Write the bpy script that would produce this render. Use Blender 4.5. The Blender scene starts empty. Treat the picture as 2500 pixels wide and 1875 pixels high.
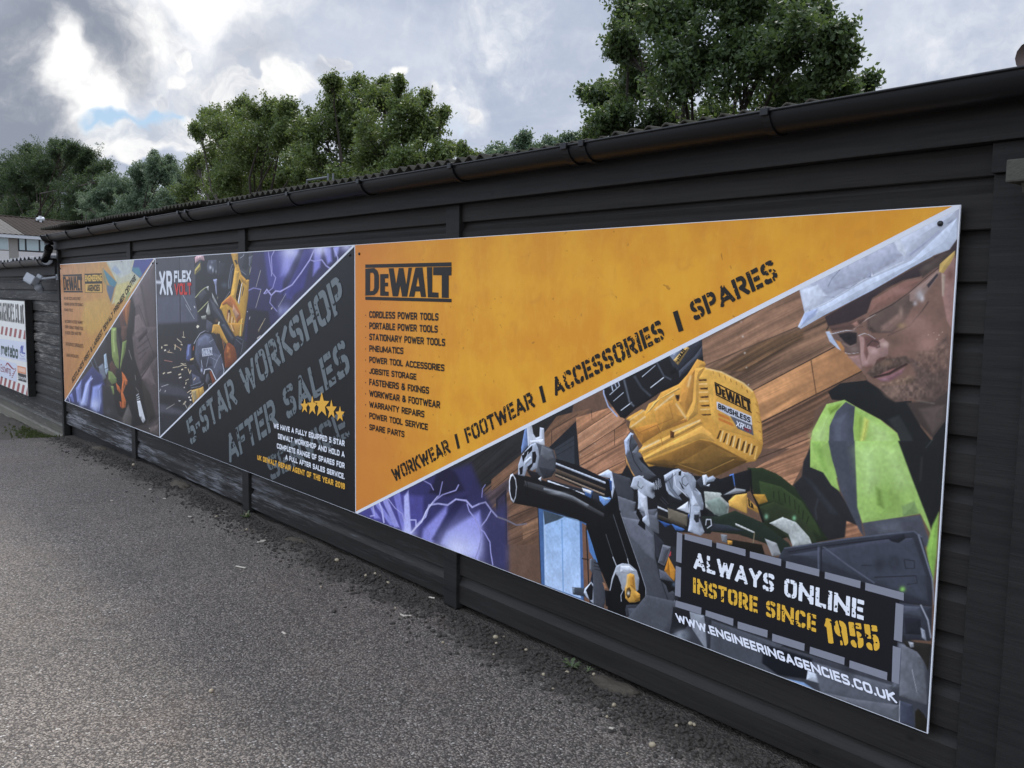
import bpy, bmesh, math, random
import numpy as np
from mathutils import Vector, Matrix
from mathutils.geometry import tessellate_polygon
R = math.radians
SC = bpy.context.scene
COL = SC.collection
# ------------------------------------------------------------------ camera
cam = bpy.data.objects.new('camera', bpy.data.cameras.new('camera')); COL.objects.link(cam)
cam.data.sensor_width = 36; cam.data.lens = 31.622; cam.data.clip_end = 3000; cam.data.clip_start = .05
cam.matrix_world = Matrix([[0.63864, -0.084997, 0.764797, 1.05334], [0.769378, 0.052454, -0.636636, -2.34718], [0.013995, 0.995, 0.098894, 1.15777], [0, 0, 0, 1]])
SC.camera = cam
CAMP = Vector(cam.matrix_world.translation)
# ------------------------------------------------------------------ world, sun, exposure
SUN_EL, SUN_AZ = 50.0, -44.0        # azimuth in degrees from +Y towards +X (the sun stands behind the shed, to the far left)
sd = Vector((math.sin(R(SUN_AZ))*math.cos(R(SUN_EL)), math.cos(R(SUN_AZ))*math.cos(R(SUN_EL)), math.sin(R(SUN_EL))))
sl = bpy.data.lights.new('sun', 'SUN'); sl.energy = 3.2; sl.angle = R(14); sl.color = (1, .95, .88)
sun = bpy.data.objects.new('sun', sl); COL.objects.link(sun)
sun.rotation_euler = (-sd).to_track_quat('-Z', 'Y').to_euler(); sun.location = (-10, 10, 20)
SC.view_settings.view_transform = 'Standard'; SC.view_settings.look = 'None'
SC.view_settings.exposure = .3; SC.view_settings.gamma = 1; SC.view_settings.use_curve_mapping = False
W = bpy.data.worlds.new('World'); SC.world = W; W.use_nodes = True
NT = W.node_tree; NT.nodes.clear()
class NG:
    """small helper that wires shader nodes"""
    def __init__(s, nt): s.nt = nt
    def n(s, t, **k):
        o = s.nt.nodes.new(t)
        for a, b in k.items(): setattr(o, a, b)
        return o
    def put(s, sock, v):
        if isinstance(v, bpy.types.NodeSocket): s.nt.links.new(v, sock)
        else: sock.default_value = v
    def m(s, op, a, b=0.0, c=0.0, clamp=False):
        o = s.n('ShaderNodeMath', operation=op, use_clamp=clamp)
        s.put(o.inputs[0], a); s.put(o.inputs[1], b)
        if op in ('MULTIPLY_ADD', 'SMOOTH_MIN', 'WRAP', 'COMPARE'): s.put(o.inputs[2], c)
        return o.outputs[0]
    def v(s, op, a, b=(0, 0, 0)):
        o = s.n('ShaderNodeVectorMath', operation=op); s.put(o.inputs[0], a)
        if op == 'SCALE': s.put(o.inputs['Scale'], b)
        else: s.put(o.inputs[1], b)
        return o.outputs['Value'] if op in ('DOT_PRODUCT', 'LENGTH') else o.outputs[0]
    def mix(s, f, a, b, blend='MIX'):
        o = s.n('ShaderNodeMix', data_type='RGBA', blend_type=blend)
        s.put(o.inputs[0], f); s.put(o.inputs[6], a); s.put(o.inputs[7], b); return o.outputs[2]
    def step(s, x, lo, hi):
        o = s.n('ShaderNodeMapRange', interpolation_type='SMOOTHSTEP'); s.put(o.inputs[0], x)
        s.put(o.inputs[1], lo); s.put(o.inputs[2], hi); return o.outputs[0]
    def noise(s, vec, scale, detail=4, rough=.55, dist=0.0, out=0):
        o = s.n('ShaderNodeTexNoise'); s.put(o.inputs['Vector'], vec); o.inputs['Scale'].default_value = scale
        o.inputs['Detail'].default_value = detail; o.inputs['Roughness'].default_value = rough; o.inputs['Distortion'].default_value = dist
        return o.outputs[out]
def lin(h):
    return tuple((lambda c: c/12.92 if c <= .04045 else ((c+.055)/1.055)**2.4)(int(h[i:i+2], 16)/255) for i in (0, 2, 4))
def c4(h, k=1.0): return tuple(k*x for x in lin(h)) + (1,)
g = NG(NT)
D = g.n('ShaderNodeTexCoord').outputs['Generated']
sky = g.n('ShaderNodeTexSky', sky_type='NISHITA', sun_disc=False)
sky.sun_elevation = R(SUN_EL); sky.sun_rotation = R(SUN_AZ)
sep = g.n('ShaderNodeSeparateXYZ'); g.put(sep.inputs[0], D)
zc = g.m('MAXIMUM', g.m('ADD', sep.outputs[2], .22), .05)
pl = g.v('SCALE', D, g.m('DIVIDE', 1.0, zc))            # cloud deck seen in perspective
warp = g.noise(D, 5.0, 5, .6, out=1)
Dw = g.v('ADD', D, g.v('SCALE', g.v('SUBTRACT', warp, (.5, .5, .5)), .13))
n1 = g.noise(pl, 1.5, 7, .58, .3)
n2 = g.noise(Dw, 9.0, 8, .62)
n3 = g.noise(Dw, 26.0, 8, .62)
n4 = g.noise(g.v('ADD', Dw, (3.1, 1.7, .4)), 12.0, 8, .6, .6)
def blob(d, size, vec=Dw):                              # soft patch of the sky round one direction
    return g.m('EXPONENT', g.m('MULTIPLY', g.m('SUBTRACT', g.v('DOT_PRODUCT', g.v('NORMALIZE', vec), d), 1.0), 1.0/size))
def blobs(lst):
    t = None
    for d, s, a in lst:
        b = g.m('MULTIPLY', blob(d, s), a); t = b if t is None else g.m('ADD', t, b)
    return t
bright = blobs([((-0.9176, 0.3257, 0.228), 0.00004, 0.85),
((-0.9166, 0.3324, 0.2219), 0.00003, 0.80),
((-0.9145, 0.3417, 0.2164), 0.00003, 0.85),
((-0.9256, 0.3191, 0.2036), 0.00007, 0.80),
((-0.8825, 0.42, 0.2114), 0.00017, 1.05),
((-0.8885, 0.4098, 0.2067), 0.00009, 0.90),
((-0.8618, 0.4515, 0.2312), 0.00006, 0.95),
((-0.8715, 0.4379, 0.2205), 0.00007, 0.95),
((-0.8566, 0.4581, 0.2375), 0.00002, 0.80),
((-0.907, 0.3715, 0.1986), 0.00020, 0.90),
((-0.9019, 0.3806, 0.2044), 0.00007, 0.70),
((-0.9342, 0.3059, 0.1836), 0.00004, 0.80),
((-0.9451, 0.2922, 0.146), 0.00018, 1.10),
((-0.9348, 0.321, 0.1521), 0.00015, 1.00),
((-0.9511, 0.2781, 0.1347), 0.00015, 1.00),
((-0.9242, 0.3482, 0.1566), 0.00015, 0.90),
((-0.8313, 0.5055, 0.2311), 0.00005, 0.85),
((-0.8132, 0.5382, 0.2212), 0.00008, 0.85),
((-0.7851, 0.5888, 0.1923), 0.00007, 0.75),
((-0.7966, 0.5648, 0.2155), 0.00009, 0.55)])
glow = blobs([((-0.9022, 0.3228, 0.286), 0.00149, 0.75),
((-0.9181, 0.2892, 0.2711), 0.00084, 0.42),
((-0.8902, 0.3623, 0.2761), 0.00066, 0.48),
((-0.8682, 0.3995, 0.2944), 0.00084, 0.30),
((-0.9506, 0.2137, 0.2252), 0.00015, 0.51),
((-0.9505, 0.2232, 0.2164), 0.00009, 0.30),
((-0.957, 0.2174, 0.1922), 0.00017, 0.36),
((-0.952, 0.2458, 0.1823), 0.00051, 0.60),
((-0.9504, 0.2635, 0.1652), 0.00037, 0.48),
((-0.9307, 0.2917, 0.2207), 0.00037, 0.30),
((-0.9252, 0.317, 0.2083), 0.00037, 0.33),
((-0.909, 0.3402, 0.2407), 0.00026, 0.30),
((-0.7935, 0.5706, 0.2117), 0.00037, 0.42),
((-0.7572, 0.6017, 0.2542), 0.00066, 0.33),
((-0.7292, 0.622, 0.2851), 0.00066, 0.24),
((-0.7815, 0.5943, 0.19), 0.00026, 0.33),
((-0.8752, 0.4328, 0.2162), 0.00051, 0.27),
((-0.8997, 0.3904, 0.1954), 0.00051, 0.24),
((-0.9357, 0.3192, 0.1504), 0.00125, 0.30),
((-0.411, 0.8831, 0.2262), 0.00125, 0.21),
((-0.4502, 0.8534, 0.2626), 0.00084, 0.18),
((-0.7394, 0.6379, 0.2153), 0.00026, 0.18)])
skyc_ = g.v('SCALE', g.mix(.5, sky.outputs[0], (3.0, 4.6, 6.4, 1)), .1)
dark = blobs([((-0.9695, 0.1902, 0.1544), 0.00300, 1.00),
((-0.9741, 0.1997, 0.1064), 0.00149, 0.80),
((-0.9577, 0.1869, 0.2188), 0.00175, 0.80),
((-0.937, 0.2494, 0.2447), 0.00104, 0.90),
((-0.9457, 0.2434, 0.2152), 0.00051, 0.70),
((-0.9193, 0.3043, 0.2497), 0.00037, 0.60),
((-0.8981, 0.3731, 0.2326), 0.00125, 0.35),
((-0.883, 0.3927, 0.257), 0.00104, 0.35),
((-0.9374, 0.2818, 0.2048), 0.00026, 0.50),
((-0.9238, 0.3362, 0.1832), 0.00037, 0.30)])
blue = blobs([((-0.9517, 0.2661, 0.1532), 0.00015, 0.95),
((-0.9394, 0.3026, 0.1613), 0.00013, 0.95),
((-0.947, 0.2832, 0.1515), 0.00008, 0.60),
((-0.9306, 0.3259, 0.1667), 0.00005, 0.70),
((-0.8029, 0.5724, 0.1665), 0.00149, 0.35)])
fb = g.m('ADD', g.m('MULTIPLY', g.m('SUBTRACT', n2, .5), 1.6), g.m('MULTIPLY', g.m('SUBTRACT', n3, .5), 1.5))
base = g.mix(g.step(g.m('ADD', n1, g.m('MULTIPLY', fb, .15)), .30, .74), c4('a0abbf'), c4('c9cfdb'))
base = g.mix(g.step(g.m('ADD', dark, g.m('MULTIPLY', fb, .5)), -.1, 1.2), base, c4('868d9b'))
gap = g.step(g.m('ADD', blue, g.m('MULTIPLY', fb, .5)), .3, .8)
core = g.mix(g.step(g.m('ADD', glow, g.m('MULTIPLY', fb, .7)), .0, 1.15), base, (1.0, .99, .97, 1))
cm = g.m('ADD', bright, g.m('MULTIPLY', fb, .8))
shade = g.mix(g.step(n4, .40, .64), (.86, .855, .84, 1), c4('b3b8c4'))
core = g.mix(gap, core, skyc_)
core = g.mix(g.m('MULTIPLY', g.step(cm, .32, .66), .9), core, shade)
core = g.mix(g.step(g.m('ADD', glow, g.m('MULTIPLY', fb, .4)), .95, 1.5), core, (1.15, 1.14, 1.12, 1))
final = core
# unseen sky overhead and towards -Y, brightness added to light signs and ground
up = g.step(sep.outputs[2], .45, .95); back = g.step(g.m('MULTIPLY', sep.outputs[1], -1.0), -.15, .7)
lift = g.m('ADD', 1.0, g.m('ADD', g.m('MULTIPLY', up, 2.5), g.m('MULTIPLY', back, 1.25)))
final = g.v('SCALE', final, lift)
low = g.step(sep.outputs[2], -.06, .0)
final = g.mix(low, (.12, .12, .12, 1), final)
bg = g.n('ShaderNodeBackground'); g.put(bg.inputs[0], g.v('SCALE', final, 10.0)); bg.inputs[1].default_value = .1
wo = g.n('ShaderNodeOutputWorld'); NT.links.new(bg.outputs[0], wo.inputs[0])

# ------------------------------------------------------------------ materials
MATS = {}
def newmat(name):
    m = bpy.data.materials.new(name); m.use_nodes = True
    b = m.node_tree.nodes['Principled BSDF']; return m, NG(m.node_tree), b
def obco(h): return h.n('ShaderNodeTexCoord').outputs['Object']
def bump(h, b, height, strength=.4, dist=.01):
    o = h.n('ShaderNodeBump'); o.inputs['Strength'].default_value = strength; o.inputs['Distance'].default_value = dist
    h.put(o.inputs['Height'], height); h.put(b.inputs['Normal'], o.outputs[0])
def flat(name, hexc, rough=.5, spec=.3, var=.12, scale=30, metal=0, grain=0.0):
    """plain paint or plastic with a faint mottle of wear"""
    key = (name, hexc)
    if key in MATS: return MATS[key]
    m, h, b = newmat(name); co = obco(h); n = h.noise(co, scale, 5, .6)
    c = h.mix(n, c4(hexc, 1-var), c4(hexc, 1+var)); h.put(b.inputs['Base Color'], c)
    b.inputs['Roughness'].default_value = rough; b.inputs['Specular IOR Level'].default_value = spec; b.inputs['Metallic'].default_value = metal
    if grain: bump(h, b, h.noise(co, scale*5, 4, .6), grain, .004)
    MATS[key] = m; return m
def wood(name, hexa, hexb, worn, wornmin, z_lo, rough=.62, x_from=None, splash=None):
    """stained boards: grain along X, paint worn pale along the grain"""
    m, h, b = newmat(name); co = obco(h)
    st = h.v('MULTIPLY', co, (1.2, 8, 26)); gr = h.noise(st, 3.0, 8, .65, .6)
    gr2 = h.noise(h.v('MULTIPLY', co, (.7, 3, 9)), 1.3, 4, .6)
    c = h.mix(h.step(h.m('ADD', h.m('MULTIPLY', gr, .6), h.m('MULTIPLY', gr2, .5)), .35, .8), c4(hexa), c4(hexb))
    w = h.noise(h.v('MULTIPLY', co, (2.5, 6, 40)), 2.2, 7, .7, .4); big = h.noise(h.v('MULTIPLY', co, (.5, 1, 2.5)), 1.1, 3, .6)
    s = h.n('ShaderNodeSeparateXYZ'); h.put(s.inputs[0], co)
    msk = h.step(h.m('ADD', h.m('MULTIPLY', w, .75), h.m('MULTIPLY', big, .55)), wornmin, wornmin+.2)
    if x_from is not None:   # only the low boards of the weather side are worn
        msk = h.m('MULTIPLY', msk, h.m('MULTIPLY', h.step(s.outputs[0], x_from, x_from-4.5), h.step(s.outputs[2], z_lo, z_lo-.2)))
    c = h.mix(msk, c, c4(worn))
    if splash is not None:   # pale dirt thrown up from the ground, and scuffs near the near end of the wall
        lowm = h.m('MULTIPLY', h.step(h.m('ADD', s.outputs[2], h.m('MULTIPLY', h.m('SUBTRACT', big, .5), .3)), -.18, -.5), h.m('MULTIPLY_ADD', w, .7, .35))
        c = h.mix(h.m('MULTIPLY', lowm, .75), c, c4(splash))
        sc = h.noise(h.v('MULTIPLY', co, (5, 1, 55)), 2.0, 6, .7, .8); c = h.mix(h.m('MULTIPLY', h.step(sc, .62, .70), h.step(s.outputs[0], -10.2, -9.3)), c, c4('a9a59c'))
    h.put(b.inputs['Base Color'], c)
    k = h.n('ShaderNodeTexVoronoi'); k.inputs['Scale'].default_value = 1.0; h.put(k.inputs['Vector'], h.v('MULTIPLY', co, (4.5, 1, 8)))
    knot = h.step(k.outputs['Distance'], .09, .03)
    c2 = h.mix(h.m('MULTIPLY', knot, .6), c, (.006, .006, .006, 1)); h.put(b.inputs['Base Color'], c2)
    b.inputs['Roughness'].default_value = rough; b.inputs['Specular IOR Level'].default_value = .2
    bump(h, b, gr, .35, .004); return m
M_CLAD = wood('black_stained_boards', '1d1b19', '2b2926', '75767a', .63, .06, x_from=-1.5)
M_CLAD2 = wood('worn_black_boards', '232221', '3a3835', '85817a', .68, .0, splash='8a8574')
M_TRIM = wood('black_trim_boards', '1a1918', '292826', '555558', .86, .0)
M_GUT = flat('black_gutter_plastic', '121315', .4, .3, .15, 9, grain=.06)
M_GUT2 = flat('grey_black_gutter', '2f2f30', .42, .45, .2, 9, grain=.08)
def roofmat(name, a, bb, moss):
    m, h, b = newmat(name); co = obco(h)
    c = h.mix(h.noise(co, 9, 8, .65), c4(a), c4(bb)); c = h.mix(h.step(h.noise(co, 5, 5, .6), .56, .68), c, c4(moss))
    h.put(b.inputs['Base Color'], c); b.inputs['Roughness'].default_value = .9; b.inputs['Specular IOR Level'].default_value = .15; bump(h, b, h.noise(co, 90, 4, .7), .5, .006); return m
M_ROOF = roofmat('old_fibre_cement', '27251f', '45423b', '2f3122')
M_ROOF2 = roofmat('pale_fibre_cement', '6a6a6c', '8b8b8c', '5f6156')
def groundmat():
    m, h, b = newmat('worn_tarmac'); co = h.n('ShaderNodeTexCoord').outputs['Object']
    v1 = h.n('ShaderNodeTexVoronoi'); v1.inputs['Scale'].default_value = 128; v1.inputs['Randomness'].default_value = 1
    jit = h.v('ADD', co, h.v('SCALE', h.noise(co, 60, 3, .6, out=1), .012)); h.put(v1.inputs['Vector'], jit)
    v2 = h.n('ShaderNodeTexVoronoi'); v2.inputs['Scale'].default_value = 230; h.put(v2.inputs['Vector'], jit)
    s = h.n('ShaderNodeSeparateColor'); h.put(s.inputs[0], v1.outputs['Color'])
    chip = h.mix(h.step(s.outputs[0], .05, .98), c4('67605a'), c4('b2a699'))
    chip = h.mix(h.step(s.outputs[1], .965, .985), chip, c4('d6d0c6'))  # glints on the grain, put into the colour of sparse chips
    chip = h.mix(h.step(s.outputs[2], .93, .97), chip, c4('57483c'))
    mort = h.step(v1.outputs['Distance'], .35, .75); c = h.mix(h.m('MULTIPLY', mort, .84), chip, c4('37322c'))
    big = h.noise(co, .55, 4, .6); mid = h.noise(co, 2.3, 5, .6); fine = h.noise(co, 420, 2, .5)
    c = h.mix(h.step(big, .35, .7), h.mix(.35, c, (.03, .03, .03, 1)), c)
    c = h.mix(h.m('MULTIPLY', h.step(mid, .52, .7), .22), c, c4('705d50'))
    c = h.mix(h.m('MULTIPLY', fine, .5), h.mix(.25, c, (.02, .02, .02, 1)), h.mix(.2, c, c4('8d857c')))
    q = h.n('ShaderNodeSeparateXYZ'); h.put(q.inputs[0], co)
    edge = h.step(h.m('ADD', q.outputs[1], h.m('MULTIPLY', h.m('SUBTRACT', h.noise(co, 3.1, 8, .7), .5), .7)), -.30, -.06)
    dirt = h.mix(h.step(h.noise(co, 70, 6, .75), .38, .66), c4('1c1a18'), c4('575049'))
    c = h.mix(h.m('MULTIPLY', edge, .85), c, dirt)                     # loose black grit gathered along the wall
    le = h.m('ADD', q.outputs[0], h.m('MULTIPLY', h.m('SUBTRACT', h.noise(co, 1.6, 4, .6), .5), .9))
    soil = h.mix(h.noise(co, 14, 6, .7), c4('35312c'), c4('6a625a'))
    c = h.mix(h.m('MULTIPLY', h.step(le, -9.1, -9.5), h.step(q.outputs[1], -1.3, -.9)), c, soil)
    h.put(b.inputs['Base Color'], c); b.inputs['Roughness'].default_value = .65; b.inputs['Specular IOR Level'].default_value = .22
    hgt = h.m('ADD', h.m('MULTIPLY', v1.outputs['Distance'], -1.0), h.m('ADD', h.m('MULTIPLY', v2.outputs['Distance'], -.35), h.m('MULTIPLY', s.outputs[1], .55)))
    bump(h, b, hgt, .9, .009); return m
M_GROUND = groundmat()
M_STONE = flat('dark_grit', '36322d', .75, .35, .7, 45)
M_PEB = flat('pale_pebble', '9c9079', .75, .3, .25, 60)
M_CHIP = flat('dry_wood_chip', 'b8b0a2', .8, .2, .2, 60)
def leafmat(name, a, bb, tr):
    m, h, b = newmat(name); gi = h.n('ShaderNodeNewGeometry'); co = obco(h)
    rnd = gi.outputs['Random Per Island']; n = h.noise(co, .9, 3, .6)
    c = h.mix(h.m('ADD', h.m('MULTIPLY', rnd, .6), h.m('MULTIPLY', h.m('SUBTRACT', n, .3), .7), clamp=True), c4(a), c4(bb))
    h.put(b.inputs['Base Color'], c); b.inputs['Roughness'].default_value = .55; b.inputs['Specular IOR Level'].default_value = .3
    t = h.n('ShaderNodeBsdfTranslucent'); h.put(t.inputs[0], h.mix(.5, c, c4(tr)))
    mx = h.n('ShaderNodeMixShader'); mx.inputs[0].default_value = .3
    nt = m.node_tree; nt.links.new(b.outputs[0], mx.inputs[1]); nt.links.new(t.outputs[0], mx.inputs[2])
    nt.links.new(mx.outputs[0], nt.nodes['Material Output'].inputs[0]); return m
M_BARK = flat('grey_brown_bark', '3a3530', .9, .2, .35, 14, grain=.5)

# ------------------------------------------------------------------ mesh helpers
def link(name, me, mat, parent=None):
    o = bpy.data.objects.new(name, me); COL.objects.link(o)
    if mat is not None: me.materials.append(mat)
    if parent is not None: o.parent = parent
    return o
def mesh(name, V, F, mat, parent=None, smooth=False):
    me = bpy.data.meshes.new(name); me.from_pydata([tuple(map(float, v)) for v in V], [], [list(map(int, f)) for f in F]); me.update()
    if smooth: me.polygons.foreach_set('use_smooth', [True]*len(me.polygons))
    return link(name, me, mat, parent)
def tag(o, label, cat, group=None, kind=None):
    if label: o['label'] = label
    if cat: o['category'] = cat
    if group: o['group'] = group
    if kind: o['kind'] = kind
    return o
def empty(name, loc=(0, 0, 0)):
    o = bpy.data.objects.new(name, None); COL.objects.link(o); o.location = loc; o.empty_display_size = .1; return o
class MB:
    def __init__(s): s.V = []; s.F = []
    def add(s, V, F):
        k = len(s.V); s.V += [tuple(v) for v in V]; s.F += [[i+k for i in f] for f in F]
    def box(s, a, b, mtx=None, bev=0.0):
        bm = bmesh.new(); bmesh.ops.create_cube(bm, size=1)
        for v in bm.verts: v.co = Vector([(a[i]+b[i])/2+v.co[i]*(b[i]-a[i]) for i in range(3)])
        if bev: bmesh.ops.bevel(bm, geom=bm.edges[:], offset=bev, segments=2, affect='EDGES', profile=.6)
        if mtx is not None: bm.transform(mtx)
        bm.verts.index_update(); s.add([v.co[:] for v in bm.verts], [[v.index for v in f.verts] for f in bm.faces]); bm.free()
    def tube(s, pts, r, n=10, caps=True):
        pts = [Vector(p) for p in pts]; rr = r if isinstance(r, (list, tuple)) else [r]*len(pts); k0 = len(s.V); up = Vector((0, 0, 1))
        for i, p in enumerate(pts):
            d = (pts[min(i+1, len(pts)-1)]-pts[max(i-1, 0)]).normalized()
            a = d.cross(up if abs(d.z) < .95 else Vector((1, 0, 0))).normalized(); b = d.cross(a)
            for k in range(n):
                t = 2*math.pi*k/n; s.V.append(tuple(p+a*(rr[i]*math.cos(t))+b*(rr[i]*math.sin(t))))
        for i in range(len(pts)-1):
            for k in range(n): s.F.append([k0+i*n+k, k0+i*n+(k+1) % n, k0+(i+1)*n+(k+1) % n, k0+(i+1)*n+k])
        if caps: s.F.append([k0+k for k in range(n)]); s.F.append([k0+(len(pts)-1)*n+k for k in range(n)][::-1])
    def extrude_x(s, prof, xs, closed=False, caps=False, yo=None):
        k0 = len(s.V); n = len(prof)
        for j, x in enumerate(xs):
            for (y, z) in prof: s.V.append((x, y+(yo(x, z) if yo else 0), z))
        for j in range(len(xs)-1):
            for i in range(n if closed else n-1):
                i2 = (i+1) % n; s.F.append([k0+j*n+i, k0+j*n+i2, k0+(j+1)*n+i2, k0+(j+1)*n+i])
        if caps: s.F.append([k0+i for i in range(n)]); s.F.append([k0+(len(xs)-1)*n+i for i in range(n)][::-1])
    def build(s, name, mat, parent=None, smooth=False): return mesh(name, s.V, s.F, mat, parent, smooth)

# ------------------------------------------------------------------ ground
rng = np.random.RandomState(3)
def gz(x, y=0.0):
    x = np.asarray(x, float)
    a = -.283+.012*np.exp(-((x+2)/3)**2)
    return a - np.interp(-x, [6.5, 9.0, 9.6, 12.4, 16, 300], [0, .075, .165, .235, .3, .6])
def graded(lo, hi, fine, far):
    a = list(np.arange(lo, hi, fine)); s = fine; x = hi
    while x < far: a.append(x); s *= 1.25; x += s
    a.append(far); x = lo; s = fine; b = []
    while x > -far: b.append(x); s *= 1.25; x -= s
    b.append(-far); return np.array(b[::-1]+a)
gx = graded(-13, 1.5, .06, 320); gy = graded(-5, .4, .06, 320)
GX, GY = np.meshgrid(gx, gy)
def g_height(x, y):
    near = np.exp(-np.maximum(0, np.hypot(x+5, y+2)-12)/4.0)
    u = fbm(x*1.3+50, y*1.3+50, 4)-.5; e = fbm(x*7+9, y*7+30, 3)-.5
    strip = np.clip((y+.4)/.3, 0, 1)
    return gz(x)+near*(.03*u+(.006+.022*strip)*e)
_lat = np.random.RandomState(7).rand(256, 256).astype(np.float32)
def vnoise(x, y):
    xi = np.floor(x).astype(np.int32); yi = np.floor(y).astype(np.int32)
    u = x - xi; v = y - yi; u = u*u*(3-2*u); v = v*v*(3-2*v)
    a = _lat[yi & 255, xi & 255]; b = _lat[yi & 255, (xi+1) & 255]
    c = _lat[(yi+1) & 255, xi & 255]; d = _lat[(yi+1) & 255, (xi+1) & 255]
    return (a*(1-u)+b*u)*(1-v) + (c*(1-u)+d*u)*v
def fbm(x, y, n=3):
    s = 0; w = .5; t = 0
    for i in range(n):
        s = s + w*vnoise(x*2**i+17.3*i, y*2**i+5.1*i); t += w; w *= .5
    return s/t
def rgb(h): return np.array([int(h[i:i+2], 16)/255 for i in (0, 2, 4)], np.float32)
def s2l(c): return np.where(c <= .04045, c/12.92, ((np.maximum(c, 0)+.055)/1.055)**2.4)
def poly_sdf(X, Y, P):
    d = np.full(X.shape, 1e12, np.float32); ins = np.zeros(X.shape, bool)
    n = len(P)
    for i in range(n):
        ax, ay = P[i]; bx, by = P[(i+1) % n]
        ex, ey = bx-ax, by-ay; L = ex*ex+ey*ey
        if L < 1e-9: continue
        t = np.clip(((X-ax)*ex+(Y-ay)*ey)/L, 0, 1)
        dx = X-ax-t*ex; dy = Y-ay-t*ey
        d = np.minimum(d, dx*dx+dy*dy)
        if ey != 0:
            c = (ay > Y) != (by > Y)
            ins ^= c & (X < ex*(Y-ay)/ey+ax)
    d = np.sqrt(d)
    return np.where(ins, -d, d)
def paint(ops, W, H, res, kx):
    """a printed picture as an array of sRGB colours on a grid of res-millimetre cells"""
    nx, ny = int(round(W/res))+1, int(round(H/res))+1
    xs = np.linspace(0, W, nx, dtype=np.float32); ys = np.linspace(0, H, ny, dtype=np.float32)
    A = np.zeros((ny, nx, 3), np.float32)+.2
    for line in ops.strip().split('\n'):
        f = line.split()
        if f[0] == 'G':
            col = rgb(f[1]); al = float(f[2]); cx, cy, a, b, c, d = map(float, f[3].split(','))
            m = 2.6*max(1/np.hypot(a, c), 1/np.hypot(b, d), 1)*1.5
            det = abs(a*d-b*c); R = 2.6*np.array([np.hypot(d, b), np.hypot(c, a)])/det
            i0, i1 = np.searchsorted(xs, [cx-R[0], cx+R[0]]); j0, j1 = np.searchsorted(ys, [cy-R[1], cy+R[1]])
            if i1 <= i0 or j1 <= j0: continue
            X, Y = np.meshgrid(xs[i0:i1]-cx, ys[j0:j1]-cy)
            q = (a*X+b*Y)**2+(c*X+d*Y)**2
            m = (al*np.exp(-q*1.2))[..., None]
            A[j0:j1, i0:i1] += (col-A[j0:j1, i0:i1])*m
            continue
        col = rgb(f[1]); soft = float(f[2]); v = list(map(float, f[3].split(',')))
        P = np.array(v, np.float32).reshape(-1, 2)
        mg = soft*1.2+res
        i0, i1 = np.searchsorted(xs, [P[:, 0].min()-mg/kx, P[:, 0].max()+mg/kx]); j0, j1 = np.searchsorted(ys, [P[:, 1].min()-mg, P[:, 1].max()+mg])
        if i1 <= i0 or j1 <= j0: continue
        X, Y = np.meshgrid(xs[i0:i1], ys[j0:j1])
        s = poly_sdf(X*kx, Y, P*np.array([kx, 1], np.float32))
        m = np.clip(.5-s/(2*soft), 0, 1); m = m*m*(3-2*m)
        C = np.broadcast_to(col, X.shape+(3,))
        for o in f[4:]:
            k, o = o.split('='); q = o.split(',')
            if k == 'grad':
                c2 = rgb(q[0]); x0, y0, x1, y1 = map(float, q[1:])
                t = np.clip(((X-x0)*(x1-x0)+(Y-y0)*(y1-y0))/((x1-x0)**2+(y1-y0)**2), 0, 1)[..., None]
                C = C*(1-t)+c2*t
            if k == 'wood':
                dx, dy, am = map(float, q); L = np.hypot(dx, dy); dx /= L; dy /= L
                u = X*dx+Y*dy; w = -X*dy+Y*dx; w = w+14*vnoise(u/160, w/50)
                n = .55*vnoise(u/260, w/9)+.3*vnoise(u/120+40, w/3.2)+.4*vnoise(u/400, w/45)-.62
                C = C*(1+am*2.2*n)[..., None]
            if k == 'grain':
                am = float(q[0]); n = .6*vnoise(X/5, Y/6)+.6*vnoise(X/11+9, Y/13)-.6
                C = C*(1+am*1.6*n)[..., None]
            if k == 'bev':                                   # rounded edges lit from the upper left, as in the printed photograph
                am, w = map(float, q); gy, gx = np.gradient(s); L = np.hypot(gx, gy)+1e-6
                C = C*(1+am*((-.55*gx+.83*gy)/L)*np.exp(np.minimum(s, 0)/w))[..., None]
        C = C*(1+.09*(vnoise(X/34+P[0, 0], Y/34)-.5)+.08*(vnoise(X/9+3, Y/9+P[0, 1])-.5))[..., None]
        A[j0:j1, i0:i1] += (C-A[j0:j1, i0:i1])*m[..., None]
    X, Y = np.meshgrid(xs, ys)
    A *= (1+.07*(vnoise(X/7, Y/7)-.5)+.05*(vnoise(X/60, Y/60)-.5))[..., None]
    A = A.mean(2, keepdims=True)*.1+A*.9
    return xs, ys, np.clip(A, 0, 1)

GZ = g_height(GX, GY)
ny, nx = GX.shape; idx = np.arange(nx*ny).reshape(ny, nx)
V = np.stack([GX, GY, GZ], -1).reshape(-1, 3); F = np.stack([idx[:-1, :-1], idx[:-1, 1:], idx[1:, 1:], idx[1:, :-1]], -1).reshape(-1, 4)
ground = mesh('tarmac_ground', V, F, M_GROUND, None, True); tag(ground, None, None, kind='structure')

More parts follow.
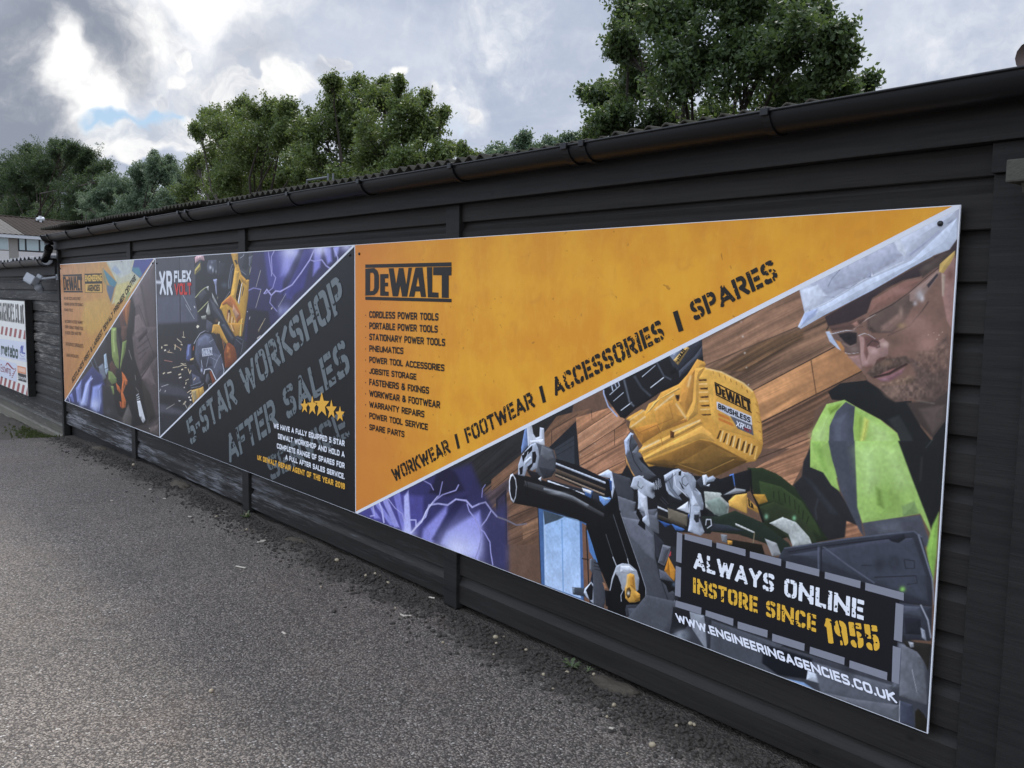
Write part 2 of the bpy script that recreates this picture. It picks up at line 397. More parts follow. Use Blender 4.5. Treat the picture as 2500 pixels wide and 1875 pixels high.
# ------------------------------------------------------------------ black timber shed
shed = empty('timber_shed', (-4.5, 0, -.28))
tag(shed, 'long low black timber shed with printed signs along its log-lap wall', 'shed')
def keep(o, p):                                    # parent without moving the world-space vertices
    o.parent = p; o.matrix_parent_inverse = Matrix.Translation(-Vector(p.location)); return o
XL, XR, XE = -9.06, .07, 2.3
def boards(xl, xr, z0, z1, pitch, y0, seed, wob=.002):
    mb = MB(); rn = random.Random(seed); z = z0; xs = list(np.linspace(xl, xr, 40))
    while z < z1-1e-6:
        t = min(z+pitch, z1); d = rn.uniform(-wob, wob); ph = rn.uniform(0, 9)
        pr = [(y0+.034, z), (y0+.003, z), (y0, z+.003), (y0, z+pitch*.66), (y0+.003, z+pitch*.70), (y0+.010, z+pitch*.77), (y0+.017, z+pitch*.86), (y0+.020, z+pitch*.94), (y0+.021, z+pitch)]
        pr = [(a, min(b, t)) for a, b in pr]
        mb.extrude_x(pr, xs, yo=lambda x, zz, d=d, ph=ph: d+.0016*math.sin(x*1.7+ph)); z += pitch
    return mb
keep(boards(XL, XR, -.245, 1.545, .1318, .026, 1).build('wall_cladding', M_CLAD), shed)
keep(boards(XR+.301, XE, -.245, 1.545, .1318, .026, 2).build('wall_cladding', M_CLAD), shed)
mb = MB(); mb.box((XL, .075, -.75), (XE, .1, 1.66)); mb.box((XL, .1, -.75), (XL+.04, 5, 1.66)); mb.box((XE-.04, .1, -.75), (XE, 5, 1.66)); mb.box((XL+.04, 4.96, -.75), (XE-.04, 5, 1.82))
keep(mb.build('backing_wall', M_TRIM), shed)
for xc in (-2.2, -4.47, -6.77):
    mb = MB(); mb.box((xc-.05, .007, -.268), (xc+.05, .05, 1.544), bev=.003); keep(mb.build('batten', M_TRIM), shed)
mb = MB(); mb.box((XL-.035, -.002, -.40), (XL+.03, .06, 1.545), bev=.003); keep(mb.build('corner_board', M_TRIM), shed)
mb = MB(); mb.box((XR, .012, -.75), (XR+.30, .074, 1.4705), bev=.003); keep(mb.build('corner_board', M_TRIM), shed)
mb = MB(); mb.box((XR+.105, -.010, -.75), (XR+.22, .0118, 1.42), bev=.003); keep(mb.build('door_post', M_TRIM), shed)
mb = MB(); mb.box((XL-.05, -.03, 1.545), (XE+.04, .02, 1.69), bev=.002); mb.box((XR+.0, -.006, 1.4712), (XR+.31, .074, 1.5445), bev=.002); keep(mb.build('fascia', M_TRIM), shed)
# corrugated roof, sheet by sheet
def corrugated(x0, x1, y0, y1, z0, slope, pitch, amp, sheet, seed, sq=False, rise=0.0):
    mb = MB(); rn = random.Random(seed); x = x0; k = 0
    while x < x1:
        w = min(sheet+.06, x1-x+.02); n = max(6, int(w/pitch*(10 if not sq else 12))); xs = [x+w*i/n for i in range(n+1)]
        dz = .007*(k % 2)+rn.uniform(0, .006); dy = rn.uniform(-.012, .012); til = rn.uniform(-.002, .002)
        ys = [y0+dy, y0+dy+.25, (y0+y1)/2, y1]
        k0 = len(mb.V)
        def prof(xx):
            c = math.cos(2*math.pi*(xx-x0)/pitch)
            return amp*(max(-1, min(1, c*2.2)) if sq else c)
        for t in (0, -.007):
            for y in ys:
                for xx in xs: mb.V.append((xx, y, z0+dz+til*(xx-x)-rise*xx+(y-y0)*slope+prof(xx)+t))
        m = len(xs)
        for j in range(len(ys)-1):
            for i in range(m-1):
                a = k0+j*m+i; mb.F.append([a, a+1, a+m+1, a+m]); b = a+m*len(ys); mb.F.append([b+m, b+m+1, b+1, b])
        for i in range(m-1):
            a = k0+i; b = a+m*len(ys); mb.F.append([b, b+1, a+1, a])
        for j in range(len(ys)-1):
            for a in (k0+j*m, k0+j*m+m-1): b = a+m*len(ys); mb.F.append([a, a+m, b+m, b])
        x += sheet; k += 1
    return mb
keep(corrugated(-9.55, .14, -.05, 5.15, 1.691, .040, .0755, .0110, .76, 5, False, .0092).build('corrugated_roof', M_ROOF, None, True), shed)
keep(corrugated(.26, XE+.06, -.05, 5.15, 1.690, .036, .0755, .0110, .76, 6).build('corrugated_roof', M_ROOF, None, True), shed)
mb = MB(); mb.tube([(.20, -.15, 1.702), (.20, .5, 1.726), (.20, 5.1, 1.90)], .034, 14); keep(mb.build('verge_roll', flat('brown_verge_roll', '4c413c', .8, .3, .3, 20), None, True), shed)
def gutter(xl, xr, yc, zt, r, mat):
    mb = MB(); n = 12; pr = []
    for i in range(n+1): a = math.pi+math.pi*i/n; pr.append((yc+r*math.cos(a), zt+r*math.sin(a)))
    pr = [(yc-r-.007, zt-.002), (yc-r-.007, zt+.004), (yc-r, zt+.005)]+pr
    inn = [(yc+(r-.004)*math.cos(2*math.pi-math.pi*i/n), zt+(r-.004)*math.sin(2*math.pi-math.pi*i/n)) for i in range(n+1)]
    mb.extrude_x(pr+inn, [xl+(xr-xl)*i/24 for i in range(25)], closed=True, caps=True, yo=lambda x, z: .0022*math.sin(x*2.1+.4))
    return mb.build('gutter', mat, None, True)
def bracket(x, yc, zt, r, w, mat, parent, name='gutter_bracket'):
    mb = MB(); n = 12; pr = []; q = r+.006
    for i in range(n+1): a = math.pi*.97+math.pi*1.03*i/n; pr.append((yc+q*math.cos(a), zt+q*math.sin(a)))
    pr2 = [(yc+(r+.0012)*math.cos(math.pi*2-math.pi*1.03*i/n), zt+(r+.0012)*math.sin(math.pi*2-math.pi*1.03*i/n)) for i in range(n+1)]
    mb.extrude_x(pr+pr2, [x-w/2, x+w/2], closed=True, caps=True)
    mb.box((x-w/2, yc-r-.013, zt-.012), (x+w/2, yc-r+.006, zt+.010), bev=.002)
    mb.box((x-w/2, yc+r+.0005, zt-.06), (x+w/2, yc+r+.008, zt+.02))
    return keep(mb.build(name, mat, None, False), parent)
gut = keep(gutter(-9.06, XE+.1, -.093, 1.679, .056, M_GUT), shed)
class P0:                                         # parent inverse for a part of a part (gutter geometry is in world space)
    pass
def keep2(o, part, root): o.parent = part; o.matrix_parent_inverse = Matrix.Identity(4); return o
def brackets(xs, yc, zt, r, mat, part):
    for x, w in xs:
        mb = MB(); n = 12; q = r+.006
        pr = [(yc+q*math.cos(math.pi*.97+math.pi*1.03*i/n), zt+q*math.sin(math.pi*.97+math.pi*1.03*i/n)) for i in range(n+1)]
        pr += [(yc+(r+.0012)*math.cos(math.pi*2-math.pi*1.03*i/n), zt+(r+.0012)*math.sin(math.pi*2-math.pi*1.03*i/n)) for i in range(n+1)]
        mb.extrude_x(pr, [x-w/2, x+w/2], closed=True, caps=True)
        mb.box((x-w/2, yc-r-.013, zt-.012), (x+w/2, yc-r+.006, zt+.010), bev=.002)
        keep2(mb.build('gutter_bracket', mat, None, False), part, None)
brackets([(-9.045, .022), (-8.79, .024), (-8.08, .024), (-7.34, .024), (-6.57, .024), (-5.81, .024), (-5.13, .024), (-4.99, .024), (-4.26, .024), (-3.484, .024), (-2.734, .024), (-1.996, .024), (-1.312, .03), (-1.224, .024), (-.488, .026)], -.093, 1.679, .056, M_GUT, gut)
mb = MB(); mb.tube([(-8.98, -.093, 1.63), (-8.98, -.093, 1.57), (-9.02, -.088, 1.545), (-9.15, -.085, 1.475), (-9.22, -.085, 1.445)], .036, 12)
mb.tube([(-8.98, -.093, 1.622), (-8.98, -.093, 1.59)], .043, 12); mb.tube([(-9.0, -.09, 1.562), (-9.04, -.088, 1.535)], .042, 12)
keep(mb.build('downpipe', M_GUT, None, True), shed)

# ------------------------------------------------------------------ lower shed at the far left
low_shed = empty('worn_shed', (-11, 0, -.5)); tag(low_shed, 'lower worn black shed with peeling boards, joined to the far end of the long shed', 'shed')
X0, X1 = -16.0, -9.1
keep(boards(X0, X1, -.60, 1.30, .1158, .022, 4, .003).build('wall_cladding', M_CLAD2), low_shed)
mb = MB(); mb.box((X0, .07, -.9), (X1, .10, 1.44)); mb.box((X0, .1, -.9), (X0+.04, 4, 1.5)); mb.box((X0+.04, 3.96, -.9), (X1, 4, 1.5)); keep(mb.build('backing_wall', M_TRIM), low_shed)
mb = MB(); mb.box((X0, -.02, 1.29), (X1-.01, .021, 1.445), bev=.002); keep(mb.build('fascia', M_TRIM), low_shed)
keep(corrugated(X0, X1+.0, -.06, 4.1, 1.478, .018, .20, .014, 1.0, 8, True).build('corrugated_roof', M_ROOF2, None, False), low_shed)
gut2 = keep(gutter(X0, -9.12, -.085, 1.445, .058, M_GUT2), low_shed)
brackets([(-9.27, .03), (-10.09, .024), (-11.0, .024), (-11.9, .024), (-12.8, .024), (-13.7, .024)], -.085, 1.445, .058, M_GUT, gut2)

# ------------------------------------------------------------------ printed signs: lettering engine
def fillet(pts, r):
    out = [pts[0]]
    for i in range(1, len(pts)-1):
        p, a, b = np.array(pts[i]), np.array(pts[i-1]), np.array(pts[i+1])
        da, db = a-p, b-p; la, lb = np.hypot(*da), np.hypot(*db); q = min(r, la*.5, lb*.5)
        s, e = p+da/la*q, p+db/lb*q
        for t in (0, .33, .67, 1): out.append(tuple((1-t)**2*s+2*t*(1-t)*p+t*t*e))
    return out+[pts[-1]]
# glyph: width, curved strokes (rounded corners), straight strokes, diagonal strokes, stencil cut positions ('s' beside the stem, 'm' in the middle)
GL = {'A': (.68, [], [[(.2, .26), (.8, .26)]], [(0, 0, .5, 1), (1, 0, .5, 1)], ''),
'B': (.6, [[(0, 1), (.95, 1), (.95, .53), (0, .53)], [(0, .53), (1, .53), (1, 0), (0, 0)]], [[(0, 0), (0, 1)]], [], 's'),
'C': (.58, [[(1, .76), (1, 1), (0, 1), (0, 0), (1, 0), (1, .24)]], [], [], 'm'),
'D': (.6, [[(0, 1), (1, 1), (1, 0), (0, 0)]], [[(0, 0), (0, 1)]], [], 's'),
'E': (.52, [], [[(0, 0), (0, 1)], [(0, 1), (1, 1)], [(0, .5), (.88, .5)], [(0, 0), (1, 0)]], [], 's'),
'F': (.5, [], [[(0, 0), (0, 1)], [(0, 1), (1, 1)], [(0, .47), (.88, .47)]], [], 's'),
'G': (.6, [[(1, .84), (1, 1), (0, 1), (0, 0), (1, 0), (1, .42)]], [[(1, .42), (.6, .42)]], [], 'm'),
'H': (.62, [], [[(0, 0), (0, 1)], [(1, 0), (1, 1)], [(0, .5), (1, .5)]], [], 's'),
'I': (0, [], [[(0, 0), (0, 1)]], [], ''), 'J': (.46, [[(1, 1), (1, 0), (0, 0), (0, .28)]], [], [], ''),
'K': (.62, [], [[(0, 0), (0, 1)]], [(.08, .46, 1, 1), (.3, .6, 1, 0)], 's'),
'L': (.5, [], [[(0, 0), (0, 1)], [(0, 0), (1, 0)]], [], ''),
'M': (.84, [], [[(0, 0), (0, 1)], [(1, 0), (1, 1)]], [(0, 1, .5, .1), (1, 1, .5, .1)], ''),
'N': (.72, [], [[(0, 0), (0, 1)], [(1, 0), (1, 1)]], [(0, .94, 1, .06)], ''),
'O': (.62, [[(.5, 1), (0, 1), (0, 0), (1, 0), (1, 1), (.5, 1)]], [], [], 'm'),
'P': (.58, [[(0, 1), (1, 1), (1, .42), (0, .42)]], [[(0, 0), (0, 1)]], [], 's'),
'Q': (.62, [[(.5, 1), (0, 1), (0, 0), (1, 0), (1, 1), (.5, 1)]], [], [(.6, .3, 1, 0)], 'm'),
'R': (.6, [[(0, 1), (1, 1), (1, .45), (0, .45)]], [[(0, 0), (0, 1)]], [(.5, .45, 1, 0)], 's'),
'S': (.58, [[(1, .85), (1, 1), (0, 1), (0, .51), (1, .51), (1, 0), (0, 0), (0, .15)]], [], [], 'm'),
'T': (.56, [], [[(0, 1), (1, 1)], [(.5, 0), (.5, 1)]], [], ''),
'U': (.6, [[(0, 1), (0, 0), (1, 0), (1, 1)]], [], [], ''),
'V': (.66, [], [], [(0, 1, .5, 0), (1, 1, .5, 0)], ''),
'W': (.94, [], [], [(0, 1, .26, 0), (.26, 0, .5, .95), (.5, .95, .74, 0), (.74, 0, 1, 1)], ''),
'X': (.64, [], [], [(0, 0, 1, 1), (0, 1, 1, 0)], ''),
'Y': (.64, [], [[(.5, 0), (.5, .42)]], [(0, 1, .5, .42), (1, 1, .5, .42)], ''),
'Z': (.58, [], [[(0, 1), (1, 1)], [(0, 0), (1, 0)]], [(0, 0, 1, 1)], ''),
'&': (.68, [[(1, .45), (1, 0), (0, 0), (0, .55), (.8, .55), (.8, 1), (.12, 1), (.12, .7), (1, 0)]], [], [], ''),
'-': (.34, [], [[(0, .48), (1, .48)]], [], ''), '.': (0, [], [[(0, 0), (0, .001)]], [], ''), "'": (0, [], [[(0, .85), (0, 1)]], [], ''), '*': (0, [], [[(0, .3), (0, .7)]], [], ''),
'0': (.56, [[(.5, 1), (0, 1), (0, 0), (1, 0), (1, 1), (.5, 1)]], [], [], 'm'), '1': (.3, [], [[(1, 0), (1, 1)], [(0, .82), (1, 1)]], [], ''),
'2': (.56, [[(0, .84), (0, 1), (1, 1), (1, .5), (0, .45), (0, 0)]], [[(0, 0), (1, 0)]], [], 'm'),
'3': (.56, [[(0, .85), (0, 1), (1, 1), (1, .52), (.35, .52)], [(.35, .52), (1, .52), (1, 0), (0, 0), (0, .15)]], [], [], ''),
'5': (.56, [[(0, .58), (1, .58), (1, 0), (0, 0), (0, .15)]], [[(0, .58), (0, 1)], [(0, 1), (.95, 1)]], [], 's'),
'8': (.58, [[(.5, 1), (0, 1), (0, .53), (1, .53), (1, 1), (.5, 1)], [(.5, .53), (0, .53), (0, 0), (1, 0), (1, .53), (.5, .53)]], [], [], ''),
'9': (.56, [[(1, .45), (0, .45), (0, 1), (1, 1), (1, 0), (.25, 0)]], [], [], 'm'),
'a': (.5, [[(.1, .7), (1, .7), (1, 0)], [(1, .4), (0, .4), (0, 0), (1, 0)]], [], [], ''), 'b': (.52, [[(0, .7), (1, .7), (1, 0), (0, 0)]], [[(0, 0), (0, 1)]], [], ''),
'e': (.52, [[(0, .36), (1, .36), (1, .7), (0, .7), (0, 0), (.95, 0)]], [], [], ''), 'm': (.8, [[(0, .7), (.5, .7), (.5, 0)], [(.5, .7), (1, .7), (1, 0)]], [[(0, 0), (0, .7)]], [], ''),
't': (.36, [[(.3, 1), (.3, 0), (1, 0)]], [[(0, .7), (1, .7)]], [], ''), 'o': (.52, [[(.5, .7), (0, .7), (0, 0), (1, 0), (1, .7), (.5, .7)]], [], [], ''),
's': (.46, [[(1, .7), (0, .7), (0, .37), (1, .37), (1, 0), (0, 0)]], [], [], ''), 'w': (.72, [], [], [(0, .7, .26, 0), (.26, 0, .5, .68), (.5, .68, .74, 0), (.74, 0, 1, .7)], ''),
'i': (0, [], [[(0, 0), (0, .7)], [(0, .95), (0, 1)]], [], ''), 'n': (.52, [[(0, .7), (1, .7), (1, 0)]], [[(0, 0), (0, .7)]], [], ''),
'g': (.52, [[(1, .05), (0, .05), (0, .7), (1, .7), (1, -.25), (.1, -.25)]], [], [], ''), 'r': (.36, [[(0, .5), (0, .7), (1, .7)]], [[(0, 0), (0, .7)]], [], '')}
def seg(X, Y, ax, ay, bx, by, h, ea, eb):
    L = math.hypot(bx-ax, by-ay)+1e-9; dx, dy = (bx-ax)/L, (by-ay)/L
    u = (X-ax)*dx+(Y-ay)*dy; w = np.abs(-(X-ax)*dy+(Y-ay)*dx)
    c = np.hypot(np.maximum(0, np.maximum(-u, u-L)), w)-h         # round ends
    if ea is None and eb is None: return c
    lo = -ea if ea is not None else -1e9; hi = L+eb if eb is not None else 1e9
    b = np.maximum(w-h, np.maximum(lo-u, u-hi))                     # cut ends
    if ea is None: return np.where(u < 0, c, b)
    if eb is None: return np.where(u > L, c, b)
    return b
def text_field(s, aspect, t, st, N):
    """signed field of a line of lettering; letters are 1 high, the line is `aspect` long"""
    sp, gap = .11, .34
    base = sum(gap if c == ' ' else GL[c][0] for c in s); fixed = sum(0 if c == ' ' else (t if GL[c][0] == 0 else 0) for c in s)+sp*(len(s)-1)
    k = (aspect-fixed)/base if base > 0 else 1
    if k < .35: f = aspect/(base*.5+fixed); k = .5*f; sp *= f; t = min(t, .3*f+.05)
    tt = min(t, .36*k*.6+.02) if base > 0 else t
    n = int(math.ceil(aspect*N))+4; m = N+4+(int(.4*N) if 'g' in s else 0); y0 = -2/N-(.4 if 'g' in s else 0)
    X, Y = np.meshgrid((np.arange(n)-2)/N, y0+np.arange(m)/N); S = np.full(X.shape, 9.0); x = 0; cuts = []
    for c in s:
        if c == ' ': cuts.append(x+gap*k*.5); x += gap*k+sp; continue
        w, cur, stg, dia, cut = GL[c]; wd = w*k if w else t; h = tt/2 if w else t/2
        i0, i1 = max(0, int((x-.2)*N)), min(n, int((x+wd+.25)*N)+4); XX, YY = X[:, i0:i1]-x, Y[:, i0:i1]; d = np.full(XX.shape, 9.0)
        q = lambda p: (h+p[0]*max(wd-2*h, 0), h+p[1]*(1-2*h))
        for pl_ in cur:
            pp = fillet([q(p) for p in pl_], .2); closed = pl_[0] == pl_[-1]
            pp = [p for i, p in enumerate(pp) if i == 0 or math.hypot(p[0]-pp[i-1][0], p[1]-pp[i-1][1]) > 1e-4]
            for i in range(len(pp)-1):
                d = np.minimum(d, seg(XX, YY, *pp[i], *pp[i+1], h, 0 if i == 0 and not closed else None, 0 if i == len(pp)-2 and not closed else None))
        for a, b in stg: d = np.minimum(d, seg(XX, YY, *q(a), *q(b), h, h, h))
        for ax, ay, bx, by in dia:
            a, b = q((ax, ay)), q((bx, by)); e = seg(XX, YY, *a, *b, h, h if ay in (0, 1, .7) else 0, h if by in (0, 1, .7) else 0)
            d = np.minimum(d, np.maximum(e, np.maximum(YY-1, -YY)))
        if st and cut:
            xc = wd/2 if cut == 'm' else 2*h+.035
            d = np.maximum(d, .032-np.abs(XX-xc+(.12*(YY-.5) if cut == 'm' else 0)))
        if st: d = np.maximum(d, (fbm(XX*7+x*5+3, YY*9+len(s), 3)-.70)*.35)
        S[:, i0:i1] = np.minimum(S[:, i0:i1], d); x += wd+sp
    return X, Y, S, cuts
def march(X, Y, S):
    """flat polygons that fill S < 0"""
    V = []; F = []; key = {}
    def vert(k, x, y):
        if k not in key: key[k] = len(V); V.append((x, y))
        return key[k]
    I = S < 0; c = I[:-1, :-1].astype(int)+I[:-1, 1:]+I[1:, 1:]+I[1:, :-1]
    for j in range(c.shape[0]):
        row = np.where(c[j] > 0)[0]; run = None
        for i in row:
            if c[j, i] == 4:
                if run is not None and run[1] == i: run[1] = i+1
                else:
                    if run: F.append([vert((j, run[0]), X[j, run[0]], Y[j, 0]), vert((j, run[1]), X[j, run[1]], Y[j, 0]), vert((j+1, run[1]), X[j, run[1]], Y[j+1, 0]), vert((j+1, run[0]), X[j, run[0]], Y[j+1, 0])])
                    run = [i, i+1]
                continue
            cs = [(j, i), (j, i+1), (j+1, i+1), (j+1, i)]; f = []
            for q in range(4):
                a, b = cs[q], cs[(q+1) % 4]; sa, sb = S[a], S[b]
                if sa < 0: f.append(vert(a, X[a], Y[a]))
                if (sa < 0) != (sb < 0):
                    t = sa/(sa-sb); f.append(vert(('e',)+tuple(sorted((a, b))), X[a]+t*(X[b]-X[a]), Y[a]+t*(Y[b]-Y[a])))
            if len(f) > 2: F.append(f)
        if run: F.append([vert((j, run[0]), X[j, run[0]], Y[j, 0]), vert((j, run[1]), X[j, run[1]], Y[j, 0]), vert((j+1, run[1]), X[j, run[1]], Y[j+1, 0]), vert((j+1, run[0]), X[j, run[0]], Y[j+1, 0])])
    return V, F
LAY = .0005
def on_sign(name, V2, F, ox, y, mat, parent):           # V2 in millimetres from the sign's bottom left corner
    V = [((ox+x)/1000, y, z/1000) for x, z in V2]; F2 = []
    for f in F:                                          # all faces look towards -Y
        a = sum((V[f[i]][0]*V[f[(i+1) % len(f)]][2]-V[f[(i+1) % len(f)]][0]*V[f[i]][2]) for i in range(len(f))); F2.append(f if a > 0 else f[::-1])
    return keep(mesh(name, V, F2, mat), parent)
def ink(hexc, rough=.42): return flat('print_ink_'+hexc, hexc, rough, .3, .06, 60)
def lettering(s, P, hexc, t, st, N, name, ox, y, parent):
    p0, p1, p2 = np.array(P[:2]), np.array(P[2:4]), np.array(P[4:6]); a, b = p1-p0, p2-p0; asp = np.hypot(*a)/np.hypot(*b)
    X, Y, S, cuts = text_field(s, asp, t, st, N); V, F = march(X, Y, S)
    e = [-9]+cuts+[99]
    for lo, hi in zip(e[:-1], e[1:]):                    # every word is a part of its own
        ff = [f for f in F if lo <= V[f[0]][0] < hi]; ids = sorted({i for f in ff for i in f}); rm = {i: q for q, i in enumerate(ids)}
        if ff: on_sign(name, [tuple(p0+a*(V[i][0]/asp)+b*V[i][1]) for i in ids], [[rm[i] for i in f] for f in ff], ox, y, ink(hexc), parent)
LOGO = [('o', [0.0, 1.0, 0.996, 0.989, 0.996, 0.89, -0.0, 0.904]),
('o', [0.0, 0.092, 1.0, 0.085, 1.0, 0.0, 0.0, 0.0]),
('o', [-0.0, 0.879, 0.116, 0.894, 0.157, 0.818, 0.176, 0.695, 0.176, 0.326, 0.158, 0.223, 0.116, 0.139, 0.0, 0.122]),
('h', [0.062, 0.76, 0.1, 0.763, 0.116, 0.696, 0.116, 0.346, 0.101, 0.259, 0.062, 0.249]),
('o', [0.191, 0.723, 0.294, 0.723, 0.294, 0.603, 0.25, 0.603, 0.251, 0.49, 0.289, 0.49, 0.289, 0.385, 0.251, 0.384, 0.251, 0.246, 0.297, 0.24, 0.297, 0.123, 0.192, 0.126]),
('o', [0.296, 0.876, 0.357, 0.877, 0.388, 0.45, 0.419, 0.877, 0.473, 0.875, 0.507, 0.43, 0.533, 0.879, 0.572, 0.877, 0.518, 0.113, 0.459, 0.114, 0.437, 0.41, 0.41, 0.116, 0.347, 0.117]),
('o', [0.612, 0.879, 0.69, 0.878, 0.731, 0.116, 0.676, 0.113, 0.665, 0.258, 0.612, 0.257, 0.599, 0.113, 0.538, 0.114]),
('h', [0.641, 0.643, 0.62, 0.389, 0.658, 0.389]),
('o', [0.737, 0.879, 0.796, 0.88, 0.798, 0.24, 0.864, 0.234, 0.865, 0.107, 0.751, 0.109]),
('o', [0.806, 0.879, 0.997, 0.876, 0.997, 0.664, 0.969, 0.665, 0.971, 0.105, 0.899, 0.105, 0.897, 0.67, 0.806, 0.677])]
def logo(P, hexc, ox, y, parent, name='logo'):
    p0 = np.array(P[:2]); a = np.array(P[2:4])-p0; b = np.array(P[4:6])-p0; V = []; F = []; i = 0
    while i < len(LOGO):
        rings = [LOGO[i][1]]; i += 1
        while i < len(LOGO) and LOGO[i][0] == 'h': rings.append(LOGO[i][1]); i += 1
        pts = [[Vector((*(p0+a*r[k]+b*r[k+1]), 0)) for k in range(0, len(r), 2)] for r in rings]
        k = len(V); V += [(v.x, v.y) for r in pts for v in r]; F += [[k+q for q in f] for f in tessellate_polygon(pts)]
    return on_sign(name, V, F, ox, y, ink(hexc), parent)
def flatpolys(name, polys, hexc, ox, y, parent):
    V = []; F = []
    for r in polys:
        pts = [Vector((r[k], r[k+1], 0)) for k in range(0, len(r), 2)]; k = len(V); V += [(v.x, v.y) for v in pts]; F += [[k+q for q in f] for f in tessellate_polygon([pts])]
    return on_sign(name, V, F, ox, y, ink(hexc), parent)
def printmat(name):
    m, h, b = newmat(name); at = h.n('ShaderNodeAttribute', attribute_name='Col'); h.put(b.inputs['Base Color'], at.outputs['Color'])
    b.inputs['Roughness'].default_value = .36; b.inputs['Specular IOR Level'].default_value = .3; return m
M_PRINT = printmat('printed_picture')
def orangemat():
    """printed orange plaster texture, a little redder towards the panel's left edge"""
    m, h, b = newmat('printed_orange_plaster'); co = obco(h); s = h.n('ShaderNodeSeparateXYZ'); h.put(s.inputs[0], co)
    n = h.noise(co, 4.5, 7, .6); n2 = h.noise(h.v('MULTIPLY', co, (30, 1, 9)), 1.0, 6, .7, .5); n3 = h.noise(h.v('MULTIPLY', co, (9, 1, 9)), 1.5, 5, .6, .8)
    c = h.mix(h.step(n, .35, .68), c4('d6902a'), c4('e2a22f'))
    c = h.mix(h.m('MULTIPLY', h.step(n2, .46, .78), .32), c, c4('e6b04a')); c = h.mix(h.m('MULTIPLY', h.step(n3, .56, .75), .28), c, c4('c07a34'))
    c = h.mix(h.m('MULTIPLY', h.step(s.outputs[0], .95, .0), .8), c, c4('cb7a36'))
    v = h.n('ShaderNodeTexVoronoi'); v.inputs['Scale'].default_value = 17; h.put(v.inputs['Vector'], h.v('ADD', co, h.v('SCALE', h.noise(co, 8, 3, .5, out=1), .15)))
    sp = h.step(v.outputs['Distance'], .11, .05); c = h.mix(h.m('MULTIPLY', sp, .55), c, c4('8f5a24'))
    sp2 = h.step(h.noise(co, 11, 4, .7, 1.2), .69, .74); c = h.mix(h.m('MULTIPLY', sp2, .5), c, c4('a5602a'))
    h.put(b.inputs['Base Color'], c); b.inputs['Roughness'].default_value = .45; b.inputs['Specular IOR Level'].default_value = .2; return m
M_ORANGE = orangemat()
M_BLACKF = flat('printed_dark_concrete', '191a1c', .4, .22, .35, 9)
M_BOARD = flat('white_sign_board', 'd9dce2', .45, .35, .04, 20)
M_SCREW = flat('black_screw_cap', '121316', .35, .5, .1, 50)
def picture(ops, W_, H_, res, kx, ox, y, parent, clip, M=6):
    xs, ys, A = paint(ops, W_, H_, res, kx)
    nx, ny = len(xs), len(ys); X, Y = np.meshgrid(xs, ys)
    keepv = clip(X, Y); cell = keepv[:-1, :-1] & keepv[1:, :-1] & keepv[:-1, 1:] & keepv[1:, 1:]
    idx = np.arange(nx*ny).reshape(ny, nx)
    q = np.stack([idx[:-1, :-1], idx[:-1, 1:], idx[1:, 1:], idx[1:, :-1]], -1)[cell]
    used = np.unique(q); rm = np.full(nx*ny, -1, np.int64); rm[used] = np.arange(len(used)); q = rm[q]
    V = np.stack([(ox+X)/1000, np.full(X.shape, y), Y/1000], -1).reshape(-1, 3)[used].astype(np.float32)
    me = bpy.data.meshes.new('printed_photograph'); me.vertices.add(len(V)); me.vertices.foreach_set('co', V.ravel())
    me.loops.add(q.size); me.loops.foreach_set('vertex_index', q.ravel().astype(np.int32)); me.polygons.add(len(q))
    me.polygons.foreach_set('loop_start', np.arange(0, q.size, 4, dtype=np.int32)); me.update(calc_edges=True)
    ca = me.attributes.new('Col', 'FLOAT_COLOR', 'POINT'); c = np.ones((len(V), 4), np.float32); c[:, :3] = s2l(A.reshape(-1, 3)[used]); ca.data.foreach_set('color', c.ravel())
    return keep(link('printed_photograph', me, M_PRINT), parent)
ART = {}
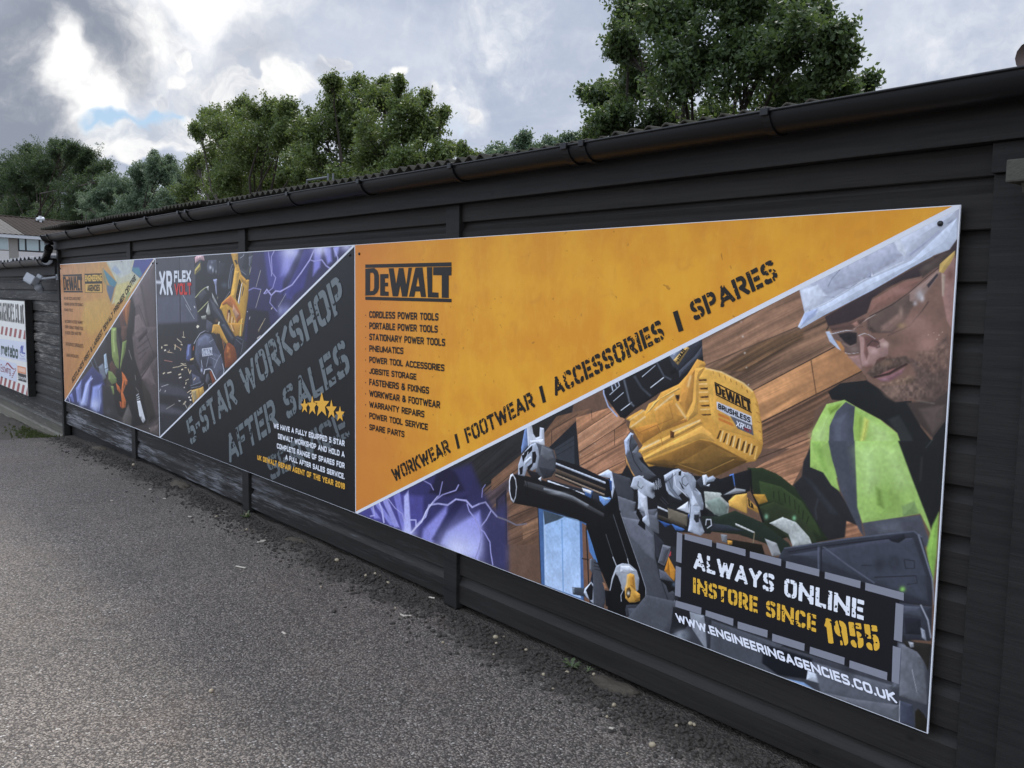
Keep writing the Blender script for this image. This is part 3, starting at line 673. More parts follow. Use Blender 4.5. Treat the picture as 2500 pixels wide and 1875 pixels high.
ART[1] = '''
P 6b4f3e 1.32 -36,-11,2316,1063,3103,1458,3215,-309,1114,-201
P 26282c 8.35 1993,353,2979,380,2983,-36,2012,-151
P 262526 3.47 331,167,1643,770,1629,700,1328,483,1084,317,958,187,400,46 wood=-0.807,-0.590,.25
P 15151a 1.84 583,219,999,445,996,447,580,221
P 15151a 1.81 682,215,1104,486,1100,488,679,218
P 15151a 1.77 778,205,1223,529,1220,530,774,207
P 15151a 1.74 871,209,1310,522,1306,524,866,211
P 15151a 1.72 960,200,1320,481,1317,483,956,202
P 15151a 1.64 1044,334,1629,722,1627,724,1040,336
P 574649 4.58 958,187,1328,483,1339,411,1264,349,1272,-16,1112,-57,1087,187 wood=0.836,0.548,.3
P 75533c 1.18 1345,515,1472,612,1546,691,1736,743,1664,683,1521,576,1478,564,1321,437,1146,324,1145,373 wood=0.838,0.545,.3
P 835d44 1 1473,566,1519,634,1664,702,1658,679,1516,569,1484,529 wood=0.837,0.547,.3
P 785640 1 1147,254,1265,346,1324,302,1451,306,1449,159,1150,91 wood=0.858,0.514,.3
P 674a38 1 1257,230,1445,328,1449,272,1258,178 wood=0.881,0.473,.3
P 8c664a 1 1352,215,1449,269,1450,219,1358,159 wood=0.876,0.483,.3
P 2e221d 1 1258,229,1446,317,1445,319,1257,231
P 2e221d 1 1259,177,1450,275,1448,276,1258,179
P 2e221d 1 1260,129,1451,222,1450,223,1259,130
P 2e221d 1 1147,327,1270,414,1397,502,1474,566,1472,567,1395,503,1268,416,1145,328
P aa7652 1 1655,698,1848,761,1906,712,1931,680,1901,637,1911,568,1944,529,1774,498,1678,510,1658,604 wood=0.849,0.528,.35
P c08963 1 1666,637,1849,746,1906,720,1875,690,1674,569 wood=0.856,0.517,.3
P 9d6e4f 1 1674,569,1855,676,1914,713,1917,640,1678,514 wood=0.851,0.526,.35
P a8734f 1 1855,679,1910,715,1915,680,1856,652 wood=0.852,0.524,.3
P aa7757 1 1678,514,1909,636,1911,568,1774,501 wood=0.872,0.490,.3
P 3a2a22 1 1667,636,1846,744,1844,745,1665,637
P 3a2a22 1 1675,568,1860,679,1911,711,1909,713,1858,680,1674,570
P 3a2a22 1 1679,516,1909,638,1908,639,1678,518
P 3a2a22 1 1775,500,1916,574,1914,575,1773,502
P 2c211c 1 1854,677,1857,619,1859,620,1857,678
P 2c211c 1 1733,734,1739,698,1741,698,1736,734
P 3a2a22 1 1518,634,1517,576,1520,576,1521,634
P 3a2a22 1 1520,633,1664,710,1663,712,1518,635
P 4d3a2c 1 1676,541,1908,667,1907,668,1675,542
P b5896a 1.09 1669,627,1842,733,1841,734,1668,628
P b08468 1.09 1678,560,1852,663,1851,664,1676,561
P 1c1f25 1 1502,561,1655,685,1681,508,1643,511,1551,519,1540,556
P 33383f 1 1535,562,1646,628,1652,516,1551,522
P 22262c 1.14 1546,556,1648,611,1645,613,1544,558
P 22262c 1.14 1551,537,1648,589,1646,592,1549,540
P 25222f 1.25 1177,295,1247,353,1257,115,1189,100
P 353048 1.25 1188,290,1236,330,1246,113,1197,102
P 1d2330 1.57 1442,326,1784,307,1825,1,1473,-1
P 46699c 1.59 1449,309,1722,305,1717,2,1475,4
P 9dbfe8 1.59 1478,303,1685,309,1703,7,1495,5 grad=b4cbea,1583,259,1600,-16
P 3e4c58 2.11 1478,306,1690,304,1607,308,1566,285,1488,250
P 6f9bd0 2.64 1584,289,1601,3,1606,4,1589,290
P bcd2ee 2.7 1486,244,1501,9,1506,10,1491,245
P 7c5642 1.54 1699,301,1747,288,1773,180,1752,95,1747,-10,1720,6
P 1a1d22 1.54 1719,288,1743,35,1749,37,1725,289
P 4f7cb8 1.52 1726,278,1738,286,1804,165,1773,169,1741,201
P 2a1f1a 1.54 1703,161,1741,165,1742,169,1704,166
P 986f53 1.21 2226,1028,2592,1196,2610,1080,2680,1103,2248,932 wood=0.904,0.428,.3
P 795942 1.22 2242,934,2684,1116,2711,1020,2435,869,2338,910 wood=0.883,0.469,.5
P 654930 5.69 2291,921,2454,1024,2606,1067,2607,1041,2415,930 wood=0.887,0.463,.5
P cf915b 1.16 2429,869,2731,1034,2821,936,2806,963,2477,777 wood=0.877,0.481,.25 grad=a57247,2562,941,2775,957
P 8d6449 1.19 2466,776,2710,910,2737,908,2657,835,2643,720,2449,692 wood=0.867,0.498,.5
P c08761 1.21 2441,621,2651,757,2631,679,2590,596,2508,568 wood=0.886,0.463,.4
P 4a382c 2.03 2249,935,2683,1114,2682,1116,2248,937
P 33251d 1.19 2435,869,2711,1022,2710,1025,2434,872
P 33251d 1.17 2475,775,2807,964,2805,967,2473,778
P 5e4029 1 2633,983,2657,877,2660,877,2636,984
P 3a291f 1.21 2467,662,2645,750,2644,752,2466,664
P bc815d 1.14 2766,471,2772,529,2812,541,2828,494 wood=0.926,0.377,.4
G d8d0c4 0.9 2394,1038,0.25821,0.012176,0.013743,-0.30932
G d8d0c4 0.9 2404,987,0.25908,0.012265,0.018164,-0.30909
G c8c0b4 0.8 2412,942,0.30287,0.014375,0.025708,-0.3602
G d8d0c4 0.9 2422,889,0.3037,0.014463,0.030966,-0.35981
G b8a090 0.8 2386,1083,0.30064,0.014139,0.011574,-0.36127
G c8b8a4 0.8 1755,643,0.29354,0.0095554,0.053327,-0.40964
G c8b8a4 0.8 1758,612,0.29362,0.0095721,0.056242,-0.40918
G c8b8a4 0.8 1762,572,0.29382,0.0096008,0.060022,-0.40865
G b8a894 0.8 1675,628,0.28293,0.0087061,0.052685,-0.40206
G b8a894 0.8 1684,558,0.28333,0.0087601,0.059157,-0.40119
G b8a894 0.8 1687,518,0.28336,0.0087749,0.062793,-0.40057
P 35326e 20.6 -20,-8,728,336,998,420,1105,294,1218,201,1232,0 grad=2a2850,400,76,1187,271
P 4a4690 13.4 11,6,399,180,632,207,633,80,557,6,146,2
P 1b1838 11 774,385,889,363,957,294,822,243,680,231
P 8b8ad8 5.45 190,88,233,104,400,13,338,7
P 9c9ae0 6.07 269,118,311,141,427,15,380,5
P 7c7acc 5.97 372,160,426,192,495,7,453,-2
P b6b6ee 6.57 466,177,505,213,532,0,467,-6
P 8c8ad8 6.94 146,64,176,66,247,23,190,11
P 8886d4 13.9 633,51,823,201,823,160,707,-4,621,-2
P 1c1a44 9.87 891,242,979,271,824,92,767,10,707,17
P 8e8ee0 13.3 824,78,1065,222,1088,122,1058,3,778,12
G b4b4ec 0.8 938,48,0.0047439,6.7527e-05,0.0022247,-0.0098521
G dcdef8 1 933,30,0.006916,9.7604e-05,0.0035576,-0.015527
G c8caf4 0.8 506,-2,0.01281,6.0964e-05,0.0065901,-0.030342
G a4a4e6 0.6 992,101,0.0083777,0.00012933,0.0025081,-0.011513
P 3a3862 23.1 1096,215,1246,283,1262,1,1172,-9,1110,22
P a9a6d8 2.48 545,12,588,60,657,111,687,172,753,191,830,199,893,238,965,245,1010,223,1067,251,1062,257,1013,233,971,254,889,245,827,207,753,199,675,177,644,113,577,64,532,14
P 8f8cb8 2.32 1066,251,1104,264,1143,238,1184,217,1192,223,1152,244,1108,273,1063,257
P 77717f 2.81 1187,217,1246,216,1314,208,1381,229,1380,234,1316,215,1249,223,1190,224
P d0cef2 1.91 530,5,625,83,662,141,715,193,756,228,748,231,707,195,652,142,615,85,521,8
P 9a96cc 1.84 714,192,790,241,893,280,916,312,908,313,887,284,785,245,708,196
P 8c88c0 1.87 714,186,768,238,791,305,783,305,760,239,708,188
P 9794c8 1.76 1143,242,1108,193,1067,151,1073,99,1058,50,1032,4,1041,4,1067,50,1082,100,1076,151,1116,191,1151,241
P 9a98d4 1.77 970,235,987,205,1030,180,1063,141,1095,134,1136,99,1142,55,1158,3,1166,6,1150,58,1144,102,1101,139,1070,146,1038,185,994,209,978,239
P b4b2e6 2.06 226,101,254,69,275,5,290,9,269,74,241,107
P a8a6e0 2.09 169,76,183,28,145,17,147,10,197,25,182,79
P a8a6e0 2 300,145,383,101,449,85,463,51,470,54,457,88,389,105,307,149
P 8c88c0 1.89 623,282,689,272,713,249,720,253,695,277,627,287
P 8480b8 1.75 1083,284,1087,323,1107,345,1102,347,1081,323,1076,283
P b8b6ea 1.31 466,57,565,77,565,51,575,53,575,85,466,63
P 1b1c20 1.42 1938,587,2160,630,2173,307,1888,351,1869,478
P 1a1b1e 1 1736,436,1876,519,2051,557,2325,577,2365,494,2297,388,2157,364,2067,351,1884,298,1738,373
P 17181c 1 1791,820,2231,1026,2245,951,2152,871,2065,832,2016,801,1957,766,1905,724,1882,725,1811,788 bev=.45,9
P 30333c 1 2088,969,2155,995,2178,1008,2201,1010,2235,1026,2238,1002,2207,964,2143,911,2118,924 bev=.45,9
P 8d97ac 1.09 2096,967,2159,994,2171,999,2122,943,2101,961 bev=.45,9
P c09a52 1 2119,946,2173,997,2185,989,2140,931 bev=.45,9
P 2a241c 1.08 2133,939,2175,984,2172,986,2130,940
P 3b3f48 1.07 2143,911,2207,964,2238,1001,2241,969,2189,923,2148,889 bev=.45,9
P 9fb0d4 1.58 1793,817,1793,803,1819,757,1866,724,1871,728,1824,760,1800,804,1799,817
P 2b2e35 1 1819,829,1878,861,1878,841,1838,814 bev=.45,9
P c9d3e6 1 1833,837,1840,817,1845,818,1837,838
P c9d3e6 1 1849,845,1859,829,1862,830,1853,846
P c9d3e6 1 1865,853,1873,837,1877,838,1868,854
P cfd6e2 1 1828,800,1877,838,1875,840,1826,802
P cfd6e2 1 1847,779,1896,815,1894,817,1845,780
P dfe4ec 1 1885,749,1938,784,1935,786,1883,751
P cfd6e2 1 1982,878,2042,923,2040,924,1980,880
P dfe4ec 1 2022,843,2081,884,2078,886,2019,845
P a8b0be 1 1963,901,2003,915,2002,917,1962,903
P 5d626c 3.08 1891,861,1921,784,1945,769,1951,774,1929,788,1900,864
P 3d4149 3.79 1939,877,1976,837,2020,812,2027,818,1984,843,1949,882
P 4a4f59 2.95 2041,934,2077,888,2111,877,2114,883,2082,892,2048,937
P 0c0d10 1.09 2103,908,2130,922,2135,907,2111,896 bev=.45,9
P 4a4d55 1 1904,640,1925,670,1934,677,1970,639,1949,613,1990,579,2060,541,2027,523,1957,518,1920,569 bev=.45,9
P a9b6cf 1.16 1904,644,1934,677,1951,673,1930,644,1932,611,1914,591 bev=.45,9
P c08a4a 1.17 1903,620,1912,591,1943,542,1966,519,1953,524,1918,565 bev=.45,9
P 24262b 1.16 1936,668,1929,627,1953,576,1990,542,1993,545,1957,578,1933,628,1941,668
P 5f636c 1 1943,606,1970,636,1989,596,1977,587 bev=.45,9
P d79a3c 1 2219,956,2249,949,2255,940,2250,931,2310,923,2400,895,2442,870,2459,839,2477,770,2484,710,2478,683,2459,654,2422,643,2307,579,2251,573,2172,585,2058,577,2025,568,2003,585,1989,609,1973,613,1994,639,1979,650,1947,686,1926,693,1932,717,1910,721,1923,732,1983,765,2000,761,2016,788,2049,805,2069,832,2145,867,2182,904 bev=.28,14
P b87a2e 1.84 1946,692,2061,729,2181,762,2189,747,2079,699,1988,642 grad=d08c3a,1969,665,2165,754 bev=.28,14
P cf9038 1.37 2052,731,2042,778,2123,812,2181,759,2074,699 bev=.28,14
P a0662a 1 1978,682,2127,749,2108,795,2107,794,2124,750,1977,684
P a0662a 1 1950,695,1979,678,1980,679,1951,697
P 8f5a26 1 2056,715,2074,692,2076,693,2058,716
P e2ae5a 1.37 2001,748,2041,797,2145,858,2153,852,2066,809,2022,763 bev=.28,14
P f0c987 2.83 1929,718,1998,762,1994,765,1926,721
P f0cf92 3.3 1935,694,2003,740,1999,743,1931,697
P f0cf92 3.19 2045,767,2128,829,2124,833,2040,770
P 7a4a1e 1.35 2130,828,2150,833,2157,812,2139,810 bev=.28,14
P 241a12 1 2134,830,2146,831,2149,818,2139,817 bev=.28,14
P efc480 3.58 2133,799,2178,754,2184,758,2138,803
P cc8c38 2.21 2182,904,2216,928,2210,900,2215,864,2206,814,2180,771,2147,808,2161,859 bev=.28,14
P eec27c 4.42 2191,900,2180,862,2188,861,2198,899
P dba043 1.32 2212,925,2250,931,2229,890,2230,777,2189,747,2181,762,2206,814 bev=.28,14
P dfa348 1.36 1975,620,2128,699,2242,760,2249,748,2128,680,2089,656,1989,606 bev=.28,14
P f6dca4 3.26 1990,623,2069,665,2066,669,1987,627
P f2d192 2.68 2121,699,2240,754,2238,758,2118,703
P 5a3414 1.36 2115,707,2133,703,2132,684,2116,682 bev=.28,14
P a36a28 1 2072,679,2083,651,2086,652,2074,680
P e0a548 1.8 2085,649,2247,739,2289,717,2305,694,2245,696,2169,663,2106,636,2003,585,1996,597 bev=.28,14
P 8c6126 2.21 2007,582,2114,630,2238,692,2287,692,2357,672,2429,650,2422,643,2307,579,2251,573,2172,585,2058,577 grad=6e4c1f,2090,611,2324,597 bev=.28,14
P 7a5724 1.75 2156,599,2291,683,2393,656,2265,585 bev=.28,14
P b08440 1.32 2151,597,2265,584,2380,647,2379,649,2265,586,2152,599
P c99343 1.84 2003,584,2170,663,2168,664,2002,586
P 5f431c 3.68 2007,579,2091,604,2156,595,2132,579,2067,575 bev=.28,14
P e4aa45 1 2229,896,2254,928,2317,921,2403,892,2442,867,2454,839,2474,766,2481,715,2449,726,2325,739,2283,773,2273,845 bev=.2,9
P dca040 1 2286,885,2433,843,2438,803,2453,723,2318,738,2293,793 bev=.2,9
P f3cc83 1.9 2253,926,2316,919,2402,890,2437,868,2440,871,2405,894,2318,923,2254,930
P 4a2f12 1 2225,889,2259,894,2261,888,2231,885 bev=.2,9
P 4a2f12 1 2232,862,2266,867,2266,860,2238,858 bev=.2,9
P 4a2f12 1 2235,834,2269,840,2271,834,2241,830 bev=.2,9
P 4a2f12 1 2239,806,2274,812,2276,806,2246,802 bev=.2,9
P 4a2f12 1 2244,777,2283,782,2283,778,2251,773 bev=.2,9
P f0c274 1.63 2230,872,2264,876,2263,881,2230,877
P f0c274 1.63 2231,845,2269,850,2268,854,2231,850
P f0c274 1.63 2234,816,2272,821,2271,826,2234,821
P f0c274 1.64 2239,789,2277,795,2276,799,2239,794
P a8702c 1 2283,921,2287,912,2289,913,2285,922
P a8702c 1 2307,917,2311,905,2314,906,2309,917
P a8702c 1 2330,909,2335,898,2337,899,2333,910
P a8702c 1 2352,902,2356,891,2359,892,2355,903
P a8702c 1 2374,894,2378,884,2381,885,2377,895
P a8702c 1 2395,885,2399,874,2402,875,2398,886
P 8a5a22 1 2415,872,2419,864,2422,865,2418,874
P b3762e 1 2449,832,2458,824,2461,826,2452,834
P b3762e 1 2454,806,2465,799,2467,801,2456,809
P b3762e 1 2459,778,2469,773,2471,776,2461,780
P b3762e 1 2465,750,2474,745,2476,748,2467,752
P b3762e 1 2471,721,2479,720,2480,722,2472,724
P 50340f 1 2320,733,2327,734,2316,705,2308,704 bev=.2,9
P 50340f 1 2344,727,2351,728,2340,696,2333,695 bev=.2,9
P 50340f 1 2367,721,2374,723,2365,689,2358,688 bev=.2,9
P 50340f 1 2391,716,2398,717,2390,682,2382,684 bev=.2,9
P 50340f 1 2412,710,2420,712,2410,679,2403,678 bev=.2,9
P 50340f 1 2429,704,2438,705,2429,676,2422,675 bev=.2,9
P 50340f 1 2450,701,2457,702,2448,673,2441,672 bev=.2,9
P f2d08c 1.61 2331,734,2321,697,2326,697,2335,734
P f2d08c 1.6 2354,728,2347,692,2351,691,2358,728
P f2d08c 1.59 2378,724,2370,686,2375,686,2382,724
P f2d08c 1.58 2399,718,2394,680,2398,680,2403,718
P f2d08c 1.58 2420,713,2415,674,2419,674,2424,713
P f2d08c 1.57 2441,707,2436,669,2440,669,2445,707
P e8b55c 1.87 2461,702,2453,660,2458,659,2466,701
P c9ccd6 1 2303,825,2437,792,2442,765,2405,773,2357,783,2306,800
P 5b5d66 1 2357,785,2442,765,2449,733,2389,747
P d0782c 1 2311,789,2352,780,2360,769,2312,780
P d0782c 1 2313,774,2367,762,2374,751,2315,765
P 3c3f46 1 1848,521,1940,512,1959,462,1956,428,1879,438,1864,466 bev=.38,7
P c7d2e6 1 1773,495,1829,527,1848,521,1864,466,1852,422,1840,496 bev=.38,7
P 3d5d94 1.06 1785,424,1842,427,1824,396,1791,404 bev=.38,7
P 2a4f8e 1.05 1816,492,1849,487,1851,453,1823,431 bev=.38,7
P 141419 1 1546,525,1669,518,1829,489,1838,469,1847,432,1819,417,1543,454 bev=.38,7
P b8bfcc 1 1546,509,1829,477,1830,469,1546,501 bev=.38,7
P 54463a 1 1544,486,1818,454,1818,445,1545,470 bev=.38,7
P 8d7a66 1 1545,464,1814,433,1815,426,1545,457 bev=.38,7
P 0e0f13 1 1817,490,1837,487,1843,431,1819,420 bev=.38,7
P 23252b 1 1496,436,1734,429,1748,398,1497,410 bev=.38,7
P c9cfda 1 1501,432,1708,415,1712,408,1501,420 bev=.38,7
P 35598f 1 1707,437,1755,433,1743,400,1712,410 bev=.38,7
P 2b2d33 1 1751,429,1789,427,1786,399,1756,402 bev=.38,7
P 6f98d4 1 1785,420,1848,423,1836,402,1812,388,1790,403 bev=.38,7
P a9c4ec 1 1794,422,1840,418,1819,408 bev=.38,7
P e3e7ee 1 1694,435,1746,432,1743,419,1703,424 bev=.38,7
P 111113 1 1269,418,1347,428,1477,426,1645,420,1756,402,1816,374,1816,316,1725,303,1603,313,1518,316,1298,300,1265,339 bev=.38,7
P 3a3a3d 2.21 1358,406,1468,405,1646,395,1817,359,1813,346,1647,373,1478,380,1358,382 bev=.38,7
P 75787c 1.95 1478,397,1582,399,1646,395,1735,377,1727,366,1647,382,1554,384,1478,387 bev=.38,7
G a4a7ab 0.6 1564,391,0.017805,0.00050126,0.02546,-0.14078
P 050506 1 1350,418,1367,377,1367,344,1371,344,1371,378,1354,419
P 050506 1 1371,418,1379,379,1378,346,1382,346,1383,380,1375,419
P 101012 1 1274,416,1301,413,1312,374,1303,315,1287,301,1271,319,1266,359 bev=.38,7
P c9ccd4 1 1270,415,1286,423,1306,404,1314,371,1308,326,1295,301,1277,310,1263,345,1262,386 bev=.38,7
P 15151a 1 1275,406,1288,415,1302,397,1308,370,1304,332,1293,311,1279,321,1270,346,1268,387 bev=.38,7
P 6c86b8 1 1358,620,1373,635,1380,553,1340,514,1337,537 bev=.38,7
P b9bec9 1 1368,635,1397,647,1411,604,1426,591,1448,599,1449,636,1474,635,1480,567,1414,565,1380,547 bev=.38,7
P d0d4dc 1 1389,574,1472,592,1478,567,1414,565,1395,559 bev=.38,7
P 484b52 1 1424,571,1502,564,1531,555,1546,525,1545,473,1515,446,1477,433,1427,448,1445,523 bev=.38,7
P 606369 1.98 1463,565,1521,554,1536,523,1504,506,1455,524 bev=.38,7
P 2e3036 1.49 1446,477,1542,479,1524,450,1477,433 bev=.38,7
P a5adbb 1 1395,559,1427,571,1442,549,1448,517,1437,469,1407,454,1377,459,1362,424,1321,423,1320,464,1340,507 bev=.38,7
P 141519 1 1405,530,1425,536,1433,518,1426,490,1406,484 bev=.38,7
P 121317 1 1355,520,1405,557,1405,537,1356,496 bev=.38,7
P 121317 1 1340,507,1370,519,1351,479 bev=.38,7
P 121317 1 1377,466,1416,492,1407,471,1382,447 bev=.38,7
P 121317 1 1326,451,1351,465,1347,431,1332,425 bev=.38,7
P c0c8d6 1 1356,483,1396,512,1406,504,1361,467 bev=.38,7
P d5dbe6 1 1363,477,1382,527,1378,527,1359,477
P 1a1b1f 1 1372,452,1437,452,1467,431,1408,421 bev=.38,7
P d0d4dc 1 1443,427,1464,440,1462,420 bev=.38,7
P 0c0d10 1 1816,389,1852,420,1880,438,1985,281,1757,229,1720,296,1814,321 bev=.38,7
P 0d0e11 1 1722,300,1815,335,1887,392,2030,144,2026,43,1937,2,1843,-4,1849,78,1787,168 bev=.38,7
P 5d5f63 1 1824,284,1864,208,1866,209,1826,286
P 55575b 1 1858,365,1936,216,1939,217,1861,366
P c8ccd2 1 1861,207,1881,178,1884,180,1865,209
P c8ccd2 1 1934,218,1941,199,1944,200,1937,220
P 53565e 1 1896,381,2068,427,2075,345,2056,341,2067,253,2084,199,2122,169,2159,150,2159,93,2140,0,2084,4,2027,10,2027,126,1997,195 grad=3c3f46,1946,302,2108,49 bev=.38,7
P 5d6068 1 1879,438,1969,431,1962,396,2057,401,2073,424,2080,341,2055,342,2071,266,2018,294,1941,344,1890,388 bev=.38,7
P 666973 2.23 1904,365,1990,371,2053,326,2064,241,2025,255,1946,302 bev=.38,7
P 4a4d54 1.33 2028,91,2161,99,2140,0,2035,7 bev=.38,7
P a9adb6 1 1895,378,1929,313,1992,200,2025,134,2027,90,2029,91,2027,135,1994,201,1931,314,1897,379
P 2d2f34 1.1 2082,198,2129,112,2134,91,2138,93,2134,115,2086,201
P 9ca1a9 1 1882,179,1910,195,1946,201,1982,186,1995,159,1992,117,1973,100,1914,96,1901,120,1888,141,1879,148,1860,106,1853,82,1860,124 bev=.38,7
P c9ced6 1.37 1903,184,1946,195,1974,181,1943,164,1903,160 bev=.38,7
P 0f1013 1 1868,126,1879,148,1892,142,1909,113,1907,51,1933,4,1901,6,1859,13,1849,78 bev=.38,7
P c4c9d2 1 1855,79,1869,132,1888,174,1885,174,1866,132,1851,79
P c4c9d2 1 1913,53,1910,76,1923,101,1920,101,1907,76,1910,52
P 31343b 1 1936,47,2029,76,2027,10,1937,5,1932,28 bev=.38,7
P 4b4f58 1.36 1944,37,2018,58,2019,17,1953,12 bev=.38,7
P d39a3e 1 1936,159,1951,169,1971,168,1981,111,2001,104,2001,80,1978,68,1951,60,1931,70,1926,105,1933,125 bev=.38,7
P b87e2c 1 1951,160,1967,161,1977,113,1953,124 bev=.38,7
P f0c87c 1.14 1939,154,1931,110,1936,110,1944,155
P 4a3517 1 1937,108,1949,117,1957,107,1954,82,1943,73,1932,85 bev=.38,7
G e8e4da 0.9 1945,93,0.12564,0.0045658,0.031962,-0.11823
P a57428 1 1970,96,2001,95,1998,79,1974,70 bev=.38,7
P 43464d 1 1748,174,1774,177,1796,151,1814,119,1832,74,1830,23,1818,-2,1775,2,1766,62,1763,118,1747,133 bev=.38,7
P 6b6f77 1 1744,170,1756,176,1756,123,1745,132 bev=.38,7
P 15161a 1 1767,162,1791,161,1792,164,1768,165
P 15161a 1 1768,149,1800,151,1800,154,1768,152
P 15161a 1 1770,138,1804,140,1805,142,1771,140
P 3b4048 1 1652,38,1712,51,1734,60,1755,91,1768,76,1771,4,1726,20,1659,11 bev=.38,7
P b9c1cf 1 1721,50,1755,85,1766,78,1771,4,1735,19,1717,33 bev=.38,7
P 131418 1 1728,46,1755,82,1766,69,1764,18,1749,13 bev=.38,7
P 6a7684 1.22 1654,36,1668,39,1668,17,1655,13 bev=.38,7
P 0d0e12 1 1828,73,1857,77,1868,15,1834,15 bev=.38,7
P 9a6b4e 1 1814,100,1827,97,1840,82,1828,73 bev=.38,7
P 8e8e8a 1 2031,13,2087,18,2090,2,2029,0 bev=.38,7
P 1a1b1f 1 2056,344,2105,328,2138,307,2135,287,2109,229,2079,233,2067,253 bev=.38,7
P 2c2e35 1 2058,341,2105,314,2093,248,2071,254 bev=.38,7
P 6e7078 1 2098,307,2134,307,2129,277,2108,234,2079,239 bev=.38,7
P 53555d 1.31 2098,301,2128,299,2105,239,2082,243 bev=.38,7
P b0353a 1 2135,295,2136,275,2125,270 bev=.38,7
P d98f2c 1 2125,270,2159,230,2154,191,2135,201,2109,217 bev=.38,7
P b5721f 1 2125,267,2135,204,2109,220 bev=.38,7
P 565963 1 2083,217,2117,213,2150,188,2092,184 bev=.38,7
P 111215 1 2088,183,2150,188,2158,164,2130,145,2118,168 bev=.38,7
G 5b6f86 0.7 2152,180,0.11151,0.0045677,0.03058,-0.11645
P 25272c 1 2152,64,2179,104,2167,37,2139,6 bev=.38,7
P 8f959f 1 2156,126,2186,106,2179,84,2165,80 bev=.38,7
P 0c0d10 1 1931,501,1949,487,1959,456,1978,432,1971,391,1989,371,1981,353,2016,340,2015,373,1979,412,1959,462 bev=.38,7
P abb2be 1 1941,482,1953,518,1983,531,2009,521,2031,515,2052,512,2062,474,2046,458,2020,463,2027,409,2037,364,2033,355,2002,370,2002,380,2016,393,2010,405,1979,409,1980,433,1976,479,1959,476 bev=.38,7
P c9ced8 1.51 1976,475,2016,459,2027,395,1996,419 bev=.38,7
G aab4bc 0.95 1988,497,0.10424,0.0039205,0.013774,-0.079382
P 50545c 1 1976,509,1974,491,1992,482,2003,496,2001,497,1991,485,1977,493,1979,509
G 23252a 0.95 2049,488,0.069469,0.0027065,0.012995,-0.072836
P 6a6e76 1 2037,495,2048,500,2057,483,2059,484,2049,503,2036,497
P d8dde5 1 1980,521,2001,529,2000,532,1978,524
P 15161a 1 2048,531,2088,557,2122,447,2071,457,2054,473 bev=.38,7
P d5dae2 1 2047,516,2052,492,2054,493,2049,516
P d5dae2 1 2056,520,2063,496,2065,496,2058,521
P c0c6d0 1 2066,525,2073,502,2075,503,2068,526
P 9aa0ac 1 2075,531,2083,507,2085,507,2077,532
P b9c0cc 1 2047,517,2060,493,2063,494,2049,518
P b9c0cc 1 2057,525,2071,495,2073,496,2059,526
P a0a7b4 1 2067,534,2079,503,2081,504,2070,534
P 5a5f68 1 2079,464,2109,447,2110,448,2080,465
P 5a5f68 1 2087,472,2117,452,2118,453,2088,473
P aeb6c4 1 2093,548,2133,574,2157,582,2177,574,2216,571,2232,552,2229,530,2253,515,2266,481,2264,443,2249,434,2274,389,2259,373,2205,377,2211,413,2206,431,2208,488,2176,505,2137,469,2107,499 bev=.38,7
P 1a1b20 1 2112,490,2177,470,2174,460,2129,461 bev=.38,7
P 7a828f 1.46 2097,539,2133,564,2135,513,2177,476,2153,478,2115,503 bev=.38,7
P 0e0f12 1 2157,571,2169,578,2167,559,2157,559 bev=.38,7
P 0e0f12 1 2197,571,2216,568,2217,547,2201,556 bev=.38,7
P 0e0f12 1 2160,540,2168,535,2185,516,2175,517 bev=.38,7
P 4b5059 1 2112,541,2126,511,2159,485,2162,487,2128,513,2115,542
P d9dee8 1 2133,567,2145,521,2199,492,2201,494,2148,523,2137,568
G 9fa7b3 0.95 2186,544,0.0667,0.0028038,0.011258,-0.066129
P 3a3e46 1 2170,551,2173,532,2189,526,2203,541,2198,557,2183,563,2171,552,2173,551,2183,560,2196,555,2200,541,2188,529,2176,534,2173,552
P b9c0cc 1.42 2215,515,2250,509,2259,473,2221,466 bev=.38,7
P d3d8e2 1 2154,443,2201,478,2210,438,2178,442 bev=.38,7
P 3a5fa8 1.2 2202,434,2210,435,2207,419 bev=.38,7
P 23252a 1 2210,576,2228,523,2248,507,2251,510,2231,525,2214,578
P 35383f 1 2232,552,2262,579,2285,573,2286,543,2252,534 bev=.38,7
P d3d9e4 1 2256,575,2273,581,2281,570,2271,543,2289,553,2286,543,2263,545 bev=.38,7
P 9aa3b1 1 2274,568,2299,582,2311,575,2304,564,2274,555 bev=.38,7
P 121317 1 2252,459,2282,465,2286,447,2256,438 bev=.38,7
P 8e949e 1 2229,449,2252,456,2253,441,2246,421,2230,424 bev=.38,7
G 0f1013 0.9 2269,455,0.077486,0.0033933,0.018735,-0.094757
P 8f96a2 1 2177,571,2196,576,2212,571,2232,552,2230,521,2253,512,2264,480,2261,461,2239,482,2219,512,2206,532 bev=.38,7
P 2a2d33 1 2207,488,2212,458,2209,432,2208,413,2210,413,2212,432,2214,458,2209,489
P 5c616b 1 2190,500,2206,488,2211,464,2215,465,2210,489,2193,502
P 23262c 1 2229,439,2249,443,2250,418,2238,413,2228,423 bev=.38,7
G c9ced8 0.7 2220,478,0.06429,0.0027471,0.030133,-0.15937
G 6d727c 0.6 2254,410,0.10033,0.0043558,0.011138,-0.053331
P e4e8ee 1 2098,538,2126,561,2157,578,2156,580,2125,562,2097,539
P 3c4048 1 2109,530,2134,551,2146,562,2144,563,2133,552,2107,532
G 14161a 0.9 2102,528,0.20235,0.0081267,0.029448,-0.17256
P 1a1a1c 1 2068,449,2202,434,2204,390,2193,381,2070,391 bev=.38,7
P c3c8d0 1 2070,437,2199,417,2199,413,2070,430 bev=.38,7
P 6b6252 1 2114,439,2202,431,2200,392,2119,401 bev=.38,7
P 3a342c 1 2073,408,2192,397,2193,384,2074,395 bev=.38,7
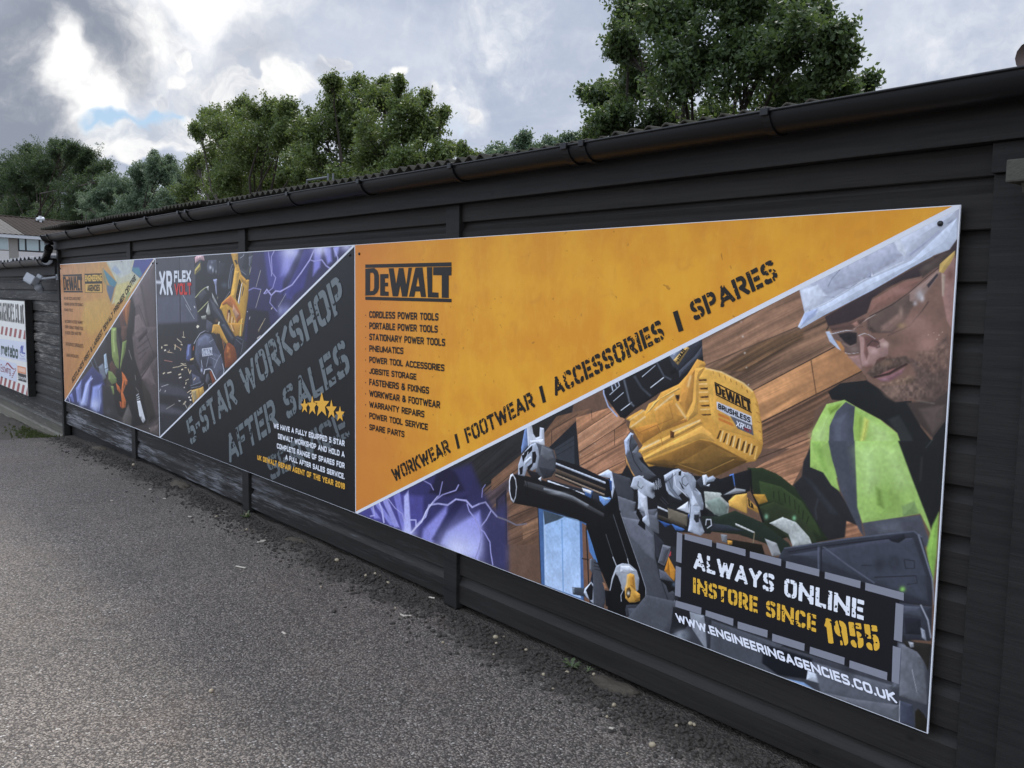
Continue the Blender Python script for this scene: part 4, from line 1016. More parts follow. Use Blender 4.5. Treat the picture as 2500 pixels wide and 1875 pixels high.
P 3d66a8 1 2132,388,2193,381,2181,372,2153,369 bev=.38,7
P 2a4c88 1 2074,389,2132,384,2108,370 bev=.38,7
P 9fa4a8 1.45 2342,525,2367,544,2400,558,2430,560,2430,564,2399,562,2365,548,2339,528
P 1e2818 1 2443,629,2484,637,2537,627,2580,606,2616,584,2622,458,2509,404,2491,488,2469,525,2446,580 bev=.38,7
P 2c3c20 1 2451,610,2525,611,2601,573,2603,534,2532,543,2482,528 bev=.38,7
P 222f1a 1.03 2430,629,2484,635,2553,621,2611,590,2662,546,2703,502,2720,461,2668,441,2604,422,2560,472,2490,513,2449,571 bev=.38,7
P 314222 2.06 2475,594,2555,590,2627,558,2679,501,2696,465,2636,487,2562,536,2489,531 bev=.38,7
P 17200f 1 2528,571,2529,548,2532,549,2531,572
P 17200f 1 2544,574,2550,545,2553,546,2546,575
P 17200f 1 2564,573,2571,542,2574,543,2567,574
P 17200f 1 2583,567,2587,536,2589,537,2585,568
P 17200f 1 2601,559,2605,528,2607,529,2603,560
P 17200f 1 2617,547,2618,520,2620,520,2619,547
P 17200f 1 2632,532,2631,505,2634,505,2635,532
P 17200f 1 2650,518,2644,494,2647,494,2653,517
P 2b351f 1.38 2474,510,2531,539,2604,526,2666,476,2687,440,2663,435,2604,422,2588,436,2523,478 bev=.38,7
G 7fb08c 0.95 2507,488,0.12485,0.0061289,0.021637,-0.10736
G 7fc08c 0.95 2604,503,0.1319,0.0067603,0.022386,-0.11035
P aeb2ac 1 2519,470,2564,498,2611,491,2657,456,2668,436,2604,415,2587,450 grain=.12 bev=.38,7
P 0e1012 1.07 2437,625,2446,556,2470,517,2494,466,2501,469,2477,521,2453,558,2445,627
P 17181b 1 2378,599,2441,626,2444,556,2394,542 bev=.38,7
P 4a78c4 1 2364,595,2380,602,2388,560,2364,575 bev=.38,7
P 14161a 1.1 2306,566,2375,596,2389,546,2332,521 bev=.38,7
P a5aaa2 1.11 2266,524,2332,531,2368,499,2364,460,2329,453,2275,471 grain=.12 bev=.38,7
P 76847a 2.22 2271,490,2326,515,2362,493,2358,458,2311,454 grain=.12 bev=.38,7
P 16181a 1.09 2332,521,2354,540,2399,558,2433,559,2433,549,2378,530,2362,503 bev=.38,7
P 8d8f92 1.45 2344,526,2388,556,2427,558,2428,551,2378,535 bev=.38,7
P dca548 1 2364,510,2389,534,2433,547,2436,488,2436,483,2368,494 bev=.38,7
P c08c38 1.07 2434,535,2474,510,2480,492,2438,503 bev=.38,7
P 0f0f0f 1 2437,533,2457,516,2460,503,2441,508 bev=.38,7
P b8862f 1.42 2455,549,2498,556,2510,535,2479,520 bev=.38,7
P d9a94a 1 2444,523,2448,509,2450,510,2447,524
P 1f2a20 1 2258,438,2329,453,2391,484,2492,467,2589,423,2616,392,2560,379,2506,404,2406,410,2284,394 bev=.38,7
P 2a3038 1.85 2277,422,2371,432,2428,425,2302,398 bev=.38,7
G 1b1c1f 0.95 2286,422,0.039493,0.001743,0.0093031,-0.044838
P c4c8cf 1 2279,412,2281,431,2296,434,2299,418,2283,405,2285,403,2303,417,2299,438,2278,434,2276,412
P b9b9b4 1 2393,444,2467,431,2467,426,2396,437 bev=.38,7
P 8a7c5c 1.07 2465,428,2461,389,2496,372,2497,375,2465,391,2468,429
P 9a9c9c 1 2505,418,2548,413,2565,380,2534,369 bev=.38,7
P 16150f 1.09 2362,386,2495,397,2508,367,2431,358,2368,363 bev=.38,7
P d2953a 1.1 2365,382,2385,384,2385,372,2368,368 bev=.38,7
P 74777c 1.11 2338,396,2364,399,2365,372,2345,373 bev=.38,7
P 232427 2.35 2646,721,2626,678,2623,633,2595,601,2642,551,2684,498,2720,461,2770,481,2772,529,2818,521,2744,610,2675,677 bev=.10,22
P 2e2f34 6.27 2628,634,2658,625,2753,538,2720,540 bev=.10,22
P 3c3d42 3.94 2678,576,2670,544,2677,513,2680,515,2674,544,2682,576
P 17191a 1.15 2695,892,2732,920,2811,935,2897,887,2940,890,2969,824,3000,791,3026,827,3047,850,3051,625,2935,603,2924,759,2908,800,2863,828,2781,860,2752,871,2708,871 bev=.10,22
P 2b2e2d 4.54 2878,832,2908,848,2945,796,2960,764,2926,760,2906,803 bev=.10,22
P 9dc25c 1.18 2692,856,2747,874,2781,859,2856,830,2906,799,2924,759,2945,732,2997,636,2890,616,2649,665,2646,734,2651,773,2671,815 bev=.10,22
P b4d47c 16.3 2651,762,2696,820,2701,728,2661,722 bev=.10,22
P b2d27a 17.4 2824,824,2880,804,2911,757,2842,748 bev=.10,22
P 8dae48 7.88 2781,845,2805,832,2806,743,2790,740 bev=.10,22
P c3c95a 4.7 2810,831,2824,824,2818,779,2806,743,2799,746 bev=.10,22
P 7fa23c 3.21 2697,845,2738,863,2729,846,2705,828 bev=.10,22
P 474a55 1.2 2752,869,2780,858,2778,796,2786,740,2793,687,2824,582,2750,635,2705,719,2705,794,2724,839 bev=.10,22
P 565a67 10 2721,812,2758,838,2763,750,2725,735 bev=.10,22
P 9ec45e 2.33 2646,743,2704,750,2722,684,2747,610,2720,623,2675,677 bev=.10,22
P 8fb952 6.24 2652,739,2676,742,2715,639,2690,666 bev=.10,22
P 454852 2.28 2703,750,2786,762,2796,632,2817,534,2828,494,2814,508,2749,611 bev=.10,22
P a0c562 2.19 2785,761,2910,778,2957,676,2998,599,3018,536,2982,592,2914,566,2821,532,2803,574 bev=.10,22
P 8fb353 19.1 2855,642,2907,692,2929,606,2922,580,2864,556 bev=.10,22
P b6d684 33.6 2801,734,2844,749,2858,663,2834,626 bev=.10,22
P b4d480 32.8 2870,752,2904,749,2942,665,2918,653 bev=.10,22
P 6f8f3c 5.94 2855,642,2868,636,2879,588,2862,593 bev=.10,22
P 7f9d5a 2.89 2931,602,2964,623,2978,591,2935,575 bev=.10,22
P 464851 2.2 2821,533,2914,566,2983,588,3017,509,2927,495,2832,495 bev=.10,22
P 54565f 10.3 2861,534,2927,557,2950,521,2875,512 bev=.10,22
P 17191a 2.13 2910,778,3037,795,3033,610,3017,551,2957,676 bev=.10,22
P 33342f 4.27 2976,743,2976,680,2978,680,2979,744
P 86b24a 2.84 3016,567,3031,606,3032,491,3026,399,3004,500 bev=.10,22
P 2d3039 1 2574,403,2639,429,2779,481,2892,516,2965,541,2990,529,3024,432,3029,349,2936,335,2787,337,2571,363,2555,369 bev=.3,8
P 3d414d 2.7 2591,386,2893,504,2966,524,3008,428,3016,358,2875,369,2690,392 bev=.3,8
P 23262e 1 2692,437,2699,439,2704,360,2696,358 bev=.3,8
P 4d5160 1.43 2685,436,2695,438,2696,367,2690,365 bev=.3,8
P 555a68 1.39 2700,437,2782,400,2865,369,2867,373,2785,404,2703,441
P 1c1e25 1.38 2590,394,2688,433,2893,502,2966,523,2966,525,2892,505,2687,435,2590,397
P 5a5f6e 1.8 2575,402,2780,477,2892,514,2967,539,2989,528,2991,531,2968,542,2892,518,2779,480,2574,405
P 1f2129 1.32 2894,508,2941,529,2946,516,2927,499,2906,500 bev=.3,8
P 22252d 1.36 2824,410,2854,418,2854,420,2824,413
G 24272f 0.8 2878,427,0.057886,0.0033119,0.0129,-0.052733
G 24272f 0.8 2917,441,0.056542,0.0032857,0.012185,-0.050083
G 3a3e4a 0.8 2917,441,0.084814,0.0049285,0.017202,-0.070705
P 23262e 1.31 2946,457,2973,459,2974,441,2952,436,2947,458,2944,457,2950,433,2977,440,2975,462,2946,459
P 23262e 1.32 2865,386,2980,420,2984,403,2958,392,2958,390,2987,402,2981,423,2865,389
P 4f5462 1.36 2787,336,2936,334,2936,337,2787,339
P 777c8a 1.72 2978,534,3022,424,3033,354,3036,355,3026,425,2982,536
P 30333d 1.31 2936,335,2993,343,3029,349,3031,256,2967,240,2949,256 bev=.3,8
P 484c58 2.19 2945,329,2997,340,3003,313,2950,306 bev=.3,8
P 20222a 1.32 2955,299,2999,308,3006,265,2962,255 bev=.3,8
P 8a8f9b 1.31 3001,284,3013,279,3019,252,3007,257 bev=.3,8
P a4a8b2 1.73 2996,345,3018,309,3029,263,3032,265,3021,311,2999,347
G 8ccf5a 0.95 2946,375,0.12037,0.0070594,0.032155,-0.12058
P 4d5057 1.71 2030,110,2177,124,2179,83,2163,-11,1973,-70,1935,-10 bev=.3,8
P 3b3d44 1.42 2159,82,2974,113,3046,265,3047,114,3025,-60,2012,-151 grain=.05 bev=.3,8
P 5e616a 4.42 2943,224,3008,224,3027,124,2934,90 grain=.08 bev=.3,8
P 1d1e22 1.67 2152,101,2222,116,2236,79,2206,39,2136,-4,2148,42 bev=.3,8
P 8b9098 2.18 2223,105,2285,108,2302,-3,2289,3,2238,48 bev=.3,8
P 2e3138 2.16 2291,110,2315,107,2314,-14,2302,-8 bev=.3,8
P 4a4d55 4.14 2315,102,2584,102,2590,-14,2314,-14 bev=.3,8
G a4abb4 0.9 2191,13,0.031052,0.0012938,0.014796,-0.047974
G 5c636c 0.9 2204,17,0.060106,0.0025213,0.026991,-0.087515
P 14181f 3.99 2516,85,2686,93,2680,27,2573,4,2514,22 bev=.3,8
P 6f8db5 2.95 2589,0,2661,11,2721,-4,2662,-16 bev=.3,8
P c3cad4 1.45 2673,52,2713,52,2733,28,2670,23 bev=.3,8
P 5b5e66 3.73 2687,84,2933,98,2937,32,2721,-4 grain=.06 bev=.3,8
G 2a2c31 0.7 2800,100,0.036164,0.0019927,0.010976,-0.032314
P 62646b 1.32 2952,223,2980,216,3011,207,3029,108,3031,78,2954,75 grain=.1 bev=.3,8
P 26231f 1.31 2954,233,3033,248,3029,170,3015,196,2996,215,2965,220 bev=.3,8
P 9a9ca2 1 2970,235,2985,236,2986,224,2977,221 bev=.3,8
P 5f6168 2.09 2718,2,2830,20,2956,50,2959,0,2865,-10,2725,-2 bev=.3,8
P 3d4150 1 2957,63,2992,64,3001,1,2962,0 bev=.3,8
P b8bcc4 1.01 2955,62,2958,0,2960,1,2957,63
P 1f1c14 1 3000,48,3008,60,3024,50,3034,36,3033,4,3004,-1 bev=.3,8
P a4a6ac 1 2984,161,3002,101,3003,102,2986,162
P 7d5c4d 1.45 2689,1084,2698,1062,2734,1018,2754,997,2791,964,2804,948,2814,933,2849,917,2872,896,2897,883,2940,892,3002,886,3042,890,3038,1150,3037,1268,2940,1230,2815,1157,2725,1101 bev=.1,14
P 36292a 1.78 2673,1107,2791,1172,2919,1239,2971,1269,3016,1287,3034,1318,3036,1275,2994,1248,2941,1219,2899,1211,2868,1196,2814,1162,2801,1121,2763,1101,2716,1079,2684,1081 bev=.1,14
P 584538 2.77 2914,1243,2975,1277,2979,1264,2947,1253,2906,1235 bev=.1,14
P 4b3b34 4.11 2940,1237,2999,1280,3030,1283,2992,1248,2950,1216 bev=.1,14
G 5e5048 0.7 2964,1245,0.054333,0.0032717,-0.0014256,-0.099287
P 8d6253 3.56 2815,1156,2900,1206,2950,1214,2922,1184,2881,1157,2805,1119 bev=.1,14
G a6786a 0.7 2886,1182,0.027251,0.0015907,0.00048135,-0.080264
P 55423a 3.59 2802,1105,2919,1173,2926,1152,2906,1102,2873,1069,2820,1067,2803,1077 bev=.1,14
P 2c2320 4.34 2814,1091,2883,1118,2874,1093,2842,1077,2815,1078 bev=.1,14
P 5f4c42 2.87 2807,1107,2919,1175,2937,1153,2906,1097,2877,1071,2840,1067,2812,1083 bev=.1,14
P 87695c 5.02 2846,1086,2890,1121,2901,1107,2873,1075,2846,1071 bev=.1,14
P 8f7468 1.73 2918,1178,2958,1208,2989,1236,2998,1230,2964,1178,2937,1151,2920,1155 bev=.1,14
P 393034 1.38 2963,1198,2988,1228,2992,1224,2968,1190 bev=.1,14
G b9b3b4 0.8 2946,1172,0.087466,0.0052223,0.00060756,-0.065398
G d5d2d4 0.8 2953,1162,0.16096,0.0096331,0.0015454,-0.12279
G c2bcbc 0.8 2935,1149,0.15899,0.0094477,0.0026902,-0.1626
P 2e2522 1.41 2809,1110,2871,1143,2919,1179,2962,1218,2997,1245,2996,1247,2961,1219,2918,1180,2870,1145,2808,1112
P b9a79c 1.1 2765,1074,2787,1092,2802,1103,2826,1117,2825,1118,2801,1105,2786,1093,2763,1075
P 3d322c 2.11 2865,1060,2924,1089,2956,1130,2971,1154,2969,1155,2954,1131,2923,1091,2864,1062
G a88f50 0.7 2902,1089,0.077578,0.0045473,0.0042497,-0.1201
G b99a84 0.7 2898,1124,0.15506,0.0090816,0.0016822,-0.068732
P 9a7267 2.04 2998,1230,3017,1264,3030,1283,3043,1074,3021,1105,3005,1174 bev=.1,14
P c8a455 1.02 2994,1252,3030,1285,3031,1275,3020,1252,3004,1228,2993,1232 bev=.1,14
P b29a86 1.71 3000,1228,3010,1224,3009,1168,3005,1170 bev=.1,14
G 6f4a3e 0.8 3022,1224,0.084528,0.0051969,-0.00043789,-0.056114
G a87d6e 0.7 2940,1095,0.02074,0.0012334,0.00097454,-0.028614
G ad8172 0.7 2972,1041,0.030342,0.0018243,0.0015903,-0.030581
G 9b7060 0.6 2895,1037,0.02886,0.0016846,0.0012408,-0.023859
G 5f4a3c 0.7 2885,1047,0.041758,0.0024294,0.0025753,-0.05291
P 5e4a40 6.3 2922,1007,2963,993,3023,1070,3035,970,3030,897,2952,893,2925,920,2948,963 grain=.28 bev=.1,14
P 765a4c 8.33 2945,1021,2993,1032,3025,1050,3028,986,2997,967,2959,985 grain=.32 bev=.1,14
G c4a288 0.9 2975,1068,0.54117,0.032587,0.023641,-0.54533
G d8bfa8 0.9 3003,1069,0.62024,0.037745,0.026845,-0.61923
G d8bfa8 0.9 2998,1058,0.61764,0.037503,0.028828,-0.6176
G c4a288 0.9 3011,1077,0.55434,0.033834,0.022471,-0.55217
G c4a288 0.9 2989,1074,0.6146,0.037206,0.025502,-0.6166
P a07a70 1.1 2781,1059,2800,1051,2806,1028,2852,1054,2868,1042,2868,1010,2846,994,2836,985,2829,978,2811,972,2795,973,2789,1005 bev=.1,14
P 6e4a42 2.19 2795,1055,2822,1059,2844,1041,2835,1027,2813,1030,2804,1028 bev=.1,14
P 3f2f2a 1.82 2807,1027,2821,1044,2838,1041,2842,1031,2833,1027,2834,1025,2845,1029,2840,1044,2820,1047,2805,1029
G caa59b 0.8 2827,1016,0.073697,0.0041887,0.0058151,-0.10142
G b58e84 0.6 2794,1032,0.14457,0.0081137,0.0026721,-0.051383
G bb938c 0.7 2793,1001,0.16642,0.0093294,0.0035362,-0.057648
P 7c564c 1.84 2799,1049,2807,1028,2812,1009,2807,991,2798,1012 bev=.1,14
G 5f3f36 0.8 2848,997,0.13164,0.0075415,0.013572,-0.21313
G dab8a8 0.7 2857,1037,0.075181,0.0043258,0.0060537,-0.11792
P 4a2f2a 2.18 2837,993,2857,1003,2864,1001,2838,976,2828,967 bev=.1,14
G 6c463c 0.7 2814,974,0.07291,0.004118,0.0081074,-0.11577
G c09a92 0.6 2806,983,0.10892,0.0061354,0.0077852,-0.11558
P 6f574e 1.49 2698,1060,2731,1070,2771,1072,2785,1038,2787,1010,2765,1006,2739,1009,2709,1038 bev=.1,14
P 272020 2.24 2717,1059,2750,1067,2774,1065,2775,1037,2757,1028,2738,1038 bev=.1,14
P b97d45 1.88 2708,1043,2726,1037,2739,1020,2739,1009,2724,1019 bev=.1,14
P b9c6dc 1.14 2678,1064,2690,1066,2701,1049,2729,1013,2720,1017,2692,1037 bev=.1,14
G 8e786e 0.7 2767,1019,0.071049,0.0039429,0.0063388,-0.11455
P d5dbe4 1.13 2678,1061,2698,1058,2741,1070,2767,1071,2766,1072,2740,1071,2698,1060,2678,1062
P c9c4c4 1.1 2779,1056,2795,1063,2808,1062,2829,1050,2830,1051,2809,1063,2795,1065,2779,1058
P c9c4c4 1.12 2742,1006,2754,1005,2782,1009,2782,1010,2754,1006,2742,1008
P 2a2220 1.52 2682,1067,2688,1079,2685,1080,2679,1069
P a67e74 2.97 2752,997,2784,1003,2795,969,2794,962,2774,978 bev=.1,14
P 1f1818 1.87 2724,1050,2740,1057,2759,1057,2773,1051,2774,1054,2759,1060,2740,1060,2723,1053
G 171212 0.9 2751,1050,0.096124,0.0053041,0.0069907,-0.15237
P 8d7468 1.49 2733,1033,2753,1024,2774,1032,2773,1033,2753,1026,2733,1035
P 5f463c 4.3 2870,1005,2890,991,2921,983,2922,986,2891,994,2872,1007
P 54403a 2.22 2750,1074,2773,1080,2792,1082,2791,1084,2773,1081,2750,1076
P 5c4239 2.98 2687,1080,2763,1098,2799,1107,2786,1090,2755,1075,2697,1067 bev=.1,14
P a47564 2.96 2758,1089,2772,1098,2779,1089,2771,1080 bev=.1,14
P 57453a 3.26 2810,955,2825,973,2838,985,2864,999,2918,1009,2933,993,2900,978,2871,959,2840,946,2827,943 grain=.5 bev=.1,14
G 8a6a54 0.7 2865,987,0.041075,0.0023675,0.0063427,-0.094166
P 8c6063 2.16 2840,942,2880,956,2917,978,2912,963,2878,939,2854,935 bev=.1,14
P 8c5a54 1.81 2842,951,2870,966,2892,976,2875,958 bev=.1,14
P 35211f 2.16 2832,942,2876,956,2908,977,2924,986,2922,991,2905,981,2874,961,2830,947
G a57e84 0.7 2863,942,0.097853,0.0056304,0.02121,-0.26048
P 6d5645 5.01 2857,922,2883,937,2931,958,2949,951,2937,937,2894,932 grain=.5 bev=.1,14
P 6d564a 5.01 2848,919,2894,930,2949,938,2979,924,2960,900,2897,883,2870,895 grain=.45 bev=.1,14
G 9d7c68 0.5 2889,908,0.041514,0.0024112,0.0062529,-0.067341
G 9d8068 0.8 2859,928,0.14958,0.0085917,0.025084,-0.29238
P 4a3a30 1.83 2803,947,2813,933,2848,914,2871,895,2896,882,2897,884,2873,897,2849,916,2814,934,2805,948
P 40342f 2.8 2927,884,3002,898,3038,930,3043,843,3004,797,2964,832 bev=.1,14
P 54463f 5.58 2962,871,3030,889,3029,842,3003,810 bev=.1,14
P 6a5f54 2.81 2952,892,3002,888,3002,891,2952,894
P 17191a 1.04 3031,844,3005,802,2987,764,3048,773,3043,849 bev=.1,14
P 4a4f4a 1.41 3003,796,2986,770,2987,770,3004,795
P b7bccb 1 2585,1189,3038,1402,3036,1318,3016,1288,2975,1274,2919,1244,2813,1184,2675,1115,2597,1070,2587,1075,2607,1116 bev=.12,14
P aeb2c2 3.47 2621,1202,2861,1315,2895,1279,2875,1262,2789,1213,2720,1187,2648,1164 bev=.12,14
P c4cad8 2.71 2876,1320,2993,1373,3027,1389,3025,1366,2916,1286,2900,1278 bev=.12,14
P c3ccdc 1.13 2607,1116,2674,1143,2789,1208,2918,1262,2995,1336,3030,1367,3033,1314,3016,1289,2975,1274,2919,1245,2813,1185,2675,1115,2597,1071,2587,1075 bev=.12,14
P a9b6d6 3.05 2607,1116,2650,1131,2641,1108,2596,1077 bev=.12,14
P cdd3df 3.64 2591,1182,2646,1198,2677,1165,2630,1128,2607,1130 bev=.12,14
P d6dbe5 1.46 2608,1117,2679,1148,2789,1212,2897,1259,2896,1261,2788,1214,2678,1150,2607,1119
P a0a5ba 2.26 2811,1239,2875,1278,2873,1280,2809,1242
P 9fa4bc 2.45 2914,1274,2958,1308,2989,1334,2986,1337,2955,1311,2911,1278
P d8dce6 1.39 2865,1317,2880,1324,2903,1287,2900,1272,2880,1289 bev=.12,14
P e2e5ec 1.15 2808,1236,2812,1221,2807,1219 bev=.12,14
P 8d93a8 1.43 2795,1217,2807,1234,2808,1219 bev=.12,14
P 8f94a4 1.06 3002,1355,3021,1366,3017,1358,3010,1354 bev=.12,14
P 6f7486 1.19 2679,1193,2690,1215,2715,1241,2714,1242,2689,1216,2678,1194
P 7f8496 1.76 2710,1191,2744,1187,2767,1202,2766,1203,2743,1188,2710,1192
P 8a8fa2 1.79 2670,1164,2702,1162,2702,1163,2670,1165
G 6f7486 0.8 2712,1240,0.52187,0.028462,-0.0067274,-0.57316
G 7f8496 0.8 2788,1216,0.54594,0.030695,-0.0028401,-0.58555
G 7f8496 0.8 2832,1244,0.64205,0.036751,-0.0093158,-0.67984
G 7f8496 0.7 2697,1164,0.29428,0.015922,0.0049633,-0.45378
G 8a90a4 0.7 2623,1124,0.32802,0.017189,0.0082968,-0.3689
P b7c6e0 1.15 2597,1070,2676,1114,2814,1184,2919,1244,2975,1273,2974,1275,2918,1246,2812,1186,2675,1116,2596,1072
'''
